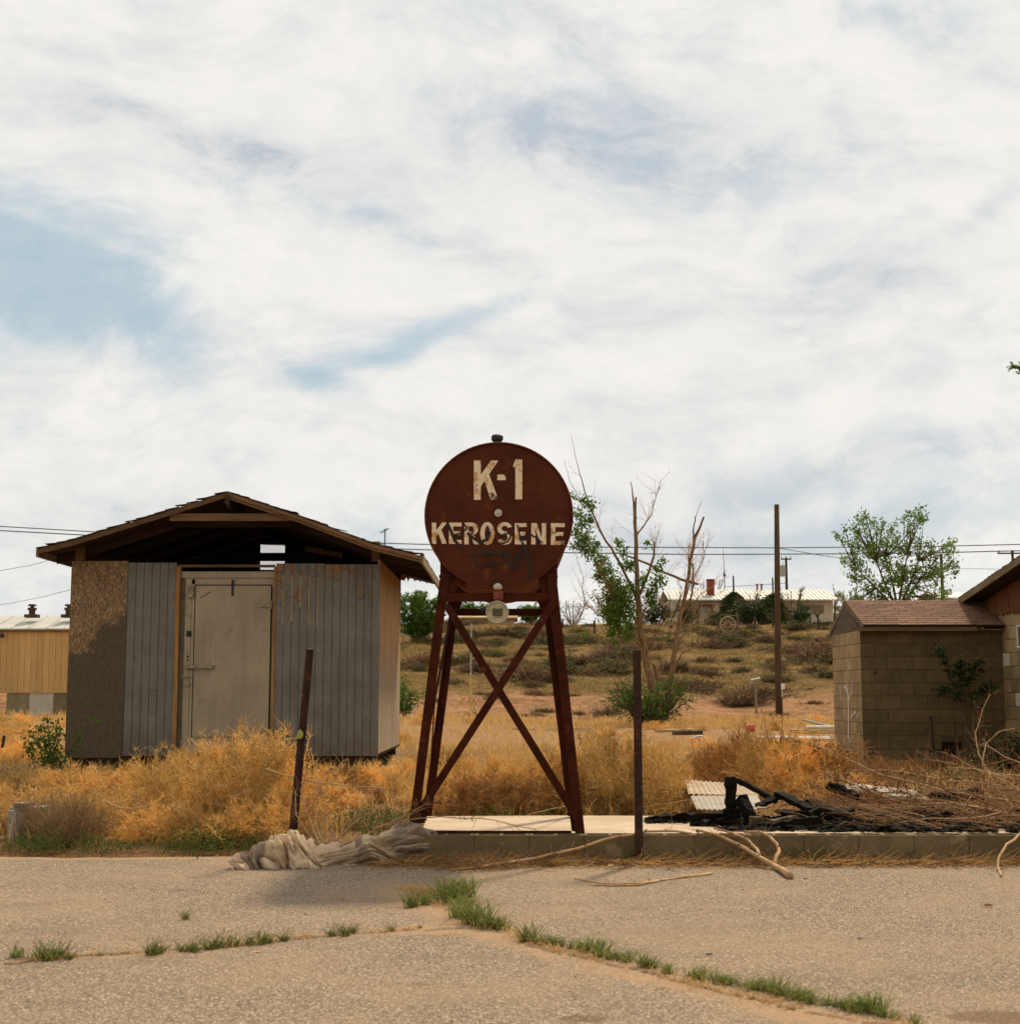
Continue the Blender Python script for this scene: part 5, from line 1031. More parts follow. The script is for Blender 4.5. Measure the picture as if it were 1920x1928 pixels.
# field fence along the hill crest: every post its own, the wires one thing
fp = [(868,1168,1206,104),(1001,1170,1192,108),(1119,1168,1196,104),(1420,1160,1186,112),(1455,1150,1178,114),(1491,1158,1185,112),(1526,1165,1192,110),(1540.5,1156,1198,106),(1312,1162,1192,113),(1352,1160,1182,114),(1576,1170,1195,108),(940,1170,1196,107),(1060,1172,1192,108)]
wl = ['dark fence post on the hill at the left behind the tank', 'fence post on the hill right of the beige outbuilding', 'isolated dark fence post on the crest right of the tank', 'fence post between the two dark junipers', 'fence post in front of the right juniper', 'slim fence post just right of the tall bare pole', 'short fence post right of the tall pole with a rail behind', 'tallest forked fence post near the block outbuilding', 'fence post before the farmhouse porch', 'fence post beside the wagon wheel gate', 'fence post beside the block outbuilding corner', 'fence post on the hill under the round meter', 'low fence post on the crest seen at the right tank leg']
for (px, pt_, pb, Y), lb in zip(fp, wl):
    q = P(px, pb, Y); z0 = gz(q.x, Y); zt_ = max(P(px, pt_, Y).z, z0+.7); b = MB(); b.tube([(q.x, Y, z0-.2), (q.x+random.uniform(-.05,.05), Y, (z0+zt_)/2), (q.x+random.uniform(-.06,.06), Y, zt_)], [.085, .08, .07], 6)
    if px == 1540.5: b.tube([(q.x, Y, zt_-.3), (q.x-.35, Y, zt_+.2)], [.05, .03], 5); b.tube([(q.x, Y, zt_-.2), (q.x+.3, Y, zt_+.3)], [.05, .03], 5)
    tag(b.build('fence_post', M['far_pole'], None, (q.x, Y, z0)), lb, 'fence post', 'posts of the fence on the hill crest')
b = MB(); a = P(1529, 1173, 109); c_ = P(1570, 1172, 109); b.tube([a, c_], .06, 6); tag(b.build('fence_rail', M['far_pole'], None, tuple(a)), 'dark horizontal fence rail beside the block outbuilding', 'rail')
fpw = sorted([(P(px, pb, Y), Y) for px, pt_, pb, Y in fp if px < 1200], key=lambda t: t[0].x); b = MB()
for h_ in (.35, .7, .95): b.tube([(q.x, Y, gz(q.x, Y)+h_) for q, Y in fpw], .010, 3)
tag(b.build('fence_wire', M['wire'], None, tuple(fpw[0][0])), 'thin fence wires strung along the crest behind the tank', 'wire')
# chain-link gate frame and tall thin pipe by the van
q = P(766, 1222, 96); z0 = gz(q.x, 96); b = MB(); zt_ = P(766, 1170, 96).z; b.tube([(q.x,96,z0),(q.x,96,zt_)], .035, 6); b.tube([(q.x-1.6,96,zt_-.03),(q.x-.035,96,zt_-.03)], .025, 5); b.tube([(q.x-1.6,96,z0),(q.x-1.6,96,zt_)], .03, 6)
tag(b.build('chain_link_gate', M['grey_metal'], None, (q.x, 96, z0)), 'thin grey pipe gate frame standing in front of the cream van', 'gate')
b = MB(); pl_ = [P(755, 1193, 99), P(800, 1193.5, 99), P(826, 1197, 99), P(870, 1190, 100)]; b.tube(pl_, .02, 4)
for p_ in pl_: b.tube([(p_.x, p_.y, gz(p_.x, p_.y)-.1), p_], .03, 5)
for k in range(36):
    t = k/36*2.999; p_ = pl_[int(t)].lerp(pl_[int(t)+1], t % 1); g_ = gz(p_.x, p_.y); b.tube([(p_.x, p_.y, g_), (p_.x+.25, p_.y, p_.z)], .004, 3); b.tube([(p_.x+.25, p_.y+.004, g_), (p_.x, p_.y+.004, p_.z)], .004, 3)
tag(b.build('chain_link_fence', M['grey_metal'], None, tuple(pl_[0])), 'low chain link fence on the hill behind the left tank legs', 'fence')
# van with raised roof
YV = 104; vz = lambda py: P(770, py, YV).z; vx = lambda px: P(px, 1200, YV).x
zb_ = gz(vx(770), YV)
van = root('camper_van', (vx(760), YV, zb_), 'cream camper van with a raised roof pod parked on the hill behind the shed', 'van')
zt_ = vz(1197); zb2 = zt_-2.0
side = [(vx(640), zb2), (vx(803), zb2), (vx(803), zb2+.55), (vx(800), zb2+.85), (vx(796), zb2+1.1), (vx(790), zt_-.12), (vx(786), zt_-.02), (vx(780), zt_+.04), (vx(645), zt_+.04), (vx(640), zt_-.1)]
b = MB(); b.prism([(x, YV, z) for x, z in side], (0, 1.9, 0)); vb = b.build('body', M['van'], van, bevel=.05)
b = MB(); b.prism([(vx(690), YV+.2, zt_+.05), (vx(789), YV+.2, zt_+.05), (vx(786), YV+.2, zt_+.22), (vx(779), YV+.2, zt_+.36), (vx(770), YV+.2, zt_+.44), (vx(700), YV+.2, zt_+.42)], (0, 1.5, 0)); b.build('roof_pod', M['van'], van, bevel=.04)
b = MB()
for a, c_ in ((757, 764), (765.5, 771.5), (773, 785)): b.prism([(vx(a), YV-.012, vz(1217)), (vx(c_)+(.15 if c_ > 780 else 0), YV-.012, vz(1217)), (vx(c_), YV-.012, vz(1207)), (vx(a), YV-.012, vz(1207))], (0, .010, 0))
b.prism([(vx(789.5), YV-.012, zb2+1.12), (vx(793.5), YV-.012, zb2+1.12), (vx(789), YV-.012, zt_-.25), (vx(787.5), YV-.012, zt_-.25)], (0, .010, 0))
b.build('window', M['van_glass'], vb)
b = MB(); b.box(vx(797), vx(799), YV-.25, YV-.05, zb2+1.1, zb2+1.4); b.build('mirror', M['black'], vb)
for px in (665, 783):
    b = MB(); b.tube([(vx(px), YV-.02, zb2), (vx(px), YV+.2, zb2)], .35, 16); w_ = b.build('wheel', M['black'], van)
# wagon wheels by the gate on the hill
def wagon(px, py, Y, r, lab):
    q = P(px, py, Y); o = root('wagon_wheel', (q.x, Y, q.z-r), lab, 'wheel', 'wagon wheels beside the gate of the farmhouse')
    b = MB(); n_ = 28; b.tube([(q.x+math.cos(2*math.pi*i/n_)*r, Y, q.z+math.sin(2*math.pi*i/n_)*r) for i in range(n_+1)], .045, 6); b.build('rim', M['board'], o)
    b = MB()
    for i in range(14): a = 2*math.pi*i/14; b.tube([(q.x+math.cos(a)*.1, Y, q.z+math.sin(a)*.1), (q.x+math.cos(a)*r, Y, q.z+math.sin(a)*r)], .026, 5)
    b.build('spokes', M['board'], o); b = MB(); b.tube([(q.x, Y-.12, q.z), (q.x, Y+.1, q.z)], .12, 12); b.build('hub', M['brick'], o)
wagon(1370, 1176, 108, .56, 'pale wooden wagon wheel right of the farmhouse gate'); wagon(1263, 1180, 106, .55, 'wagon wheel left of the gate, partly hidden by bare twigs')
b = MB(); a = P(1356, 1158, 108.3); c_ = P(1388, 1160, 108.3); b.tube([a, c_], .04, 5); b.tube([(a.x,108.3,gz(a.x,108.3)),a], .05, 5); b.tube([(c_.x,108.3,gz(c_.x,108.3)),c_], .05, 5); tag(b.build('gate_rail', M['bark_far'], None, tuple(a)), 'pale pole frame holding the right wagon wheel', 'frame')
# ---------------------------------------------------------------- plant builders
def unit(v): return v/(np.linalg.norm(v, axis=-1, keepdims=True)+1e-9)
def grow(S, start, d, length, k, rad, droop=0.0, wig=.25, up=0.0):
    """N wandering stalks from start (N,3) along d; returns the point arrays"""
    N = len(start); pts = np.empty((N, k, 3)); pts[:, 0] = start; d = unit(d); seg = (np.broadcast_to(length, (N,))/(k-1))[:, None]
    for i in range(1, k):
        d = unit(d+rng.normal(size=(N, 3))*wig+np.array([[0, 0, up-droop*i]])); pts[:, i] = pts[:, i-1]+d*seg
    t = np.linspace(1, .35, k)[None]*np.broadcast_to(rad, (N,))[:, None]; S.stalks(pts, t); return pts
def pick(pts, n, lo=.25, hi=1.0):
    N, k, _ = pts.shape; i = rng.integers(0, N, n); f = rng.uniform(lo, hi, n)*(k-1.001); j = f.astype(int); fr = (f-j)[:, None]
    p = pts[i, j]*(1-fr)+pts[i, j+1]*fr; return p, unit(pts[i, j+1]-pts[i, j])
def tumble_mesh(name, Rr, H, n1=40, n2=420, n3=2000, th=.0040, bits=900):
    S = Strands(); a = rng.uniform(0, 6.283, n1); e = np.arccos(rng.uniform(.02, 1, n1)); d = np.stack([np.cos(a)*np.sin(e), np.sin(a)*np.sin(e), np.cos(e)], 1)
    L = 1/np.sqrt((d[:, 0]**2+d[:, 1]**2)/Rr**2+d[:, 2]**2/H**2)*rng.uniform(.6, .95, n1)
    s0 = rng.normal(size=(n1, 3))*[.06*Rr, .06*Rr, 0]; p1 = grow(S, s0, d, L, 6, th*1.5, wig=.16, up=.02)
    q, t = pick(p1, n2, .15, 1); p2 = grow(S, q, unit(t+rng.normal(size=(n2, 3))*.65+np.array([[0, 0, .15]])), rng.uniform(.18, .42, n2)*min(Rr, H)*1.1, 5, th*.85, wig=.3)
    q, t = pick(p2, n3, .1, 1); p3 = grow(S, q, unit(t+rng.normal(size=(n3, 3))*.8+np.array([[0, 0, .1]])), rng.uniform(.05, .20, n3)*min(Rr, H), 4, th*.6, wig=.35)
    q, t = pick(p3, bits, .2, 1); S.leaves(q, rng.uniform(.012, .03, bits), .35, dirs=t+rng.normal(size=(bits, 3))*.8); n4 = 500; top = q[q[:, 2] > H*.45]; k4 = rng.integers(0, len(top), n4); grow(S, top[k4], rng.normal(size=(n4, 3))*[.6, .6, .3]+[0, 0, 1], rng.uniform(.03, .12, n4), 4, th*.6, wig=.3)
    for v in S.V: v[:, 2] = np.abs(v[:, 2])
    return S.mesh(name)
def instance(name, me, mat, loc, rz, sc, label, cat, group):
    o = bpy.data.objects.new(name, me); col.objects.link(o); o.location = loc; o.rotation_euler = (0, 0, rz); o.scale = sc
    if mat and not me.materials: me.materials.append(mat)
    return tag(o, label, cat, group)

# ---- golden tumbleweeds
tms = [tumble_mesh('tumbleweed_a', .55, .62), tumble_mesh('tumbleweed_b', .6, .50), tumble_mesh('tumbleweed_c', .45, .55), tumble_mesh('tumbleweed_d', .62, .66, 46, 520, 2300, .0038)]
for t_ in tms: t_.materials.append(M['tumble'])
tmv = [m_.copy() for m_ in tms[:2]]
for m_ in tmv: m_.materials[0] = M['tumble_brown']
LAB = {'left': 'one of the golden dry tumbleweeds heaped before the grey shed', 'mid': 'one of the golden dry tumbleweeds crowding behind the tank stand', 'right': 'one of the tan dry tumbleweeds beyond the charred timber', 'far': 'one of the small golden dry weeds out in the field behind the tank', 'under': 'one of the pale golden dry weeds along the shed foot right of the leaning post'}
def put_tumble(px, py_base, Y, s, zone, hs_=1.0):
    x = P(px, py_base, Y).x; gold = random.random() < .8 or zone == 'far'; lab_ = LAB[zone] if gold else LAB[zone].replace('golden', 'browner').replace('tan ', 'browner ')
    instance('tumbleweed', random.choice(tms if gold else tmv), None, (x, Y, gz(x, Y)-.03), random.uniform(0, 6.28), (s*random.uniform(.9,1.15), s*random.uniform(.9,1.15), s*hs_*1.12*random.uniform(.9,1.1)), lab_, 'tumbleweed', lab_.replace('one of ', ''))
TZ = 1.12
for px, Y, s, h in [(255,13.0,.95,.82),(330,12.9,1.0,.95),(400,12.6,1.05,1.05),(470,12.6,1.15,1.12),(515,13.1,1.05,1.15),(190,13.4,.8,.8),(290,12.3,.8,.75),(360,12.2,.75,.8),(430,12.1,.75,.85),(500,12.2,.85,.9),(535,12.6,.8,.9),(120,14.0,.8,.6),(60,13.6,.7,.6),(10,14.0,.8,.65),(-50,13.8,.8,.7),(160,15.2,.85,.75),(230,15.2,.9,.8),(310,15.5,.9,.9),(390,15.3,1.0,1.0),(460,15.4,1.0,1.15),(520,15.2,.8,.95),(40,15.8,.8,.6),(100,16.4,.8,.6),(425,14.2,1.0,1.1),(500,14.2,1.0,1.15),(350,14.0,.95,.95),(20,12.9,.55,.6)]:
    put_tumble(px, 1500, Y, s, 'left', h*.92)
for px, Y, s, h in [(600,15.6,.8,.7),(650,16.2,.75,.65),(700,16.6,.7,.6),(745,16.0,.7,.6),(580,14.4,.7,.75),(780,15.0,.6,.6),(640,14.8,.6,.5),(690,17.6,.6,.6),(760,18.0,.7,.6),(715,15.2,.55,.5)]:
    put_tumble(px, 1480, Y, s, 'under', h)
for px, Y, s, h in [(835,14.4,.85,.80),(880,14.0,.85,.8),(930,14.1,.9,.8),(985,14.1,.9,.78),(1030,14.5,.8,.8),(1080,14.4,1.0,.95),(1130,14.2,1.05,1.0),(1180,14.1,1.1,1.02),(1235,14.3,1.0,.95),(1275,14.6,.75,.8),(1105,15.6,1.05,1.1),(1160,15.9,1.1,1.15),(1215,15.8,1.1,1.1),(1050,16.5,.9,.85),(860,16.5,.85,.8),(920,16.8,.8,.75),(980,16.6,.85,.75),(1255,16.2,.8,.9),(1125,17.6,1.0,1.0),(1190,18.2,1.0,1.0),(1230,18.6,.9,.9),(1000,18.5,.8,.6),(840,19,.8,.6),(1060,18.6,.9,.8)]:
    put_tumble(px, 1480, Y, s, 'mid', h)
tbr = [tumble_mesh('brown_weed_a', .55, .7), tumble_mesh('brown_weed_b', .62, .6)]
for t_ in tbr: t_.materials.append(M['tumble_brown'])
for i, (px, Y, s, h, mt) in enumerate([(1310,18.2,.9,.8,0),(1350,17.6,.9,1.0,1),(1385,17.2,1.0,1.1,1),(1430,16.6,1.05,1.0,0),(1475,16.4,1.05,1.0,0),(1515,16.2,1.1,.95,0),(1550,16.0,1.0,.9,0),(1400,19.0,1.1,1.15,1),(1450,18.8,1.1,1.2,1),(1500,18.6,1.1,1.05,1),(1560,18.2,1.1,.95,1),(1340,20,.9,.8,1),(1480,21,1.0,.8,0),(1540,21,1.0,.8,0),(1440,24,1.0,.8,0),(1500,25,1.0,.7,0),(1400,26,1.0,.7,0),(1600,17.0,.9,.8,1),(1640,18.4,.9,.7,1),(1585,20.2,.9,.75,1),(1700,20.8,.8,.6,1)]):
    x = P(px, 1480, Y).x; me_ = random.choice(tbr) if mt else random.choice(tms)
    if mt: instance('dry_shrub', me_, None, (x, Y, gz(x, Y)-.03), random.uniform(0, 6.28), (s, s, s*h), 'one of the brown dry shrubs between the charred timber and the block outbuilding', 'shrub', 'brown dry shrubs near the block outbuilding')
    else: put_tumble(px, 1480, Y, s, 'right', h)
for i in range(46):
    Y = random.uniform(19, 46); px = random.choice([random.uniform(755, 1300), random.uniform(1290, 1570), random.uniform(-20, 130)]); s = random.uniform(.5, .85)
    put_tumble(px, 1400, Y, s, 'far', random.uniform(.45, .75))

# ---- grey-brown dead clump by the left, low green weeds along the asphalt edge
S = Strands(); n = 170; a = rng.uniform(0, 6.283, n); d = np.stack([np.cos(a)*.55, np.sin(a)*.45, np.ones(n)], 1); p = grow(S, rng.normal(size=(n, 3))*[.12, .1, 0], d, rng.uniform(.3, .62, n), 7, .0035, wig=.22)
q, t = pick(p, 900, .2, 1); grow(S, q, t+rng.normal(size=(900, 3))*.6, rng.uniform(.05, .2, 900), 4, .002, wig=.3); deadm = S.mesh('dead_weed')
for px, Y, s, lb in ((122, 12.0, .8, 'grey brown dead weed clump left of the big tumbleweed heap'), (150, 12.3, .7, 'smaller grey dead weed tuft leaning behind the left weed clump'), (70, 12.4, .75, 'tan dead weed clump beside the small grey box')):
    x = P(px, 1580, Y).x; instance('dead_weed', deadm, M['tumble_grey'], (x, Y, gz(x, Y)), random.uniform(0, 6), (s, s, s), lb, 'weed', 'dead weeds at the left edge')
def weed_mesh(name, n=60, h=.18, w=.16, nl=420, ls=.02):
    S = Strands(); a = rng.uniform(0, 6.283, n); d = np.stack([np.cos(a)*.6, np.sin(a)*.6, np.ones(n)], 1); p = grow(S, rng.normal(size=(n, 3))*[w, w*.6, 0], d, rng.uniform(.5, 1, n)*h, 4, .0022, wig=.15)
    q, t = pick(p, nl, .1, 1); S.leaves(q, rng.uniform(.6, 1.3, nl)*ls, .5, dirs=t+rng.normal(size=(nl, 3))*.7); return S.mesh(name)
wm = [weed_mesh('green_weed_a'), weed_mesh('green_weed_b', 80, .24, .12), weed_mesh('green_weed_c', 50, .14, .2)]
for t_ in wm: t_.materials.append(M['weed'])
for i, (px, Y, s) in enumerate([(40,11.75,.9),(75,11.7,1),(15,11.9,1),(110,11.75,.9),(170,11.8,.8),(200,11.7,1.1),(330,11.8,.8),(370,11.75,1.1),(405,11.7,1.2),(455,11.85,1.0),(520,11.8,.9),(540,11.9,1.0),(600,11.9,.7),(410,12,1.2),(240,11.9,.7)]):
    x = P(px, 1600, Y).x; instance('green_weed', wm[i % 3], None, (x, Y, gz(x, Y)-.01), random.uniform(0, 6), (s, s, s*random.uniform(.8,1.2)), 'one of the low green weeds at the foot of the left tumbleweeds', 'weed', 'low green weeds along the left asphalt edge')
for i, (px, Y, s) in enumerate([(900,13.0,1.1),(940,12.98,1.2),(980,13,1.1),(860,13.1,1),(1020,13,.9),(1180,13.1,.8),(1120,13,.7),(1250,13.1,.6),(700,13.6,1.2),(740,13.4,1.3),(670,13,1.1),(720,12.8,1.2),(770,13.1,1.1),(1650,18.9,1.6),(1720,18.6,1.8),(1780,18.8,1.8),(1840,18.8,1.6),(1690,19.4,1.6)]):
    x = P(px, 1500, Y).x; instance('green_weed', wm[i % 3], None, (x, Y, gz(x, Y)-.01), random.uniform(0, 6), (s, s, s), 'one of the green weeds under the dry tumbleweeds behind the slab' if px > 800 and px < 1500 else ('one of the green weeds between blanket and shed' if px < 800 else 'one of the green weeds at the foot of the block outbuilding'), 'weed', 'green weeds behind the slab' if px > 800 and px < 1500 else ('green weeds between blanket and shed' if px < 800 else 'green weeds at the block outbuilding'))
for i, (px, h) in enumerate([(1165,.7),(1178,.8),(1190,.7),(1250,.8),(1290,.6),(1340,.7),(1355,.9),(1372,.8),(1460,.9),(1477,1.0),(1500,1.0),(1518,1.1),(1565,.5),(1682,.9),(1835,.6),(1408,.7)]):
    x = G(px, 1612, 0).x; instance('green_weed', wm[1], None, (x, 10.93, -.02), random.uniform(0, 6), (.35, .25, h*.75), 'one of the thin green weeds growing against the front of the block kerb', 'weed', 'thin green weeds along the kerb')

# ---- grass tufts in the cracks of the asphalt
def tuft_mesh(name, n, h, w, sp): 
    S = Strands(); b_ = rng.normal(size=(n, 3))*[sp, sp*.5, 0]; b_[:, 2] = -.004; S.blades(b_, rng.uniform(.35, 1, n)*h, w, .85); return S.mesh(name)
gt = [tuft_mesh('grass_a', 75, .18, .0065, .030), tuft_mesh('grass_b', 90, .13, .006, .045), tuft_mesh('grass_c', 42, .11, .006, .025)]
for t_ in gt: t_.materials.append(M['grass'])
tuf = [(775,1708,.9,0),(800,1703,.7,0),(845,1693,1.2,0),(858,1697,1.3,0),(835,1700,1.0,0),(875,1690,1.1,0),(868,1728,1.0,0),(885,1738,1.1,0),(905,1742,1.1,0),(925,1748,1.0,1),(940,1750,.8,1),(870,1712,.8,0)]
lb1 = 'one of the thick grass tufts below the right end of the blanket'
for px, py, s, k in tuf:
    q = G(px, py, 0); instance('grass_tuft', gt[k], None, tuple(q), random.uniform(0, 6), (s,)*3, lb1, 'grass', 'grass tufts below the blanket')
lb2 = 'one of the grass tufts lining the long diagonal crack in the asphalt'
for px, py, s in [(995,1772,1),(1010,1776,1),(1025,1778,.9),(1040,1780,.8),(1060,1782,.9),(1080,1787,1),(1100,1790,.9),(1115,1793,.9),(1130,1800,.9),(1145,1806,1),(1160,1808,.9),(1180,1811,.7),(1215,1822,.8),(1225,1822,.7),(1258,1832,.7),(1300,1838,.7),(1320,1844,.9),(1345,1849,.9),(1360,1852,.8),(1375,1854,.7),(1398,1858,.6),(1425,1864,1),(1440,1866,.9),(1462,1872,.9),(1480,1876,.8),(1500,1880,.9),(1515,1884,.9),(1520,1890,.7),(1555,1893,.8),(1575,1896,.8),(1590,1900,.6),(1610,1902,.8),(1628,1906,1),(1645,1906,.9),(1660,1914,.8),(1690,1920,.6),(1720,1928,.7)]:
    q = G(px+random.uniform(-3,3), py, 0); instance('grass_tuft', random.choice(gt), None, tuple(q), random.uniform(0, 6), (s*.82, s*.82, s*random.uniform(.6, .85)), lb2, 'grass', 'grass tufts along the diagonal crack')
lb3 = 'one of the sparse weeds lining the curved crack at lower left'
S = Strands(); n = 26; a = rng.uniform(0, 6.283, n); d = np.stack([np.cos(a)*1.1, np.sin(a)*.8, np.full(n, .8)], 1); p = grow(S, rng.normal(size=(n, 3))*[.02, .015, 0], d, rng.uniform(.05, .15, n), 5, .0018, wig=.18, up=.05)
q, t = pick(p, 110, .3, 1); S.leaves(q, rng.uniform(.008, .018, 110), .4); S.blades(rng.normal(size=(50, 3))*[.03, .015, 0], rng.uniform(.03, .08, 50), .004, .7); sprm = S.mesh('sprawling_weed'); sprm.materials.append(M['grass'])
for px, py, s in [(30,1803,1.0),(75,1806,1.0),(95,1808,1.2),(105,1805,.9),(130,1807,.6),(285,1798,1.0),(300,1796,.8),(345,1792,.7),(365,1792,.9),(395,1788,.8),(410,1785,1.0),(440,1782,.9),(470,1779,.8),(492,1777,1.1),(505,1776,.8),(535,1772,.7),(350,1731,.7),(625,1763,.7),(650,1762,.9),(665,1756,.6),(735,1753,.5),(790,1748,.3),(190,1800,.3)]:
    q = G(px, py, 0); k = random.choice([sprm, sprm, gt[2]]); instance('crack_weed', k, None, tuple(q), random.uniform(0, 6), (s*.9,)*3, lb3, 'weed', 'sparse weeds along the curved crack')

# ---- dead blades and straw caught in the cracks
S = Strands()
for cr_, off, n_ in ((crackB, .02, 1100), (crackA, .0, 500), ([G(760,1672), G(860,1690), G(940,1750)], .05, 600)):
    k_ = rng.integers(0, len(cr_)-1, n_); t = rng.uniform(0, 1, n_); A_1 = np.array([tuple(q) for q in cr_]); q = A_1[k_]*(1-t[:, None])+A_1[k_+1]*t[:, None]
    q[:, :2] += rng.normal(size=(n_, 2))*[.03, .022+off]; q[:, 2] = .001; keep = np.sin(q[:, 0]*9)+rng.normal(size=n_)*.5 > -.4; q = q[keep]
    h = len(q)//2; S.blades(q[:h], rng.uniform(.015, .06, h), .004, 1.0); a = rng.uniform(0, 6.283, len(q)-h); grow(S, q[h:]+[0, 0, .003], np.stack([np.cos(a), np.sin(a)*.6, rng.uniform(0, .25, len(a))], 1), rng.uniform(.02, .09, len(a)), 3, .0016, wig=.3)
for v in S.V: v[:, 2] = np.maximum(v[:, 2], .001)
tag(S.build('crack_straw', M['straw']), 'dead straw and blades caught in the asphalt cracks', 'straw', kind='stuff')

# ---- litter of twigs, leaves and straw below the kerb and at the dirt edge
S = Strands(); n = 4200
x = rng.uniform(-1.0, 4.2, n); y = 10.98-np.abs(rng.normal(size=n))*.16-.02; k_ = rng.uniform(size=n) < .75+.25*np.sin(x*5)
x, y = x[k_], y[k_]; n = len(x); a = rng.uniform(0, 6.283, n)
p = grow(S, np.stack([x, y, rng.uniform(.002, .045, n)*np.exp(-(10.98-y)/.2)], 1), np.stack([np.cos(a)*1.6, np.sin(a)*.6, rng.normal(size=n)*.25], 1), rng.uniform(.04, .24, n), 4, .0022, wig=.3)
n = 3200; x = rng.uniform(-1.1, 4.2, n); y = 10.97-np.abs(rng.normal(size=n))*.15; S.leaves(np.stack([x, y, rng.uniform(.003, .02, n)], 1), rng.uniform(.012, .035, n), .6, .7)
n = 900; x = rng.normal(size=n)*.16-.25; y = 10.72+rng.normal(size=n)*.16; a = rng.uniform(0, 6.283, n); grow(S, np.stack([x, y, rng.uniform(.002, .03, n)], 1), np.stack([np.cos(a)*1.6, np.sin(a), rng.normal(size=n)*.3+.1], 1), rng.uniform(.05, .2, n), 4, .002, wig=.35)
n = 900; x = rng.uniform(-5, -1.7, n); y = 11.52+rng.normal(size=n)*.07; a = rng.normal(size=n)*.4; grow(S, np.stack([x, y, rng.uniform(.002, .02, n)], 1), np.stack([np.cos(a), np.sin(a), rng.normal(size=n)*.1], 1), rng.uniform(.04, .15, n), 3, .002)
for v in S.V: v[:, 2] = np.maximum(v[:, 2], .001)
tag(S.build('leaf_litter', M['brown_branch']), 'brown twigs and leaves littering the foot of the kerb', 'litter', kind='stuff')
S = Strands(); n = 1500; x = rng.uniform(-1.0, 4.2, n); y = 10.96-np.abs(rng.normal(size=n))*.19; a = rng.normal(size=n)*.7
grow(S, np.stack([x, y, rng.uniform(.004, .04, n)], 1), np.stack([np.cos(a)*1.6, np.sin(a)*.7, rng.normal(size=n)*.2], 1), rng.uniform(.05, .22, n), 4, .002, wig=.25)
n = 2200; x = rng.uniform(-1.5, 4.0, n); y = 12.95+np.abs(rng.normal(size=n))*.2; S.blades(np.stack([x, y, zt(x, y)], 1), rng.uniform(.04, .14, n), .005, .9)
for v in S.V: v[:, 2] = np.maximum(v[:, 2], .002)
tag(S.build('straw_litter', M['straw']), 'golden straw scattered over the litter by the kerb', 'straw', kind='stuff')
n = 150; x = rng.uniform(-3.5, 2.6, n); y = rng.uniform(5.9, 10.4, n); s_ = rng.uniform(.008, .02, n)
S = Strands(); c_ = np.stack([x, y, s_*.15+.003], 1); b = MB()
for i in range(n):
    r_ = float(s_[i])*.6; vs_ = [Vector((random.uniform(-1,1), random.uniform(-1,1), random.uniform(0,.8)))*r_+Vector(c_[i]) for _ in range(4)]; b.add(vs_, [(0,1,2),(0,2,3),(0,3,1),(1,3,2)])
tag(b.build('gravel_bits', M['bark_dark']), 'tiny dark stones and cinders scattered on the asphalt', 'gravel', kind='stuff')

# ---- field and hill grass
S = Strands(); n = 70000; y = 12.0+rng.power(1.2, n)*34; x = (rng.uniform(-.37, .37, n))*(y+1); kk = (wob(x, y, .7, 0, 12)+rng.normal(size=n)*.7 > -.1) & ~((x > -1.4) & (x < 6.4) & (y < 13.7)) & ~((y > 27) & (y < 40) & (rng.uniform(size=n) < .75)) & ~((x > -5.7) & (x < -1.5) & (y > 18.3) & (y < 22.4)) & ~((x > 5.3) & (y > 22.8) & (y < 25.3))
x, y = x[kk], y[kk]; S.blades(np.stack([x, y, zt(x, y)-.01], 1), rng.uniform(.07, .26, len(x))*(1+.01*y), .006+.0009*y*.5, .5)
tag(S.build('dry_grass', M['straw']), 'pale golden dry grass covering the field', 'grass', kind='stuff')
S = Strands(); n = 210000; y = 47+rng.power(1.35, n)*74; x = rng.uniform(-.38, .40, n)*y
dens = wob(x, y*1.0, .5, 12, 30)*.5+wob(x, y, 1.6, 30, 50)*.5+.8*sst(y, 58, 62)-.95*(1-sst(y, 57.5, 59.5)); kk = dens+rng.normal(size=n)*.45 > .35
x, y = x[kk], y[kk]; S.blades(np.stack([x, y, zt(x, y)-.02], 1), rng.uniform(.08, .27, len(x)), rng.uniform(.02, .05, len(x)), .8)
tag(S.build('hill_grass', M['hill_grass']), 'dry olive and tan grass covering the hill', 'grass', kind='stuff')
n = 420; b = MB(); x = rng.uniform(-.3, .36, n); y = rng.uniform(52, 118, n)
for i in range(n):
    yy = float(y[i]); xx_ = float(x[i])*yy
    if random.random() < .45: yy = random.uniform(96, 104); xx_ = random.uniform(8, 26)
    r_ = random.uniform(.06, .22); o_ = Vector((xx_, yy, gz(xx_, yy)))
    vs_ = [o_+Vector((random.uniform(-1,1)*r_, random.uniform(-1,1)*r_, random.uniform(0,.7)*r_)) for _ in range(6)]; b.add(vs_, [(0,1,2),(0,2,3),(0,3,4),(0,4,5),(1,3,2),(2,4,3),(5,4,1),(1,0,5)])
tag(b.build('hill_stones', M['kerb_top']), 'small pale stones and scraps strewn over the hill', 'stones', kind='stuff')

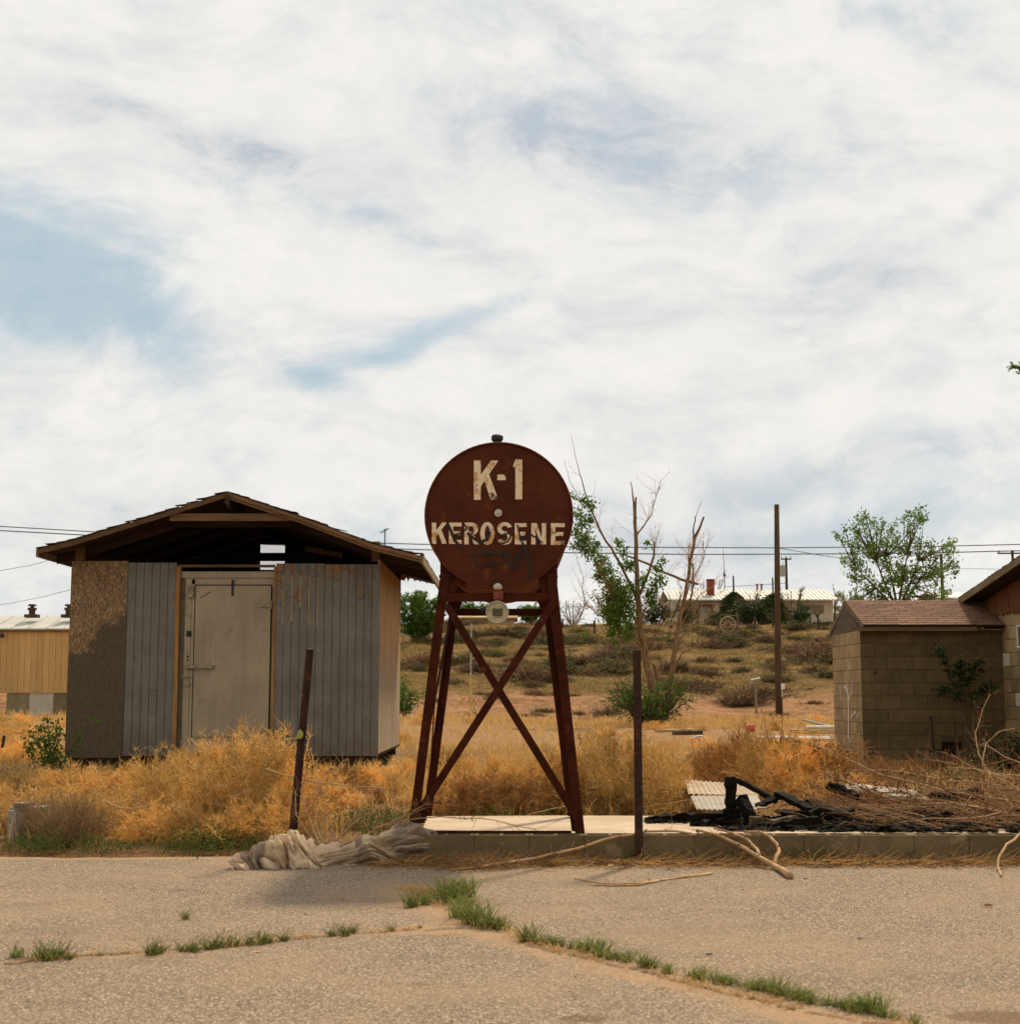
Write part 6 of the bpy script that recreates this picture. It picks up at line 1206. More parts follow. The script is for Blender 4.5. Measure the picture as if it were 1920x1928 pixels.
# ---- sage bushes over the hill
def scrub_mesh(name, n=260, nl=1500, leaf=.10):
    S = Strands(); a = rng.uniform(0, 6.283, n); e = np.arccos(rng.uniform(.1, 1, n)); d = np.stack([np.cos(a)*np.sin(e), np.sin(a)*np.sin(e), np.cos(e)*.8], 1)
    p = grow(S, rng.normal(size=(n, 3))*[.2, .2, 0], d, rng.uniform(.45, .85, n), 5, .014, wig=.22); q, t = pick(p, 900, .3, 1); p2 = grow(S, q, t+rng.normal(size=(900, 3))*.6, rng.uniform(.1, .25, 900), 3, .009)
    q, t = pick(p2, nl, .2, 1); S.leaves(q, rng.uniform(.5, 1.2, nl)*leaf, .45)
    for v in S.V: v[:, 2] = np.abs(v[:, 2])
    return S.mesh(name)
sg = [scrub_mesh('sagebrush_a'), scrub_mesh('sagebrush_b', 200, 2200, .09)]; sb = [scrub_mesh('scrub_a', 300, 500, .07), scrub_mesh('scrub_b', 340, 700, .06)]
for t_ in sg: t_.materials.append(M['sage'])
for t_ in sb: t_.materials.append(M['sage_brown'])
named = [(1280,1440/1.1,60,1.5,'b'),(1315,1294,62,1.4,'b'),(990,1280,66,2.0,'b'),(870,1250,76,1.3,'s'),(910,1240,80,1.3,'s'),(945,1235,72,.9,'g'),(1090,1215,92,2.0,'s'),(1335,1225,90,1.8,'b'),(1375,1215,92,1.8,'s'),(1480,1240,84,1.8,'b'),(1550,1255,78,2.6,'b'),(1545,1240,84,2.4,'b'),(1430,1300,57,1.6,'b'),(1400,1310,56,1.4,'b'),(1100,1250,76,1.6,'b'),(1160,1240,80,1.5,'b'),(1020,1210,98,1.8,'b'),(940,1205,100,1.8,'b'),(800,1245,76,1.6,'b'),(780,1260,72,1.4,'b')]
for i in range(30): named.append((random.uniform(745, 1600), 0, random.uniform(50, 60), random.uniform(.3, .8), random.choice('bbs')))
for i in range(265):
    y = 62+random.random()**.8*56; named.append((random.uniform(745, 1640) if random.random() < .9 else random.uniform(-40, 130), 0, y, random.uniform(.45, 1.5), random.choice('bbsss')))
lbs = {'s': ('sagebrush', 'one of the olive green sagebrush clumps dotted over the hill'), 'b': ('scrub_bush', 'one of the grey brown twiggy bushes dotted over the hill'), 'g': ('sagebrush', 'one of the olive green sagebrush clumps dotted over the hill')}
for px, _, Y, s, k in named:
    x = P(px, 1240, Y).x; me_ = random.choice(sb if k == 'b' else sg); nm, lb = lbs[k]
    if px > 1560 and Y < 90 and s < 1.5 and random.random() < .5: continue
    instance(nm, me_, None, (x, Y, gz(x, Y)-.05), random.uniform(0, 6), (s, s, s*random.uniform(.42, .75)), lb, 'bush', lb.replace('one of the ', ''))

# ---------------------------------------------------------------- trees
def limb_pts(pl, Y, dy=0.0, jit=.05):
    out = []; n_ = len(pl)
    for i, q in enumerate(pl): out.append(P(q[0], q[1], Y+dy*i/(n_-1))+Vector((0, random.uniform(-jit, jit), 0)))
    # subdivide with slight wander
    res = [out[0]]
    for a, c_ in zip(out[:-1], out[1:]):
        l = (c_-a).length
        for t in (.33, .66): res.append(a.lerp(c_, t)+Vector([random.uniform(-1,1)*l*.025 for _ in range(3)]))
        res.append(c_)
    return res
def limb(b, pl, Y, r0, r1, dy=0.0, n=7):
    if Y > 40: r0 *= .82; r1 *= .82
    pts = limb_pts(pl, Y, dy); m_ = len(pts); b.tube(pts, [r0+(r1-r0)*(i/(m_-1))**.8 for i in range(m_)], n); return pts
YTc = 42; tx = P(1250, 1370, YTc).x; tzb = gz(tx, YTc)
ct = root('cottonwood_tree', (tx, YTc, tzb), 'half dead cottonwood, bare broken limbs and leaves on its left side', 'tree')
b = MB(); L = []
L.append(limb(b, [(1251,1378),(1240,1335),(1227,1290),(1216,1245),(1203,1172),(1200,1120),(1197,1050),(1195,985)], YTc, .185, .06, n=12))
limb(b, [(1195,985),(1193,945),(1187,906)], YTc, .065, .012); limb(b, [(1195,985),(1196,955),(1197,936)], YTc, .05, .03)
L.append(limb(b, [(1250,1376),(1254,1340),(1259,1310),(1268,1239),(1272,1210),(1281,1158),(1292,1104),(1304,1036),(1309,1010)], YTc, .125, .045, dy=.6, n=10))
limb(b, [(1309,1010),(1318,992),(1325,973)], YTc+.6, .055, .03, n=6); limb(b, [(1306,1020),(1305,1000),(1309,972)], YTc+.6, .035, .02); limb(b, [(1309,974),(1316,955),(1323,940)], YTc+.6, .012, .006)
L.append(limb(b, [(1243,1330),(1236,1285),(1232,1255),(1228,1250)], YTc+.2, .09, .05))
L.append(limb(b, [(1203,1120),(1218,1085),(1230,1050),(1231,1020)], YTc, .06, .03, dy=-.5)); L.append(limb(b, [(1198,1008),(1212,990),(1225,972),(1232,945),(1243,905)], YTc, .035, .006, dy=.3))
L.append(limb(b, [(1219,1230),(1203,1190),(1189,1153),(1170,1130),(1148,1117),(1132,1085),(1119,1060)], YTc, .055, .012, dy=-1.0)); 
LA = limb(b, [(1202,1160),(1200,1131),(1181,1090),(1159,1047),(1132,1004),(1120,975),(1108,950),(1098,915),(1089,882)], YTc, .065, .014, dy=-.8, n=8); L.append(LA)
limb(b, [(1108,950),(1088,935),(1072,905),(1062,865)], YTc-.6, .018, .005); limb(b, [(1089,882),(1081,850),(1075,818)], YTc-.8, .012, .005)
L.append(limb(b, [(1181,1047),(1215,1060),(1246,1077),(1280,1090),(1314,1100)], YTc+.3, .035, .05, dy=.3)); limb(b, [(1110,1010),(1090,1000),(1075,1010)], YTc-.5, .014, .005)
L.append(limb(b, [(1216,1225),(1195,1206),(1170,1193),(1148,1172),(1129,1158),(1103,1138),(1096,1105),(1098,1085)], YTc, .045, .007, dy=-.8))
L.append(limb(b, [(1268,1239),(1283,1200),(1300,1185),(1320,1160)], YTc+.3, .04, .008, dy=.6)); L.append(limb(b, [(1276,1190),(1296,1150),(1318,1120),(1345,1102)], YTc+.4, .035, .006)); L.append(limb(b, [(1284,1145),(1300,1095),(1322,1060),(1334,1012)], YTc+.5, .03, .005)); L.append(limb(b, [(1281,1158),(1300,1128),(1306,1095),(1303,1060)], YTc+.8, .045, .03))
L.append(limb(b, [(1262,1280),(1284,1230),(1310,1215),(1330,1165)], YTc+.6, .035, .007)); limb(b, [(1225,1215),(1236,1190),(1252,1160),(1256,1125)], YTc, .03, .006); limb(b, [(1200,1085),(1186,1068),(1176,1040),(1172,1018)], YTc-.2, .03, .008)
L.append(limb(b, [(1294,1085),(1296,1065),(1295,1045)], YTc+.5, .02, .015)); limb(b, [(1170,1190),(1160,1145),(1152,1100),(1150,1075)], YTc-.6, .03, .008)
b.build('trunk', M['bark'], ct, smooth=True)
S = Strands()
for l_ in L:
    A = np.array([[tuple(p_) for p_ in l_]]); m_ = 15; q, t = pick(A, m_, .35, 1); p_ = grow(S, q, t+rng.normal(size=(m_, 3))*[.5, .5, .4]+[0, 0, .35], rng.uniform(.25, 1.0, m_), 6, .006, wig=.12, up=.05); q, t = pick(p_, 40, .2, .9); grow(S, q, t+rng.normal(size=(40, 3))*.5, rng.uniform(.1, .4, 40), 4, .004, wig=.15)
S.build('twigs', M['dry_branch'], ct, world=True)
S = Strands()
def clump(S, px, py, Y, r, n, size, ysp=1.0, sq=1.0, leaf_asp=.8):
    c_ = P(px, py, Y); k = Y/FPX; q = rng.normal(size=(n, 3))*.5; q = q*np.array([[r*k, r*k*ysp, r*k*sq]])+np.array([tuple(c_)]); S.leaves(q, rng.uniform(.6, 1.25, n)*size, leaf_asp)
for px, py, r, m_ in [(1103,945,12,50),(1115,952,10,40),(1088,968,12,45),(1097,985,16,90),(1112,975,10,40),(1088,1005,14,70),(1103,1015,16,100),(1120,1030,14,80),(1090,1028,14,90),(1108,1040,14,90),(1130,1058,14,110),(1140,1075,16,130),(1128,1083,12,70),(1152,1095,18,170),(1165,1112,20,220),(1150,1125,18,170),(1175,1132,18,180),(1160,1148,18,170),(1145,1150,14,90),(1178,1155,16,120),(1155,1170,16,130),(1165,1185,12,80),(1182,1198,10,60),(1158,1208,8,25),(1172,1040,10,50),(1165,1022,9,40),(1176,1062,10,45),(1186,1068,8,40),(1238,1070,10,45),(1243,1090,12,70),(1230,1105,14,80),(1222,1120,12,60),(1212,1085,9,30),(1248,1055,8,22),(1220,1025,9,22),(1208,1098,8,30),(1226,1135,12,50),(1192,1060,6,20),(1080,935,10,18),(1100,1195,4,6),(1190,1110,10,50),(1186,1180,10,45),(1150,1192,9,35)]:
    clump(S, px, py, YTc-.5+random.uniform(-.3,.3), r*1.1, int(m_*1.9), .085)
S.build('crown', M['leaf'], ct, world=True)

def leafy_bush(name, px, pyb, pyt, wpx, Y, mat, n, size, lab, cat='bush', stems=18, pal=None, sq=1.0):
    x = P(px, pyb, Y).x; z0 = gz(x, Y); Hh = P(px, pyt, Y).z-z0; W = wpx*Y/FPX/2; o = root(name, (x, Y, z0), lab, cat); S = Strands()
    a = rng.uniform(0, 6.283, stems); d = np.stack([np.cos(a)*W/Hh, np.sin(a)*W/Hh, np.ones(stems)*1.1], 1); p_ = grow(S, rng.normal(size=(stems, 3))*[W*.1, W*.1, 0], d*rng.uniform(.3, 1, (stems, 1)), Hh*rng.uniform(.55, .95, stems), 7, max(.008, W*.02), wig=.10)
    q, t = pick(p_, stems*7, .2, 1); p2 = grow(S, q, t+rng.normal(size=(stems*7, 3))*.6, rng.uniform(.15, .35, stems*7)*min(W, Hh), 5, max(.004, W*.008), wig=.18)
    S.build('stems', M['bark_dark'], o); S = Strands(); q, t = pick(p2, n, .15, 1); q = q+rng.normal(size=(n, 3))*size*.8; q[:, 2] = np.abs(q[:, 2])+.02; S.leaves(q, rng.uniform(.55, 1.25, n)*size, .6); S.build('foliage', M[mat], o); return o
leafy_bush('green_bush', 1222, 1368, 1245, 210, 41.2, 'leaf', 4200, .075, 'green leafy bush around the foot of the half dead tree', stems=44)
leafy_bush('green_bush', 762, 1348, 1262, 80, 46, 'leaf', 1500, .09, 'green bush just right of the grey shed wall', stems=18)
leafy_bush('green_bush', 92, 1455, 1330, 95, 17.2, 'leaf', 900, .05, 'dark green leafy sapling bush at the left corner of the grey shed', stems=12)
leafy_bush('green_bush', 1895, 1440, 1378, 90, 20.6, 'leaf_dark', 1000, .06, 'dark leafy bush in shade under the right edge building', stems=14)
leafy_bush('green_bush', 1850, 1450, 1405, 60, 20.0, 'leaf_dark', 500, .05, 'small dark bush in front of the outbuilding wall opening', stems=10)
leafy_bush('budding_bush', 1150, 1192, 1090, 105, 125, 'leaf_pale', 1500, .22, 'pale budding bush behind the half dead tree on the crest', stems=30)
# tree of heaven seedling against the shaded wall
q = P(1822, 1440, 22.4); o = root('sapling', (q.x, 22.4, gz(q.x, 22.4)), 'dark leafy sapling growing against the shaded block outbuilding wall', 'sapling')
b = MB(); sp_ = limb(b, [(1822,1445),(1819,1390),(1817,1340),(1815,1310),(1812,1280)], 22.4, .022, .010); l1 = limb(b, [(1816,1315),(1795,1280),(1780,1240),(1768,1222)], 22.35, .010, .004); l2 = limb(b, [(1815,1300),(1830,1270),(1842,1245)], 22.4, .010, .004); l3 = limb(b, [(1817,1325),(1790,1300),(1772,1298)], 22.3, .008, .004); l4 = limb(b, [(1817,1325),(1845,1305),(1862,1292)], 22.3, .008, .004); l5 = limb(b, [(1814,1290),(1808,1262),(1806,1250)], 22.4, .008, .004); b.build('stem', M['bark_dark'], o)
S = Strands()
for l_ in (l1, l2, l3, l4, l5):
    A = np.array([[tuple(p_) for p_ in l_]]); q, t = pick(A, 46, .1, 1); p_ = grow(S, q, t*.6+rng.normal(size=(46, 3))*[.8, .8, .5], rng.uniform(.10, .24, 46), 5, .003, droop=.02); q, t = pick(p_, 420, .1, 1); S.leaves(q, rng.uniform(.04, .085, 420), .38)
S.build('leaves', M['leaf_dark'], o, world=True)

def big_tree(name, px, pyb, pyt, wpx, Y, mat, lab, nst=5, n2=26, n3=220, nl=6000, size=.16, bark='bark_dark', fan=.55, low=.25, r=.12, cat='tree', zb=None):
    x = P(px, pyb, Y).x; z0 = gz(x, Y); Hh = P(px, pyt, Y).z-z0; W = wpx*Y/FPX/2; o = root(name, (x, Y, z0), lab, cat); S = Strands()
    a = np.linspace(0, 6.283, nst, endpoint=False)+rng.uniform(0, 1, nst); d = np.stack([np.cos(a)*fan, np.sin(a)*fan, np.ones(nst)], 1); p1 = grow(S, np.zeros((nst, 3))+rng.normal(size=(nst, 3))*[r, r, 0], d, Hh*rng.uniform(.7, .9, nst), 9, r, wig=.07, up=.05)
    q, t = pick(p1, n2*nst, low, .98); a = rng.uniform(0, 6.283, len(q)); dd = np.stack([np.cos(a), np.sin(a), rng.uniform(.1, .8, len(q))], 1); fade = np.clip(1.15-q[:, 2]/Hh*.75, .25, 1); p2 = grow(S, q, dd+t*.5, W*.62*rng.uniform(.4, 1, len(q))*fade, 7, r*.22, wig=.12)
    q, t = pick(p2, n3*nst, .1, 1); p3 = grow(S, q, t+rng.normal(size=(len(q), 3))*.6, W*.17*rng.uniform(.4, 1, len(q)), 4, r*.08, wig=.2)
    S.build('trunk', M[bark], o)
    if nl:
        S = Strands(); q, t = pick(p3, nl, .1, 1); q = q+rng.normal(size=q.shape)*size*.35; S.leaves(q, rng.uniform(.55, 1.2, nl)*size, .55); S.build('crown', M[mat], o)
    return o
def inside(px, py, poly):
    r_ = False
    for i in range(len(poly)):
        (x0, y0), (x1, y1) = poly[i], poly[i-1]
        if (y0 > py) != (y1 > py) and px < (x1-x0)*(py-y0)/(y1-y0)+x0: r_ = not r_
    return r_
def outline_tree(name, Y, base, fork, poly, nb, lv, size, mat, lab, r=.07, rad=(7, 13), depth=60):
    """trunk to a fork, limbs out to clumps of leaves that fill the real outline of the crown"""
    x = P(*base, Y).x; z0 = gz(x, Y); o = root(name, (x, Y, z0), lab, 'tree'); b = MB(); S = Strands(); rs = random.Random(8); k = Y/FPX
    xs_ = [p_[0] for p_ in poly]; ys_ = [p_[1] for p_ in poly]; cs = []
    while len(cs) < nb:
        px, py = rs.uniform(min(xs_), max(xs_)), rs.uniform(min(ys_), max(ys_))
        if inside(px, py, poly) and (px*.021+py*.013) % 1.0 > .22*rs.random(): cs.append((px, py, rs.uniform(-1, 1)*depth*k, rs.uniform(*rad)))
    f0 = P(*fork, Y); b.tube([(x, Y, z0-.2), ((x+f0.x)/2+.03, Y, (z0+f0.z)/2), tuple(f0)], [r*1.3, r, r*.8], 8)
    main = []
    for a_ in (-.55, -.3, -.08, .12, .3, .5):
        t = f0+Vector((a_*1.6, rs.uniform(-.5, .5), 1.35-abs(a_)*.7)); m1 = f0.lerp(t, .5)+Vector((rs.uniform(-.06,.06), 0, .05)); b.tube([f0, m1, t], [r*.5, r*.35, r*.16], 6); main += [m1, t, f0.lerp(m1, .6), m1.lerp(t, .5)]
    for px, py, dy, rr_ in cs:
        c_ = P(px, py, Y)+Vector((0, dy, 0)); s0 = min(main, key=lambda q_: (q_-c_).length+(3 if q_.z > c_.z else 0)); md_ = s0.lerp(c_, .5)+Vector((rs.uniform(-.05,.05), 0, -.04)); b.tube([s0, md_, c_], [.016, .010, .005], 5)
        q = rng.normal(size=(lv, 3))*.55*rr_*k; q[:, 2] += q[:, 0]*(.5 if c_.x > f0.x else -.5); S.leaves(q+np.array([tuple(c_)]), rng.uniform(.6, 1.25, lv)*size, .55)
    b.build('trunk', M['bark_dark'], o); S.build('crown', M[mat], o, world=True); return o
outline_tree('leafy_tree', 34, (1690, 1352), (1690, 1150), [(1580,1000),(1600,993),(1612,1010),(1622,958),(1640,965),(1655,985),(1675,1005),(1690,985),(1693,955),(1722,962),(1745,980),(1750,1010),(1765,1030),(1790,1028),(1775,1055),(1797,1075),(1782,1100),(1790,1120),(1760,1140),(1610,1140),(1605,1100),(1590,1070),(1600,1040),(1580,1020)], 190, 40, .075, 'leaf_bright', 'airy bright green tree rising behind the brown shingle roof')
big_tree('leafy_tree', 787, 1192, 1092, 128, 88, 'leaf', 'dense green tree on the hill between the shed and the tank', nst=10, n2=22, n3=90, nl=11000, size=.17, fan=.6, low=.04, r=.06)
big_tree('leafy_tree', 905, 1182, 1128, 135, 150, 'leaf', 'wide green tree behind the beige outbuilding under the tank', nst=8, n2=20, n3=90, nl=5500, size=.28, fan=.7, low=.1, r=.1)
big_tree('leafy_tree', 1000, 1185, 1136, 90, 128, 'leaf', 'lower green tree right of the beige outbuilding, seen under the tank', nst=6, n2=20, n3=90, nl=3500, size=.24, fan=.7, low=.1, r=.08)
big_tree('budding_tree', 1568, 1140, 1070, 100, 170, 'leaf_pale', 'pale budding round tree at the right end of the farmhouse', nst=6, n2=24, n3=110, nl=2600, size=.22, fan=.7, low=.15, r=.16, bark='bark_dark')
for px, pyb, pyt, w_, Y, lb in ((1076,1186,1108,85,140,'bare leafless tree on the crest just right of the tank'),(1322,1130,1062,110,150,'bare leafless round tree behind the farmhouse chimney'),(1255,1185,1090,120,122,'bare brown thicket of branches left of the farmhouse'),(1210,1185,1110,90,118,'bare twiggy tree behind the trunk of the half dead tree'),(1492,1160,1085,60,122,'bare small tree before the farmhouse wall right of the tall pole'),(1410,1168,1105,75,120,'bare bush between the two dark junipers'),(1640,1150,1100,90,150,'bare brown shrubbery left of the bright green tree'),(12,1165,1142,60,90,'bare twiggy bush beyond the mobile home at the far left'),(1300,1178,1120,70,125,'bare twigs in front of the farmhouse porch'),(1180,1188,1120,60,135,'bare shrub behind the green leaves of the half dead tree')):
    big_tree('bare_tree', px, pyb, pyt, w_, Y, None, lb, nst=7, n2=16, n3=110, nl=0, fan=.6, low=.12, r=.085 if Y > 100 else .05, bark='bark_far')
for px, pyb, pyt, w_, lb in ((1405,1172,1128,46,'dark low bush between the two junipers'),(1432,1174,1120,34,'dark bush beside the left edge of the right juniper'),(1505,1172,1134,50,'dark bush at the foot of the farmhouse wall right of the tall pole'),(1290,1176,1142,44,'dark brush before the left end of the farmhouse'),(1232,1186,1128,56,'dark green bush left of the farmhouse on the crest'),(1345,1176,1150,26,'small dark bush left of the right wagon wheel')):
    leafy_bush('dark_bush', px, pyb, pyt, w_, 119, 'leaf_dark', 700, .26, lb, stems=16)
def juniper(px, pyb, pyt, wpx, Y, lab):
    x = P(px, pyb, Y).x; z0 = gz(x, Y); Hh = P(px, pyt, Y).z-z0; W = wpx*Y/FPX/2; o = root('juniper', (x, Y, z0), lab, 'juniper'); b = MB(); b.tube([(x,Y,z0-.1),(x,Y,z0+Hh*.5)], [.15,.05], 7); b.build('trunk', M['bark_dark'], o)
    S = Strands(); n_ = 9000; a = rng.uniform(0, 6.283, n_); t = rng.uniform(0, 1, n_)**.8; prof_ = np.sin(np.clip(t*1.0+.28, 0, 1)*math.pi)**.55*(1+.14*np.sin(a*5+t*9)+.10*np.sin(a*3-t*14)); rr = W*prof_*rng.uniform(.75, 1.03, n_)
    lob = .10*np.sin(a*4)*Hh*(t > .8); S.leaves(np.stack([np.cos(a)*rr, np.sin(a)*rr, t*Hh+lob+rng.normal(size=n_)*.06], 1), rng.uniform(.10, .24, n_), .5, dirs=np.stack([np.cos(a)*.5, np.sin(a)*.5, np.ones(n_)], 1)); S.build('crown', M['leaf_dark'], o)
juniper(1382, 1170, 1094, 58, 124, 'dark rounded juniper directly before the middle of the farmhouse'); juniper(1456, 1168, 1097, 56, 124, 'dark juniper just behind the tall bare pole')
# leafy spray reaching in from a tree outside the right edge
q = P(2150, 1100, 20); z0 = gz(q.x, 20); o = root('street_tree', (q.x, 20, z0), 'leafy twig of a tree reaching in at the upper right edge of the photo', 'tree')
b = MB(); b.tube([(q.x,20,z0-.2),(q.x-.1,20,z0+2),(q.x-.2,20,z0+4.2)], [.12,.10,.06], 8); l0 = limb(b, [(2128,760),(2040,730),(1980,715),(1930,702),(1906,688)], 20, .04, .004); b.tube([P(2128,760,20), (q.x-.2,20,z0+4.1)], [.04,.06], 7); b.build('trunk', M['bark_dark'], o)
S = Strands(); A = np.array([[tuple(p_) for p_ in l0]]); qq, t = pick(A, 60, .2, 1); p_ = grow(S, qq, t+rng.normal(size=(60, 3))*.5, rng.uniform(.05, .16, 60), 4, .003); qq, t = pick(p_, 330, .1, 1); S.leaves(qq, rng.uniform(.03, .07, 330), .5); S.build('leaves', M['leaf_bright'], o, world=True)
from mathutils import noise as mnoise
# ---------------------------------------------------------------- twisted blanket lying over the asphalt edge and kerb
spine = [(436,1636),(470,1628),(510,1622),(560,1622),(605,1628),(650,1616),(700,1604),(740,1592),(780,1580),(818,1572)]
hw = [.08,.14,.18,.21,.16,.17,.21,.23,.20,.06]; hh = [.05,.11,.19,.20,.12,.14,.16,.18,.13,.02]
yy_ = [10.58,10.66,10.72,10.78,10.74,10.84,10.93,11.02,11.08,11.12]
SPX = np.array([P(a[0], a[1], y_).x for a, y_ in zip(spine, yy_)]); NU, NV = 420, 200
u = np.linspace(0, 1, NU); sx_ = np.interp(u, np.linspace(0, 1, 10), SPX); sy_ = np.interp(u, np.linspace(0, 1, 10), yy_); W_ = np.interp(u, np.linspace(0, 1, 10), hw); H_ = np.interp(u, np.linspace(0, 1, 10), hh)
lift = np.interp(u, [0, .62, .80, .92, 1], [0, 0, .07, .15, .19])
V = np.zeros((NU, NV, 3))
for j in range(NV):
    t = j/(NV-1); ang = math.pi*(1-t)*1.04-.06; 
    wl = 1/(1+np.exp((u-.45)*24)); fold = np.zeros(NU)
    for k_ in range(NU):
        uu_ = u[k_]; wz = mnoise.noise(Vector((uu_*9, t*2.2, 5)))*.55; wy2 = mnoise.noise(Vector((uu_*7, t*1.5, 9)))*.8
        a_l = Vector(((t*3.4+uu_*15.0)+wz*1.3, uu_*5-t*1.2, 1.7)); a_r = Vector((t*8.5+wy2*2.2+math.sin(uu_*8)*.7, uu_*3.4, 4.1)); f_ = 0
        for q_, w_k in ((a_l, wl[k_]), (a_r, 1-wl[k_])):
            if w_k > .02: f_ += w_k*(.75*min(abs(mnoise.noise(q_))*2.2, 1)**.6+.26*min(abs(mnoise.noise(q_*2.3+Vector((3,1,7))))*2.2, 1)**.6+.07*abs(mnoise.noise(q_*5.5)))
        fold[k_] = f_
    r = .34+.78*fold; V[:, j, 0] = sx_+.03*np.sin(t*9+u*20); V[:, j, 1] = sy_+np.cos(ang)*W_*r; V[:, j, 2] = np.maximum(np.sin(ang), 0)**.7*H_*r*1.15+lift*(.35+.65*np.clip(np.sin(ang), 0, 1))
V[:, 0, 2] = np.where(u < .7, 0, V[:, 0, 2]); V[:, :, 2] = np.maximum(V[:, :, 2], .003)
idx = np.arange(NU*NV).reshape(NU, NV); F = np.stack([idx[:-1, :-1], idx[:-1, 1:], idx[1:, 1:], idx[1:, :-1]], -1).reshape(-1, 4)[:, ::-1]
o0 = np.array([SPX[4], 10.8, 0]); me = np_mesh('blanket', (V-o0).reshape(-1, 3), F, smooth=True); uvl = me.uv_layers.new(name='UVMap')
li = np.empty(len(me.loops), dtype=np.int32); me.loops.foreach_get('vertex_index', li); uu = (li//NV)/NU; vv_ = (li % NV)/NV; tws = np.where(uu < .5, 1.0, .45)
uvl.data.foreach_set('uv', np.stack([uu, vv_], 1).astype(np.float32).ravel())
blk_ = link_mesh('blanket', me, M['cloth'], None, tuple(o0)); tag(blk_, 'soiled twisted beige and mauve blanket lying where the asphalt meets the kerb', 'blanket')
md = blk_.modifiers.new('thick', 'SOLIDIFY'); md.thickness = .012; md.offset = -1

# ---------------------------------------------------------------- loose branches
def branch(name, pls, lab, leaves=0, twigs=30, mat='dry_branch', group=None, tw=.12, cat='branch'):
    """pls: list of (points [(px,py,Y)...], r0, r1)"""
    c0 = P(*pls[0][0][0]); o = root(name, tuple(c0), lab, cat, group); b = MB(); arr = []
    for pl, r0, r1 in pls:
        pts = [P(*q_) for q_ in pl]; pts = [p_ if p_.z > r0*.9 else G(q_[0], q_[1], r0*.9) for p_, q_ in zip(pts, pl)]; res = [pts[0]]
        for a, c_ in zip(pts[:-1], pts[1:]):
            l = (c_-a).length; res.append(a.lerp(c_, .5)+Vector([random.uniform(-1,1)*l*.03 for _ in range(3)])); res.append(c_)
        m_ = len(res); b.tube(res, [r0+(r1-r0)*i/(m_-1) for i in range(m_)], 7); arr.append(res)
    b.build('stem', M[mat], o, smooth=True)
    if twigs:
        S = Strands(); P3 = []
        for res in arr:
            A = np.array([[tuple(p_) for p_ in res]]); q, t = pick(A, twigs, .15, 1); P3.append(grow(S, q, t+rng.normal(size=(twigs, 3))*[.7, .5, .45], rng.uniform(.3, 1.3, twigs)*tw, 5, .002, wig=.2))
        S.build('twigs', M['brown_branch'], o, world=True)
        if leaves:
            S = Strands(); pp = np.concatenate(P3); q, t = pick(pp, leaves, .2, 1); S.leaves(q, rng.uniform(.02, .04, leaves), .5); S.build('dead_leaves', M['dead_leaf'], o, world=True)
    return o
branch('fallen_branch', [([(850,1638,10.62),(905,1634,10.66),(960,1624,10.72),(1010,1616,10.78),(1060,1604,10.82),(1110,1591,10.86),(1160,1576,10.90),(1215,1566,10.96),(1270,1565,11.0),(1300,1570,10.98)], .011, .009)], 'long pale branch arching over the kerb below the tank', 40, 26)
branch('fallen_branch', [([(1488,1650,10.42),(1462,1633,10.55),(1430,1615,10.7),(1400,1596,10.82),(1350,1572,10.93),(1310,1563,11.05)], .024, .008), ([(1458,1630,10.57),(1460,1618,10.62),(1467,1604,10.72),(1462,1590,10.82),(1448,1575,10.92),(1430,1566,10.98),(1400,1566,11.02)], .016, .009), ([(1430,1613,10.7),(1425,1600,10.80),(1408,1582,10.90),(1380,1569,10.96),(1345,1560,11.1)], .014, .006)], 'thick forked pale branch with a sawn end hanging over the kerb onto the asphalt', 60, 34)
branch('fallen_branch', [([(1338,1645,10.35),(1290,1651,10.3),(1240,1658,10.25),(1190,1664,10.22),(1140,1664,10.22),(1080,1654,10.3)], .010, .004), ([(1240,1659,10.24),(1200,1667,10.18),(1150,1668,10.17),(1115,1667,10.18)], .008, .004)], 'thin fallen branch lying flat on the asphalt in front of the kerb', 0, 14, tw=.08)
branch('fallen_branch', [([(608,1600,10.95),(590,1560,11.1),(574,1520,11.2),(566,1490,11.3),(578,1450,11.35),(600,1430,11.4)], .008, .003), ([(610,1600,10.97),(580,1570,11.1),(558,1535,11.15),(556,1490,11.2)], .007, .003), ([(612,1600,10.97),(596,1555,11.1),(592,1510,11.2),(604,1465,11.25),(622,1445,11.3)], .008, .003), ([(612,1598,10.97),(640,1575,11.05),(672,1545,11.1),(700,1530,11.2)], .006, .003), ([(614,1600,10.95),(680,1578,11.0),(740,1545,11.05),(800,1522,11.1)], .007, .003), ([(612,1600,10.95),(604,1560,11.1),(612,1520,11.2),(608,1480,11.3)], .006, .002)], 'bundle of curved pale twigs rising from the blanket beside the leaning post', 30, 40, tw=.16)
branch('fallen_branch', [([(500,1448,11.9),(545,1462,11.8),(600,1474,11.8),(680,1482,11.8),(740,1488,11.8)], .007, .004)], 'single thin reddish branch lying behind the leaning post', 0, 12)
branch('fallen_branch', [([(700,1560,11.0),(760,1545,11.05),(830,1538,11.1),(900,1541,11.15),(960,1552,11.18),(1010,1562,11.2)], .005, .003), ([(720,1556,11.0),(800,1515,11.05),(860,1510,11.1)], .004, .002)], 'fine drooping twig with small brown leaves across the front left leg of the tank', 70, 26, tw=.10)
branch('fallen_branch', [([(978,1545,13.0),(1000,1532,13.1),(1040,1523,13.2),(1080,1518,13.3)], .006, .004)], 'short pale stick at the back edge of the slab', 0, 5)
branch('fallen_branch', [([(1215,1520,13.2),(1260,1514,13.2),(1310,1505,13.3),(1330,1502,13.3)], .004, .003)], 'thin straight stick in front of the pale metal sheets', 0, 0)
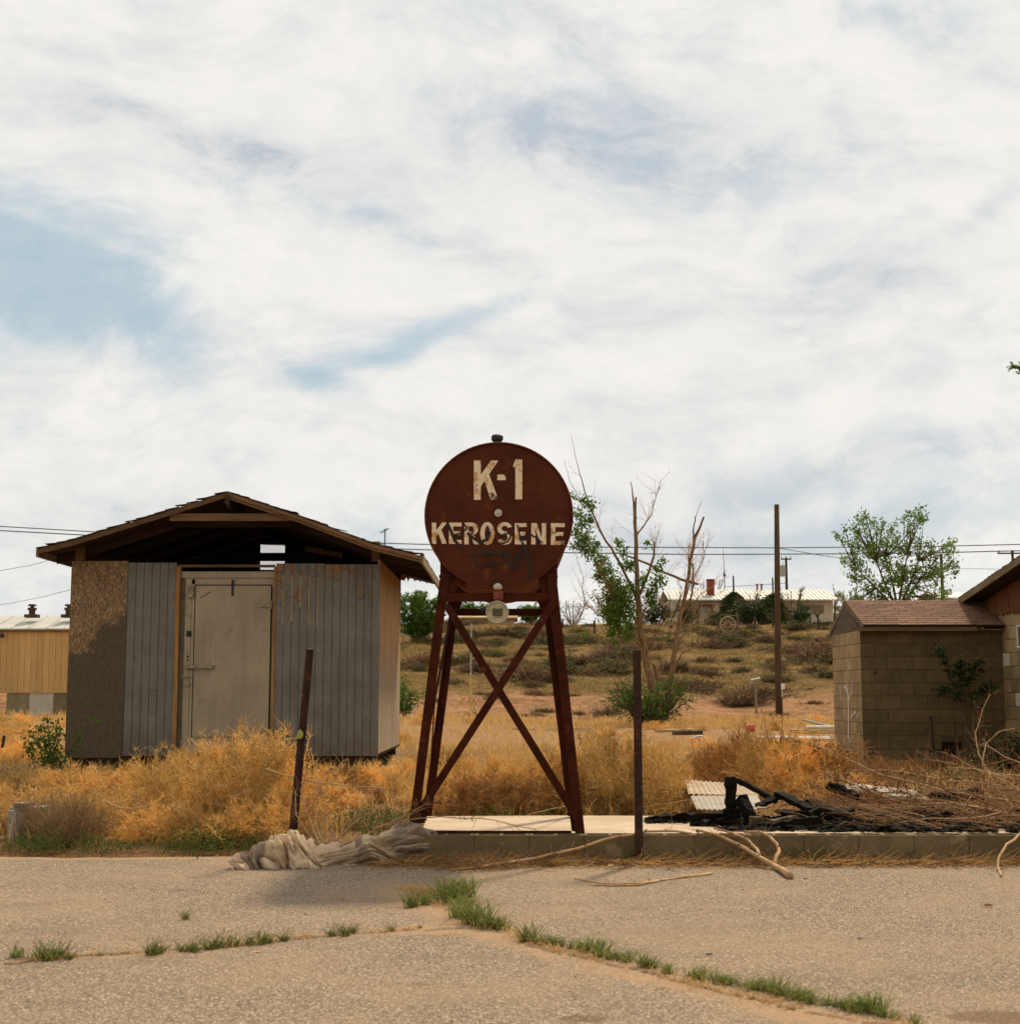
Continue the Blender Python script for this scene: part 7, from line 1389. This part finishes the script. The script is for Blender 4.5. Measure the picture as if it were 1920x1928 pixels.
branch('fallen_branch', [([(1885,1650,10.4),(1878,1632,10.5),(1880,1615,10.6),(1895,1590,10.8),(1920,1570,11.0),(1980,1545,11.2)], .010, .009)], 'pale hooped branch reaching down to the asphalt at the far right', 0, 16)
branch('fallen_branch', [([(200,1510,11.6),(225,1522,11.6),(250,1524,11.6),(280,1517,11.6)], .008, .004), ([(250,1524,11.6),(262,1510,11.6),(258,1498,11.6)], .006, .003)], 'small pale forked stick caught in the left tumbleweeds', 0, 8)
# brush pile at the right: each cut branch its own
bp = [([(2010,1520,12.5),(1900,1508,12.8),(1780,1490,13.2),(1660,1460,13.6),(1560,1412,14.0),(1530,1405,14.2)], .013, .004),
 ([(1990,1560,12.0),(1860,1524,12.3),(1790,1512,12.6),(1740,1515,12.8),(1700,1485,13)], .016, .006), ([(1980,1500,13),(1880,1480,13.3),(1780,1470,13.6),(1690,1452,14),(1600,1450,14.2)], .012, .004),
 ([(1950,1610,11.6),(1860,1560,11.8),(1800,1540,12),(1760,1565,12.1)], .009, .004), ([(1990,1540,12),(1900,1535,12),(1840,1548,12),(1802,1570,12)], .012, .007),
 ([(1970,1480,14),(1880,1460,14.3),(1800,1440,14.6),(1740,1430,15)], .010, .003), ([(1870,1470,14),(1842,1420,14.2),(1836,1380,14.4),(1850,1335,14.5),(1864,1308,14.5)], .010, .004),
 ([(1880,1500,13.6),(1850,1440,13.8),(1856,1400,14),(1880,1378,14.1),(1910,1372,14.2)], .009, .003), ([(1985,1590,11.8),(1900,1560,12),(1820,1540,12.2),(1690,1535,12.6),(1640,1520,12.8)], .009, .003),
 ([(1960,1450,15),(1900,1430,15),(1830,1445,15),(1770,1470,15)], .009, .003), ([(1740,1500,13.5),(1690,1492,13.6),(1640,1495,13.7),(1570,1500,13.8)], .008, .004), ([(1720,1520,12.9),(1650,1495,13.2),(1590,1470,13.5),(1555,1462,13.7)], .010, .004),
 ([(1960,1520,13.2),(1890,1470,13.4),(1850,1455,13.5),(1790,1420,13.7)], .009, .003), ([(2000,1500,14),(1930,1440,14.3),(1890,1425,14.5),(1850,1400,14.8)], .008, .003), ([(1930,1560,12.4),(1850,1545,12.6),(1780,1555,12.7),(1700,1560,12.8)], .007, .003), ([(1620,1545,12.4),(1590,1520,12.6),(1560,1515,12.9)], .007, .003),
 ([(1900,1530,13),(1820,1500,13.2),(1760,1480,13.4),(1650,1440,13.8),(1600,1400,14.2)], .008, .003), ([(1990,1570,12.4),(1920,1520,12.8),(1880,1490,13.1),(1860,1450,13.3)], .008, .003)]
bl = ['longest cut branch slanting across the brush pile towards the tumbleweeds', 'thick pale branch curving through the lower brush pile', 'straight cut branch along the top of the brush pile', 'thin cut branch arching low beside the kerb end of the brush pile', 'pale branch end hooping over the dark gap in the brush pile', 'thin dry branch at the back of the brush pile', 'tall whip curving up in front of the outbuilding wall opening', 'hooked whip bending right over the brush pile', 'low reddish branch across the front of the brush pile', 'thin branch farthest back in the brush pile by the dark bush', 'leafy dead branch lying over the pale metal sheet', 'brown leafy branch end by the charred timber', 'steep dry branch in the right half of the brush pile', 'pale steep twig at the right edge of the brush pile', 'low leafy branch just above the kerb right of the charred timber', 'short leafy branch beside the charred heap', 'long thin branch with its tip against the outbuilding corner', 'steep thin branch near the right end of the brush pile']
for (pl, r0, r1), lb in zip(bp, bl): wh = 'whip' in lb or 'steep' in lb; branch('cut_branch', [(pl, r0*.85, r1*.85)], lb, 10 if wh else 260, 22 if wh else 80, 'dry_branch' if r0 > .0095 or wh else 'brown_branch', 'cut branches of the brush pile', tw=.26)
S = Strands(); n_ = 1150; x = rng.uniform(2.7, 6.9, n_); y = rng.uniform(11.25, 14.5, n_); a = rng.uniform(2.3, 3.9, n_)
h_ = np.interp(x, [3, 3.6, 4.5, 6.9], [.05, .12, .22, .5])*np.exp(-((y-12.9)/1.3)**2)
p = grow(S, np.stack([x, y, .18+rng.uniform(0, 1, n_)*h_], 1), np.stack([np.cos(a), np.sin(a)*.7, rng.normal(size=n_)*.2+.05], 1), rng.uniform(.2, .8, n_), 6, .0035, wig=.12, droop=.01)
q, t = pick(p, 2600, .2, 1); p2 = grow(S, q, t+rng.normal(size=(2600, 3))*.6, rng.uniform(.05, .2, 2600), 4, .002, wig=.2)
bt = root('brush_pile', (5, 12.9, .18), 'heap of tangled dry reddish twigs with dead leaves behind the right kerb', 'brush pile'); S.build('twigs', M['brown_branch'], bt, world=True)
S = Strands(); q, t = pick(p2, 7500, .1, 1); S.leaves(q, rng.uniform(.015, .036, 7500), .5); S.build('dead_leaves', M['dead_leaf'], bt, world=True)
put_tumble(1690, 1560, 11.75, .46, 'right', .8); put_tumble(1655, 1560, 11.9, .42, 'right', .8); put_tumble(1725, 1560, 11.9, .44, 'right', .75); put_tumble(1640, 1560, 12.8, .4, 'right', .8)

S = Strands(); n_ = 110; x = rng.uniform(3.2, 7.0, n_); y = rng.uniform(11.6, 14.6, n_); a = rng.uniform(2.0, 4.2, n_); h_ = np.interp(x, [3, 3.6, 4.5, 6.9], [.05, .14, .28, .6])*np.exp(-((y-12.9)/1.4)**2)
grow(S, np.stack([x, y, .18+rng.uniform(.3, 1.1, n_)*h_], 1), np.stack([np.cos(a), np.sin(a)*.8, rng.normal(size=n_)*.35+.1], 1), rng.uniform(.2, 1.0, n_), 8, .0045, wig=.16, droop=.012)
S.build('pale_twigs', M['dry_branch'], bt, world=True)
for px, Y, sc_ in ((1610, 14.2, .5), (1680, 14.6, .5), (1760, 14.8, .55), (1580, 12.6, .38), (1850, 15, .6), (1640, 13.6, .45), (1720, 13.6, .45), (1790, 13.2, .42), (1880, 13.8, .5), (1560, 15.2, .7), (1620, 15.4, .7)): put_tumble(px, 1500, Y, sc_, 'right', .8)
# ---------------------------------------------------------------- burned timber and scrap on the slab
def beam(a, c_, w_, h_, lab, mat='char', name='charred_beam', cat='beam', seg=9, jit=.006, end=None):
    a = Vector(a); c_ = Vector(c_); b = MB(); pts = [a.lerp(c_, i/seg) for i in range(seg+1)]; t = (c_-a).normalized(); up_ = Vector((0,0,1)) if abs(t.z) < .8 else Vector((0,1,0)); s_ = t.cross(up_).normalized(); u_ = s_.cross(t)
    for p_ in pts:
        k = random.uniform(.88, 1.05)
        for i, j in ((-1,-1),(1,-1),(1,1),(-1,1)): b.v.append(tuple(p_+s_*(i*w_/2*k)+u_*(j*h_/2*k)+Vector([random.uniform(-jit, jit) for _ in range(3)]))); b.tone.append(.5)
    for i in range(seg):
        for k in range(4): b.f.append((4*i+k, 4*i+(k+1) % 4, 4*i+4+(k+1) % 4, 4*i+4+k))
    b.f.append((3,2,1,0)); b.f.append((4*seg, 4*seg+1, 4*seg+2, 4*seg+3)); o = b.build(name, M[mat], None, tuple((a+c_)/2)); tag(o, lab, cat, 'burned timbers on the slab' if mat == 'char' else None); return o
zc = .2
beam(P(1376,1538,12.0), P(1375,1462,12.0), .088, .085, 'upright charred post stub standing tallest in the burned heap')
beam(P(1362,1540,11.95), P(1392,1537,11.95), .09, .13, 'short charred block at the foot of the burned upright')
beam(P(1394,1502,11.9), P(1418,1552,11.75), .075, .09, 'slanting charred stump just right of the burned upright')
beam(P(1415,1550,11.7), P(1434,1550,11.75), .06, .10, 'half burned pale block end in the burned heap', 'char_end', 'burned_block', 'block')
beam(P(1388,1470,12.9), P(1462,1508,12.6), .04, .045, 'long thin charred rafter slanting down to the right')
beam(P(1466,1494,12.5), P(1528,1526,12.1), .10, .035, 'charred board forming the right slope of the small gable')
beam(P(1474,1496,12.5), P(1428,1518,12.4), .10, .03, 'charred board forming the left slope of the small gable')
beam(P(1222,1540,12.3), P(1380,1535,12.2), .14, .05, 'long flat charred timber lying along the slab left of the heap', jit=.02, seg=14)
beam(P(1300,1552,11.85), P(1420,1550,11.8), .10, .05, 'flat charred scrap nearest the kerb', jit=.02, seg=12)
beam(P(1560,1478,13.6), P(1612,1500,13.2), .06, .06, 'charred timber end poking out beyond the gable boards', jit=.015)
beam(P(1430,1560,11.6), P(1545,1545,11.7), .06, .07, 'dark charred timber lying just behind the kerb', jit=.01, seg=9)
beam(P(1480,1535,12.0), P(1600,1530,12.2), .16, .07, 'broad charred timber under the brush pile edge', jit=.02, seg=9)
beam(P(1750,1505,13.2), P(1850,1495,13.2), .10, .09, 'charred timber half buried in the brush pile', jit=.02, seg=9)
beam(P(1600,1562,11.6), P(1700,1560,11.6), .2, .05, 'charred plank in shadow behind the right kerb', jit=.015, seg=9)
beam(P(1640,1535,12.6), P(1760,1528,12.8), .12, .07, 'charred plank showing black between the twigs of the brush pile', jit=.015, seg=9)
beam(P(1720,1552,12.0), P(1800,1530,12.4), .07, .08, 'short tilted charred stump inside the brush pile', jit=.015, seg=6)
beam(P(1520,1510,12.9), P(1570,1530,12.4), .05, .05, 'thin charred stick right of the small burned gable', jit=.01, seg=6)
beam(P(1452,1548,11.75), P(1500,1538,11.9), .05, .03, 'half burned brown stick lying on the black rubble', 'char_end', 'burned_stick', 'stick', jit=.006)
b = MB(); r2 = random.Random(4)
def crumbs(cx0, cx1, cy0, cy1, n_, s0, s1):
    for _ in range(n_):
        x_, y_ = r2.uniform(cx0, cx1), r2.uniform(cy0, cy1); s_ = r2.uniform(s0, s1); o_ = Vector((x_, y_, .186+s_*.2)); b.add([o_+Vector((r2.uniform(-1,1)*s_*1.6, r2.uniform(-1,1)*s_, r2.uniform(-.2,.6)*s_)) for _ in range(6)], [(0,1,2),(0,2,3),(0,3,4),(0,4,5),(1,3,2),(2,4,3),(5,4,1),(1,0,5)])
crumbs(1.1, 2.0, 12.0, 12.45, 500, .008, .035); crumbs(1.6, 3.6, 11.35, 12.6, 3000, .008, .045); crumbs(2.3, 6.5, 11.22, 13.2, 4200, .010, .05)
tag(b.build('burned_rubble', M['char'], None, (0,0,0)), 'black burned rubble and ash heaped on the slab', 'rubble', kind='stuff')
def sheet(pl, th, mat, lab, name='metal_sheet', cat='metal sheet', ribs=0):
    pts = [P(*q_) for q_ in pl]; c0 = sum(pts, Vector())/len(pts); b = MB()
    if ribs:
        a, c_, d_, e_ = pts; n_ = ribs*2
        for i in range(n_):
            t0, t1 = i/n_, (i+1)/n_; z0, z1 = (.012 if i % 2 else 0), (0 if i % 2 else .012)
            q0, q1, q2, q3 = a.lerp(c_, t0), a.lerp(c_, t1), e_.lerp(d_, t1), e_.lerp(d_, t0); f = [q0+Vector((0,0,z0)), q1+Vector((0,0,z1)), q2+Vector((0,0,z1)), q3+Vector((0,0,z0))]; b.hexa([p_-Vector((0,0,th)) for p_ in f]+f)
    else: b.hexa([p_-Vector((0,0,th)) for p_ in pts]+pts)
    return tag(b.build(name, M[mat], None, tuple(c0)), lab, cat)
sheet([(1312,1525,12.5),(1398,1527,12.45),(1388,1500,13.4),(1300,1500,13.4)], .004, 'sheet_white', 'pale ribbed metal sheet lying left of the burned upright', ribs=9)
sheet([(1296,1496,13.5),(1445,1500,13.3),(1410,1478,14.6),(1290,1470,14.8)], .006, 'sheet', 'brownish metal sheet behind the pale ribbed one', ribs=14)
sheet([(1378,1522,12.6),(1440,1524,12.5),(1425,1498,13.3),(1390,1498,13.3)], .004, 'sheet_white', 'small bright sheet showing right of the burned upright')
sheet([(1565,1488,14.2),(1752,1506,13.2),(1720,1488,14.2),(1600,1474,15.0)], .006, 'sheet_white', 'pale metal sheet under the dead leafy branches of the brush pile')
sheet([(1425,1521,12.3),(1445,1521,12.3),(1437,1515,12.5),(1425,1515,12.5)], .012, 'board', 'little pale wood scrap on the burned heap', 'wood_scrap', 'scrap')
# scrap lying out in the field
YB_ = 27
beam(P(1236,1377,30), P(1322,1374.5,30.4), .18, .05, 'long grey board lying in the grass left of the bare pole', 'board', 'scrap_board', 'board', jit=.004)
beam(P(1268,1381,29.2), P(1320,1379.5,29.4), .15, .08, 'shorter darker board under the long grey one', 'bark_dark', 'scrap_board', 'board', jit=.004)
sheet([(1424,1388.5,26.2),(1568,1392,26.0),(1560,1386,27.2),(1424,1384.5,27.4)], .02, 'sheet_white', 'white sheet lying flat in the grass left of the block outbuilding', 'white_sheet', 'sheet')
b = MB(); b.tube([P(1511,1355,29.5), P(1545,1364,29), P(1585,1374,28.5)], .022, 8); tag(b.build('metal_pipe', M['grey_metal'], None, tuple(P(1545,1364,29))), 'thin grey pipe slanting down behind the block outbuilding corner', 'pipe')
b = MB(); b.tube([P(1518,1370,28.4), P(1590,1370,28.2)], .035, 10); tag(b.build('metal_pipe', M['white_pipe'], None, tuple(P(1550,1370,28.3))), 'thicker white pipe lying beside the block outbuilding corner', 'pipe')
for py, lb in ((1376, 'upper of two thin grey slats in the grass beside the outbuilding'), (1380, 'lower of two thin grey slats in the grass beside the outbuilding')): beam(P(1488,py,27.5), P(1580,py+.5,27.3), .05, .02, lb, 'board', 'slat', 'slat', jit=.002)
q = P(1412, 1372, 30); b = MB(); r_ = .11
b.tube([(q.x-.09,30,q.z),(q.x-.085,30,q.z),(q.x+.085,30,q.z+.02),(q.x+.09,30,q.z+.02)], [.04,.085,.085,.04], 12); tag(b.build('plastic_bucket', M['pink'], None, (q.x, 30, gz(q.x, 30))), 'faded red plastic container in the dry grass left of the bare pole', 'container')
b = MB(); pts = [P(1298,1392,20.5), P(1312,1387,20.5), P(1322,1386,20.5), P(1326,1392,20.5), P(1322,1399,20.5)]; b.tube(pts, .012, 6); tag(b.build('bent_hose', M['white_pipe'], None, tuple(pts[0])), 'bent white hose loop above the brown dry shrubs', 'hose')
# grey utility box half hidden in the left weeds
q = P(36, 1530, 12.5); z0 = gz(q.x, 12.5); o = root('utility_box', (q.x, 12.5, z0), 'small grey box with a pale lid half hidden in the weeds at the left edge', 'utility box')
zt2 = P(36, 1520, 12.5).z; b = MB(); b.box(q.x-.08, q.x+.20, 12.5, 12.7, z0-.05, zt2); b.build('body', M['grey_metal'], o, bevel=.006); b = MB(); x0, x1 = P(24,1512,12.45).x, P(50,1512,12.45).x; b.box(x0, x1, 12.46, 12.66, zt2+.001, zt2+.035); b.build('lid', M['steel'], o, bevel=.006)
b = MB(); x0 = P(22,1540,12.3).x; b.box(x0-.03, x0+.02, 12.3, 12.34, z0-.05, P(22,1527,12.3).z); b.build('side_plate', M['grey_metal'], o)
b = MB(); b.tube([P(4,1408,20), P(8,1385,20)], .02, 6); tag(b.build('stake', M['far_pole'], None, tuple(P(4,1408,20))), 'short dark stake in the dry grass at the left edge', 'stake')
# litter on the asphalt
def crumple(name, px, py, sx, sy, sz, mat, lab, cat, z=0.0, n_=14):
    q = G(px, py, z); b = MB(); vs_ = []
    for i in range(n_):
        a = 2*math.pi*i/n_; k = random.uniform(.7, 1.1); vs_.append(Vector((q.x+math.cos(a)*sx*k, q.y+math.sin(a)*sy*k, z+.002+random.uniform(0, sz*.4))))
    mid = [Vector(((v.x+q.x)/2+random.uniform(-.2,.2)*sx, (v.y+q.y)/2, z+.002+sz*random.uniform(.4, 1))) for v in vs_]; top = Vector((q.x, q.y, z+sz*.6))
    b.add(vs_+mid+[top], [(i, (i+1) % n_, n_+(i+1) % n_, n_+i) for i in range(n_)]+[(n_+i, n_+(i+1) % n_, 2*n_) for i in range(n_)]+[tuple(reversed(range(n_)))]); return tag(b.build(name, M[mat], None, tuple(q)), lab, cat)
crumple('paper_scrap', 1098, 1625, .065, .03, .02, 'litter_white', 'crumpled pale green paper scrap on the litter below the kerb', 'litter')
crumple('paper_scrap', 1150, 1632, .02, .012, .012, 'litter_white', 'tiny white scrap beside the litter under the fence post', 'litter')
crumple('stone', 1164, 1621, .028, .02, .03, 'kerb_top', 'small round tan stone beside the foot of the square post', 'stone')
crumple('bark_piece', 1552, 1634, .13, .025, .022, 'bark', 'flat strip of rusty brown bark on the asphalt edge at the right', 'bark')
crumple('wood_chip', 1861, 1708, .035, .012, .018, 'trim', 'orange brown wood chip lying on the asphalt at the right', 'wood chip')
crumple('asphalt_flake', 1618, 1769, .018, .006, .008, 'black', 'black flat fragment on the asphalt right of the crack', 'fragment'); crumple('asphalt_flake', 1335, 1799, .022, .007, .008, 'black', 'black fragment just above the diagonal crack', 'fragment'); crumple('asphalt_flake', 1515, 1656, .014, .006, .008, 'black', 'black chip on the asphalt near the forked branch', 'fragment')
crumple('wood_chip', 653, 1659, .02, .005, .006, 'dry_branch', 'pale splinter on the asphalt below the blanket', 'wood chip'); crumple('wood_chip', 1245, 1863, .03, .006, .006, 'dry_branch', 'pale thin splinter below the diagonal crack', 'wood chip')
crumple('white_chip', 1586, 1735, .010, .007, .008, 'litter_white', 'tiny white chip on the asphalt at the right', 'litter'); crumple('white_chip', 1706, 1715, .007, .006, .006, 'litter_white', 'tiny bluish white chip near the wood chip', 'litter')
b = MB(); q0, q1 = G(1012, 1780, 0), G(1052, 1777, 0); b.tube([q0+Vector((0,0,.006)), q1+Vector((0,0,.012))], .005, 6); tag(b.build('red_straw', M['pink'], None, tuple(q0)), 'faded red straw lying beside the start of the diagonal grass line', 'straw')
for px, py, Y, s_, lb in ((1100,1418,16.5,.05,'white plastic scrap caught in the tumbleweeds right of the tank leg'),(1108,1430,16.2,.035,'smaller white scrap below the one caught in the tumbleweeds')):
    q = P(px, py, Y); b = MB(); b.add([q+Vector((random.uniform(-1,1)*s_, random.uniform(-1,1)*s_, random.uniform(-1,1)*s_)) for _ in range(6)], [(0,1,2),(0,2,3),(0,3,4),(0,4,5),(1,3,2),(2,4,3),(5,4,1),(1,0,5)]); tag(b.build('plastic_scrap', M['litter_white'], None, tuple(q)), lb, 'litter')
crumple('black_cinder', 1303, 1626, .02, .012, .02, 'black', 'black cinder in the litter between post and forked branch', 'fragment')
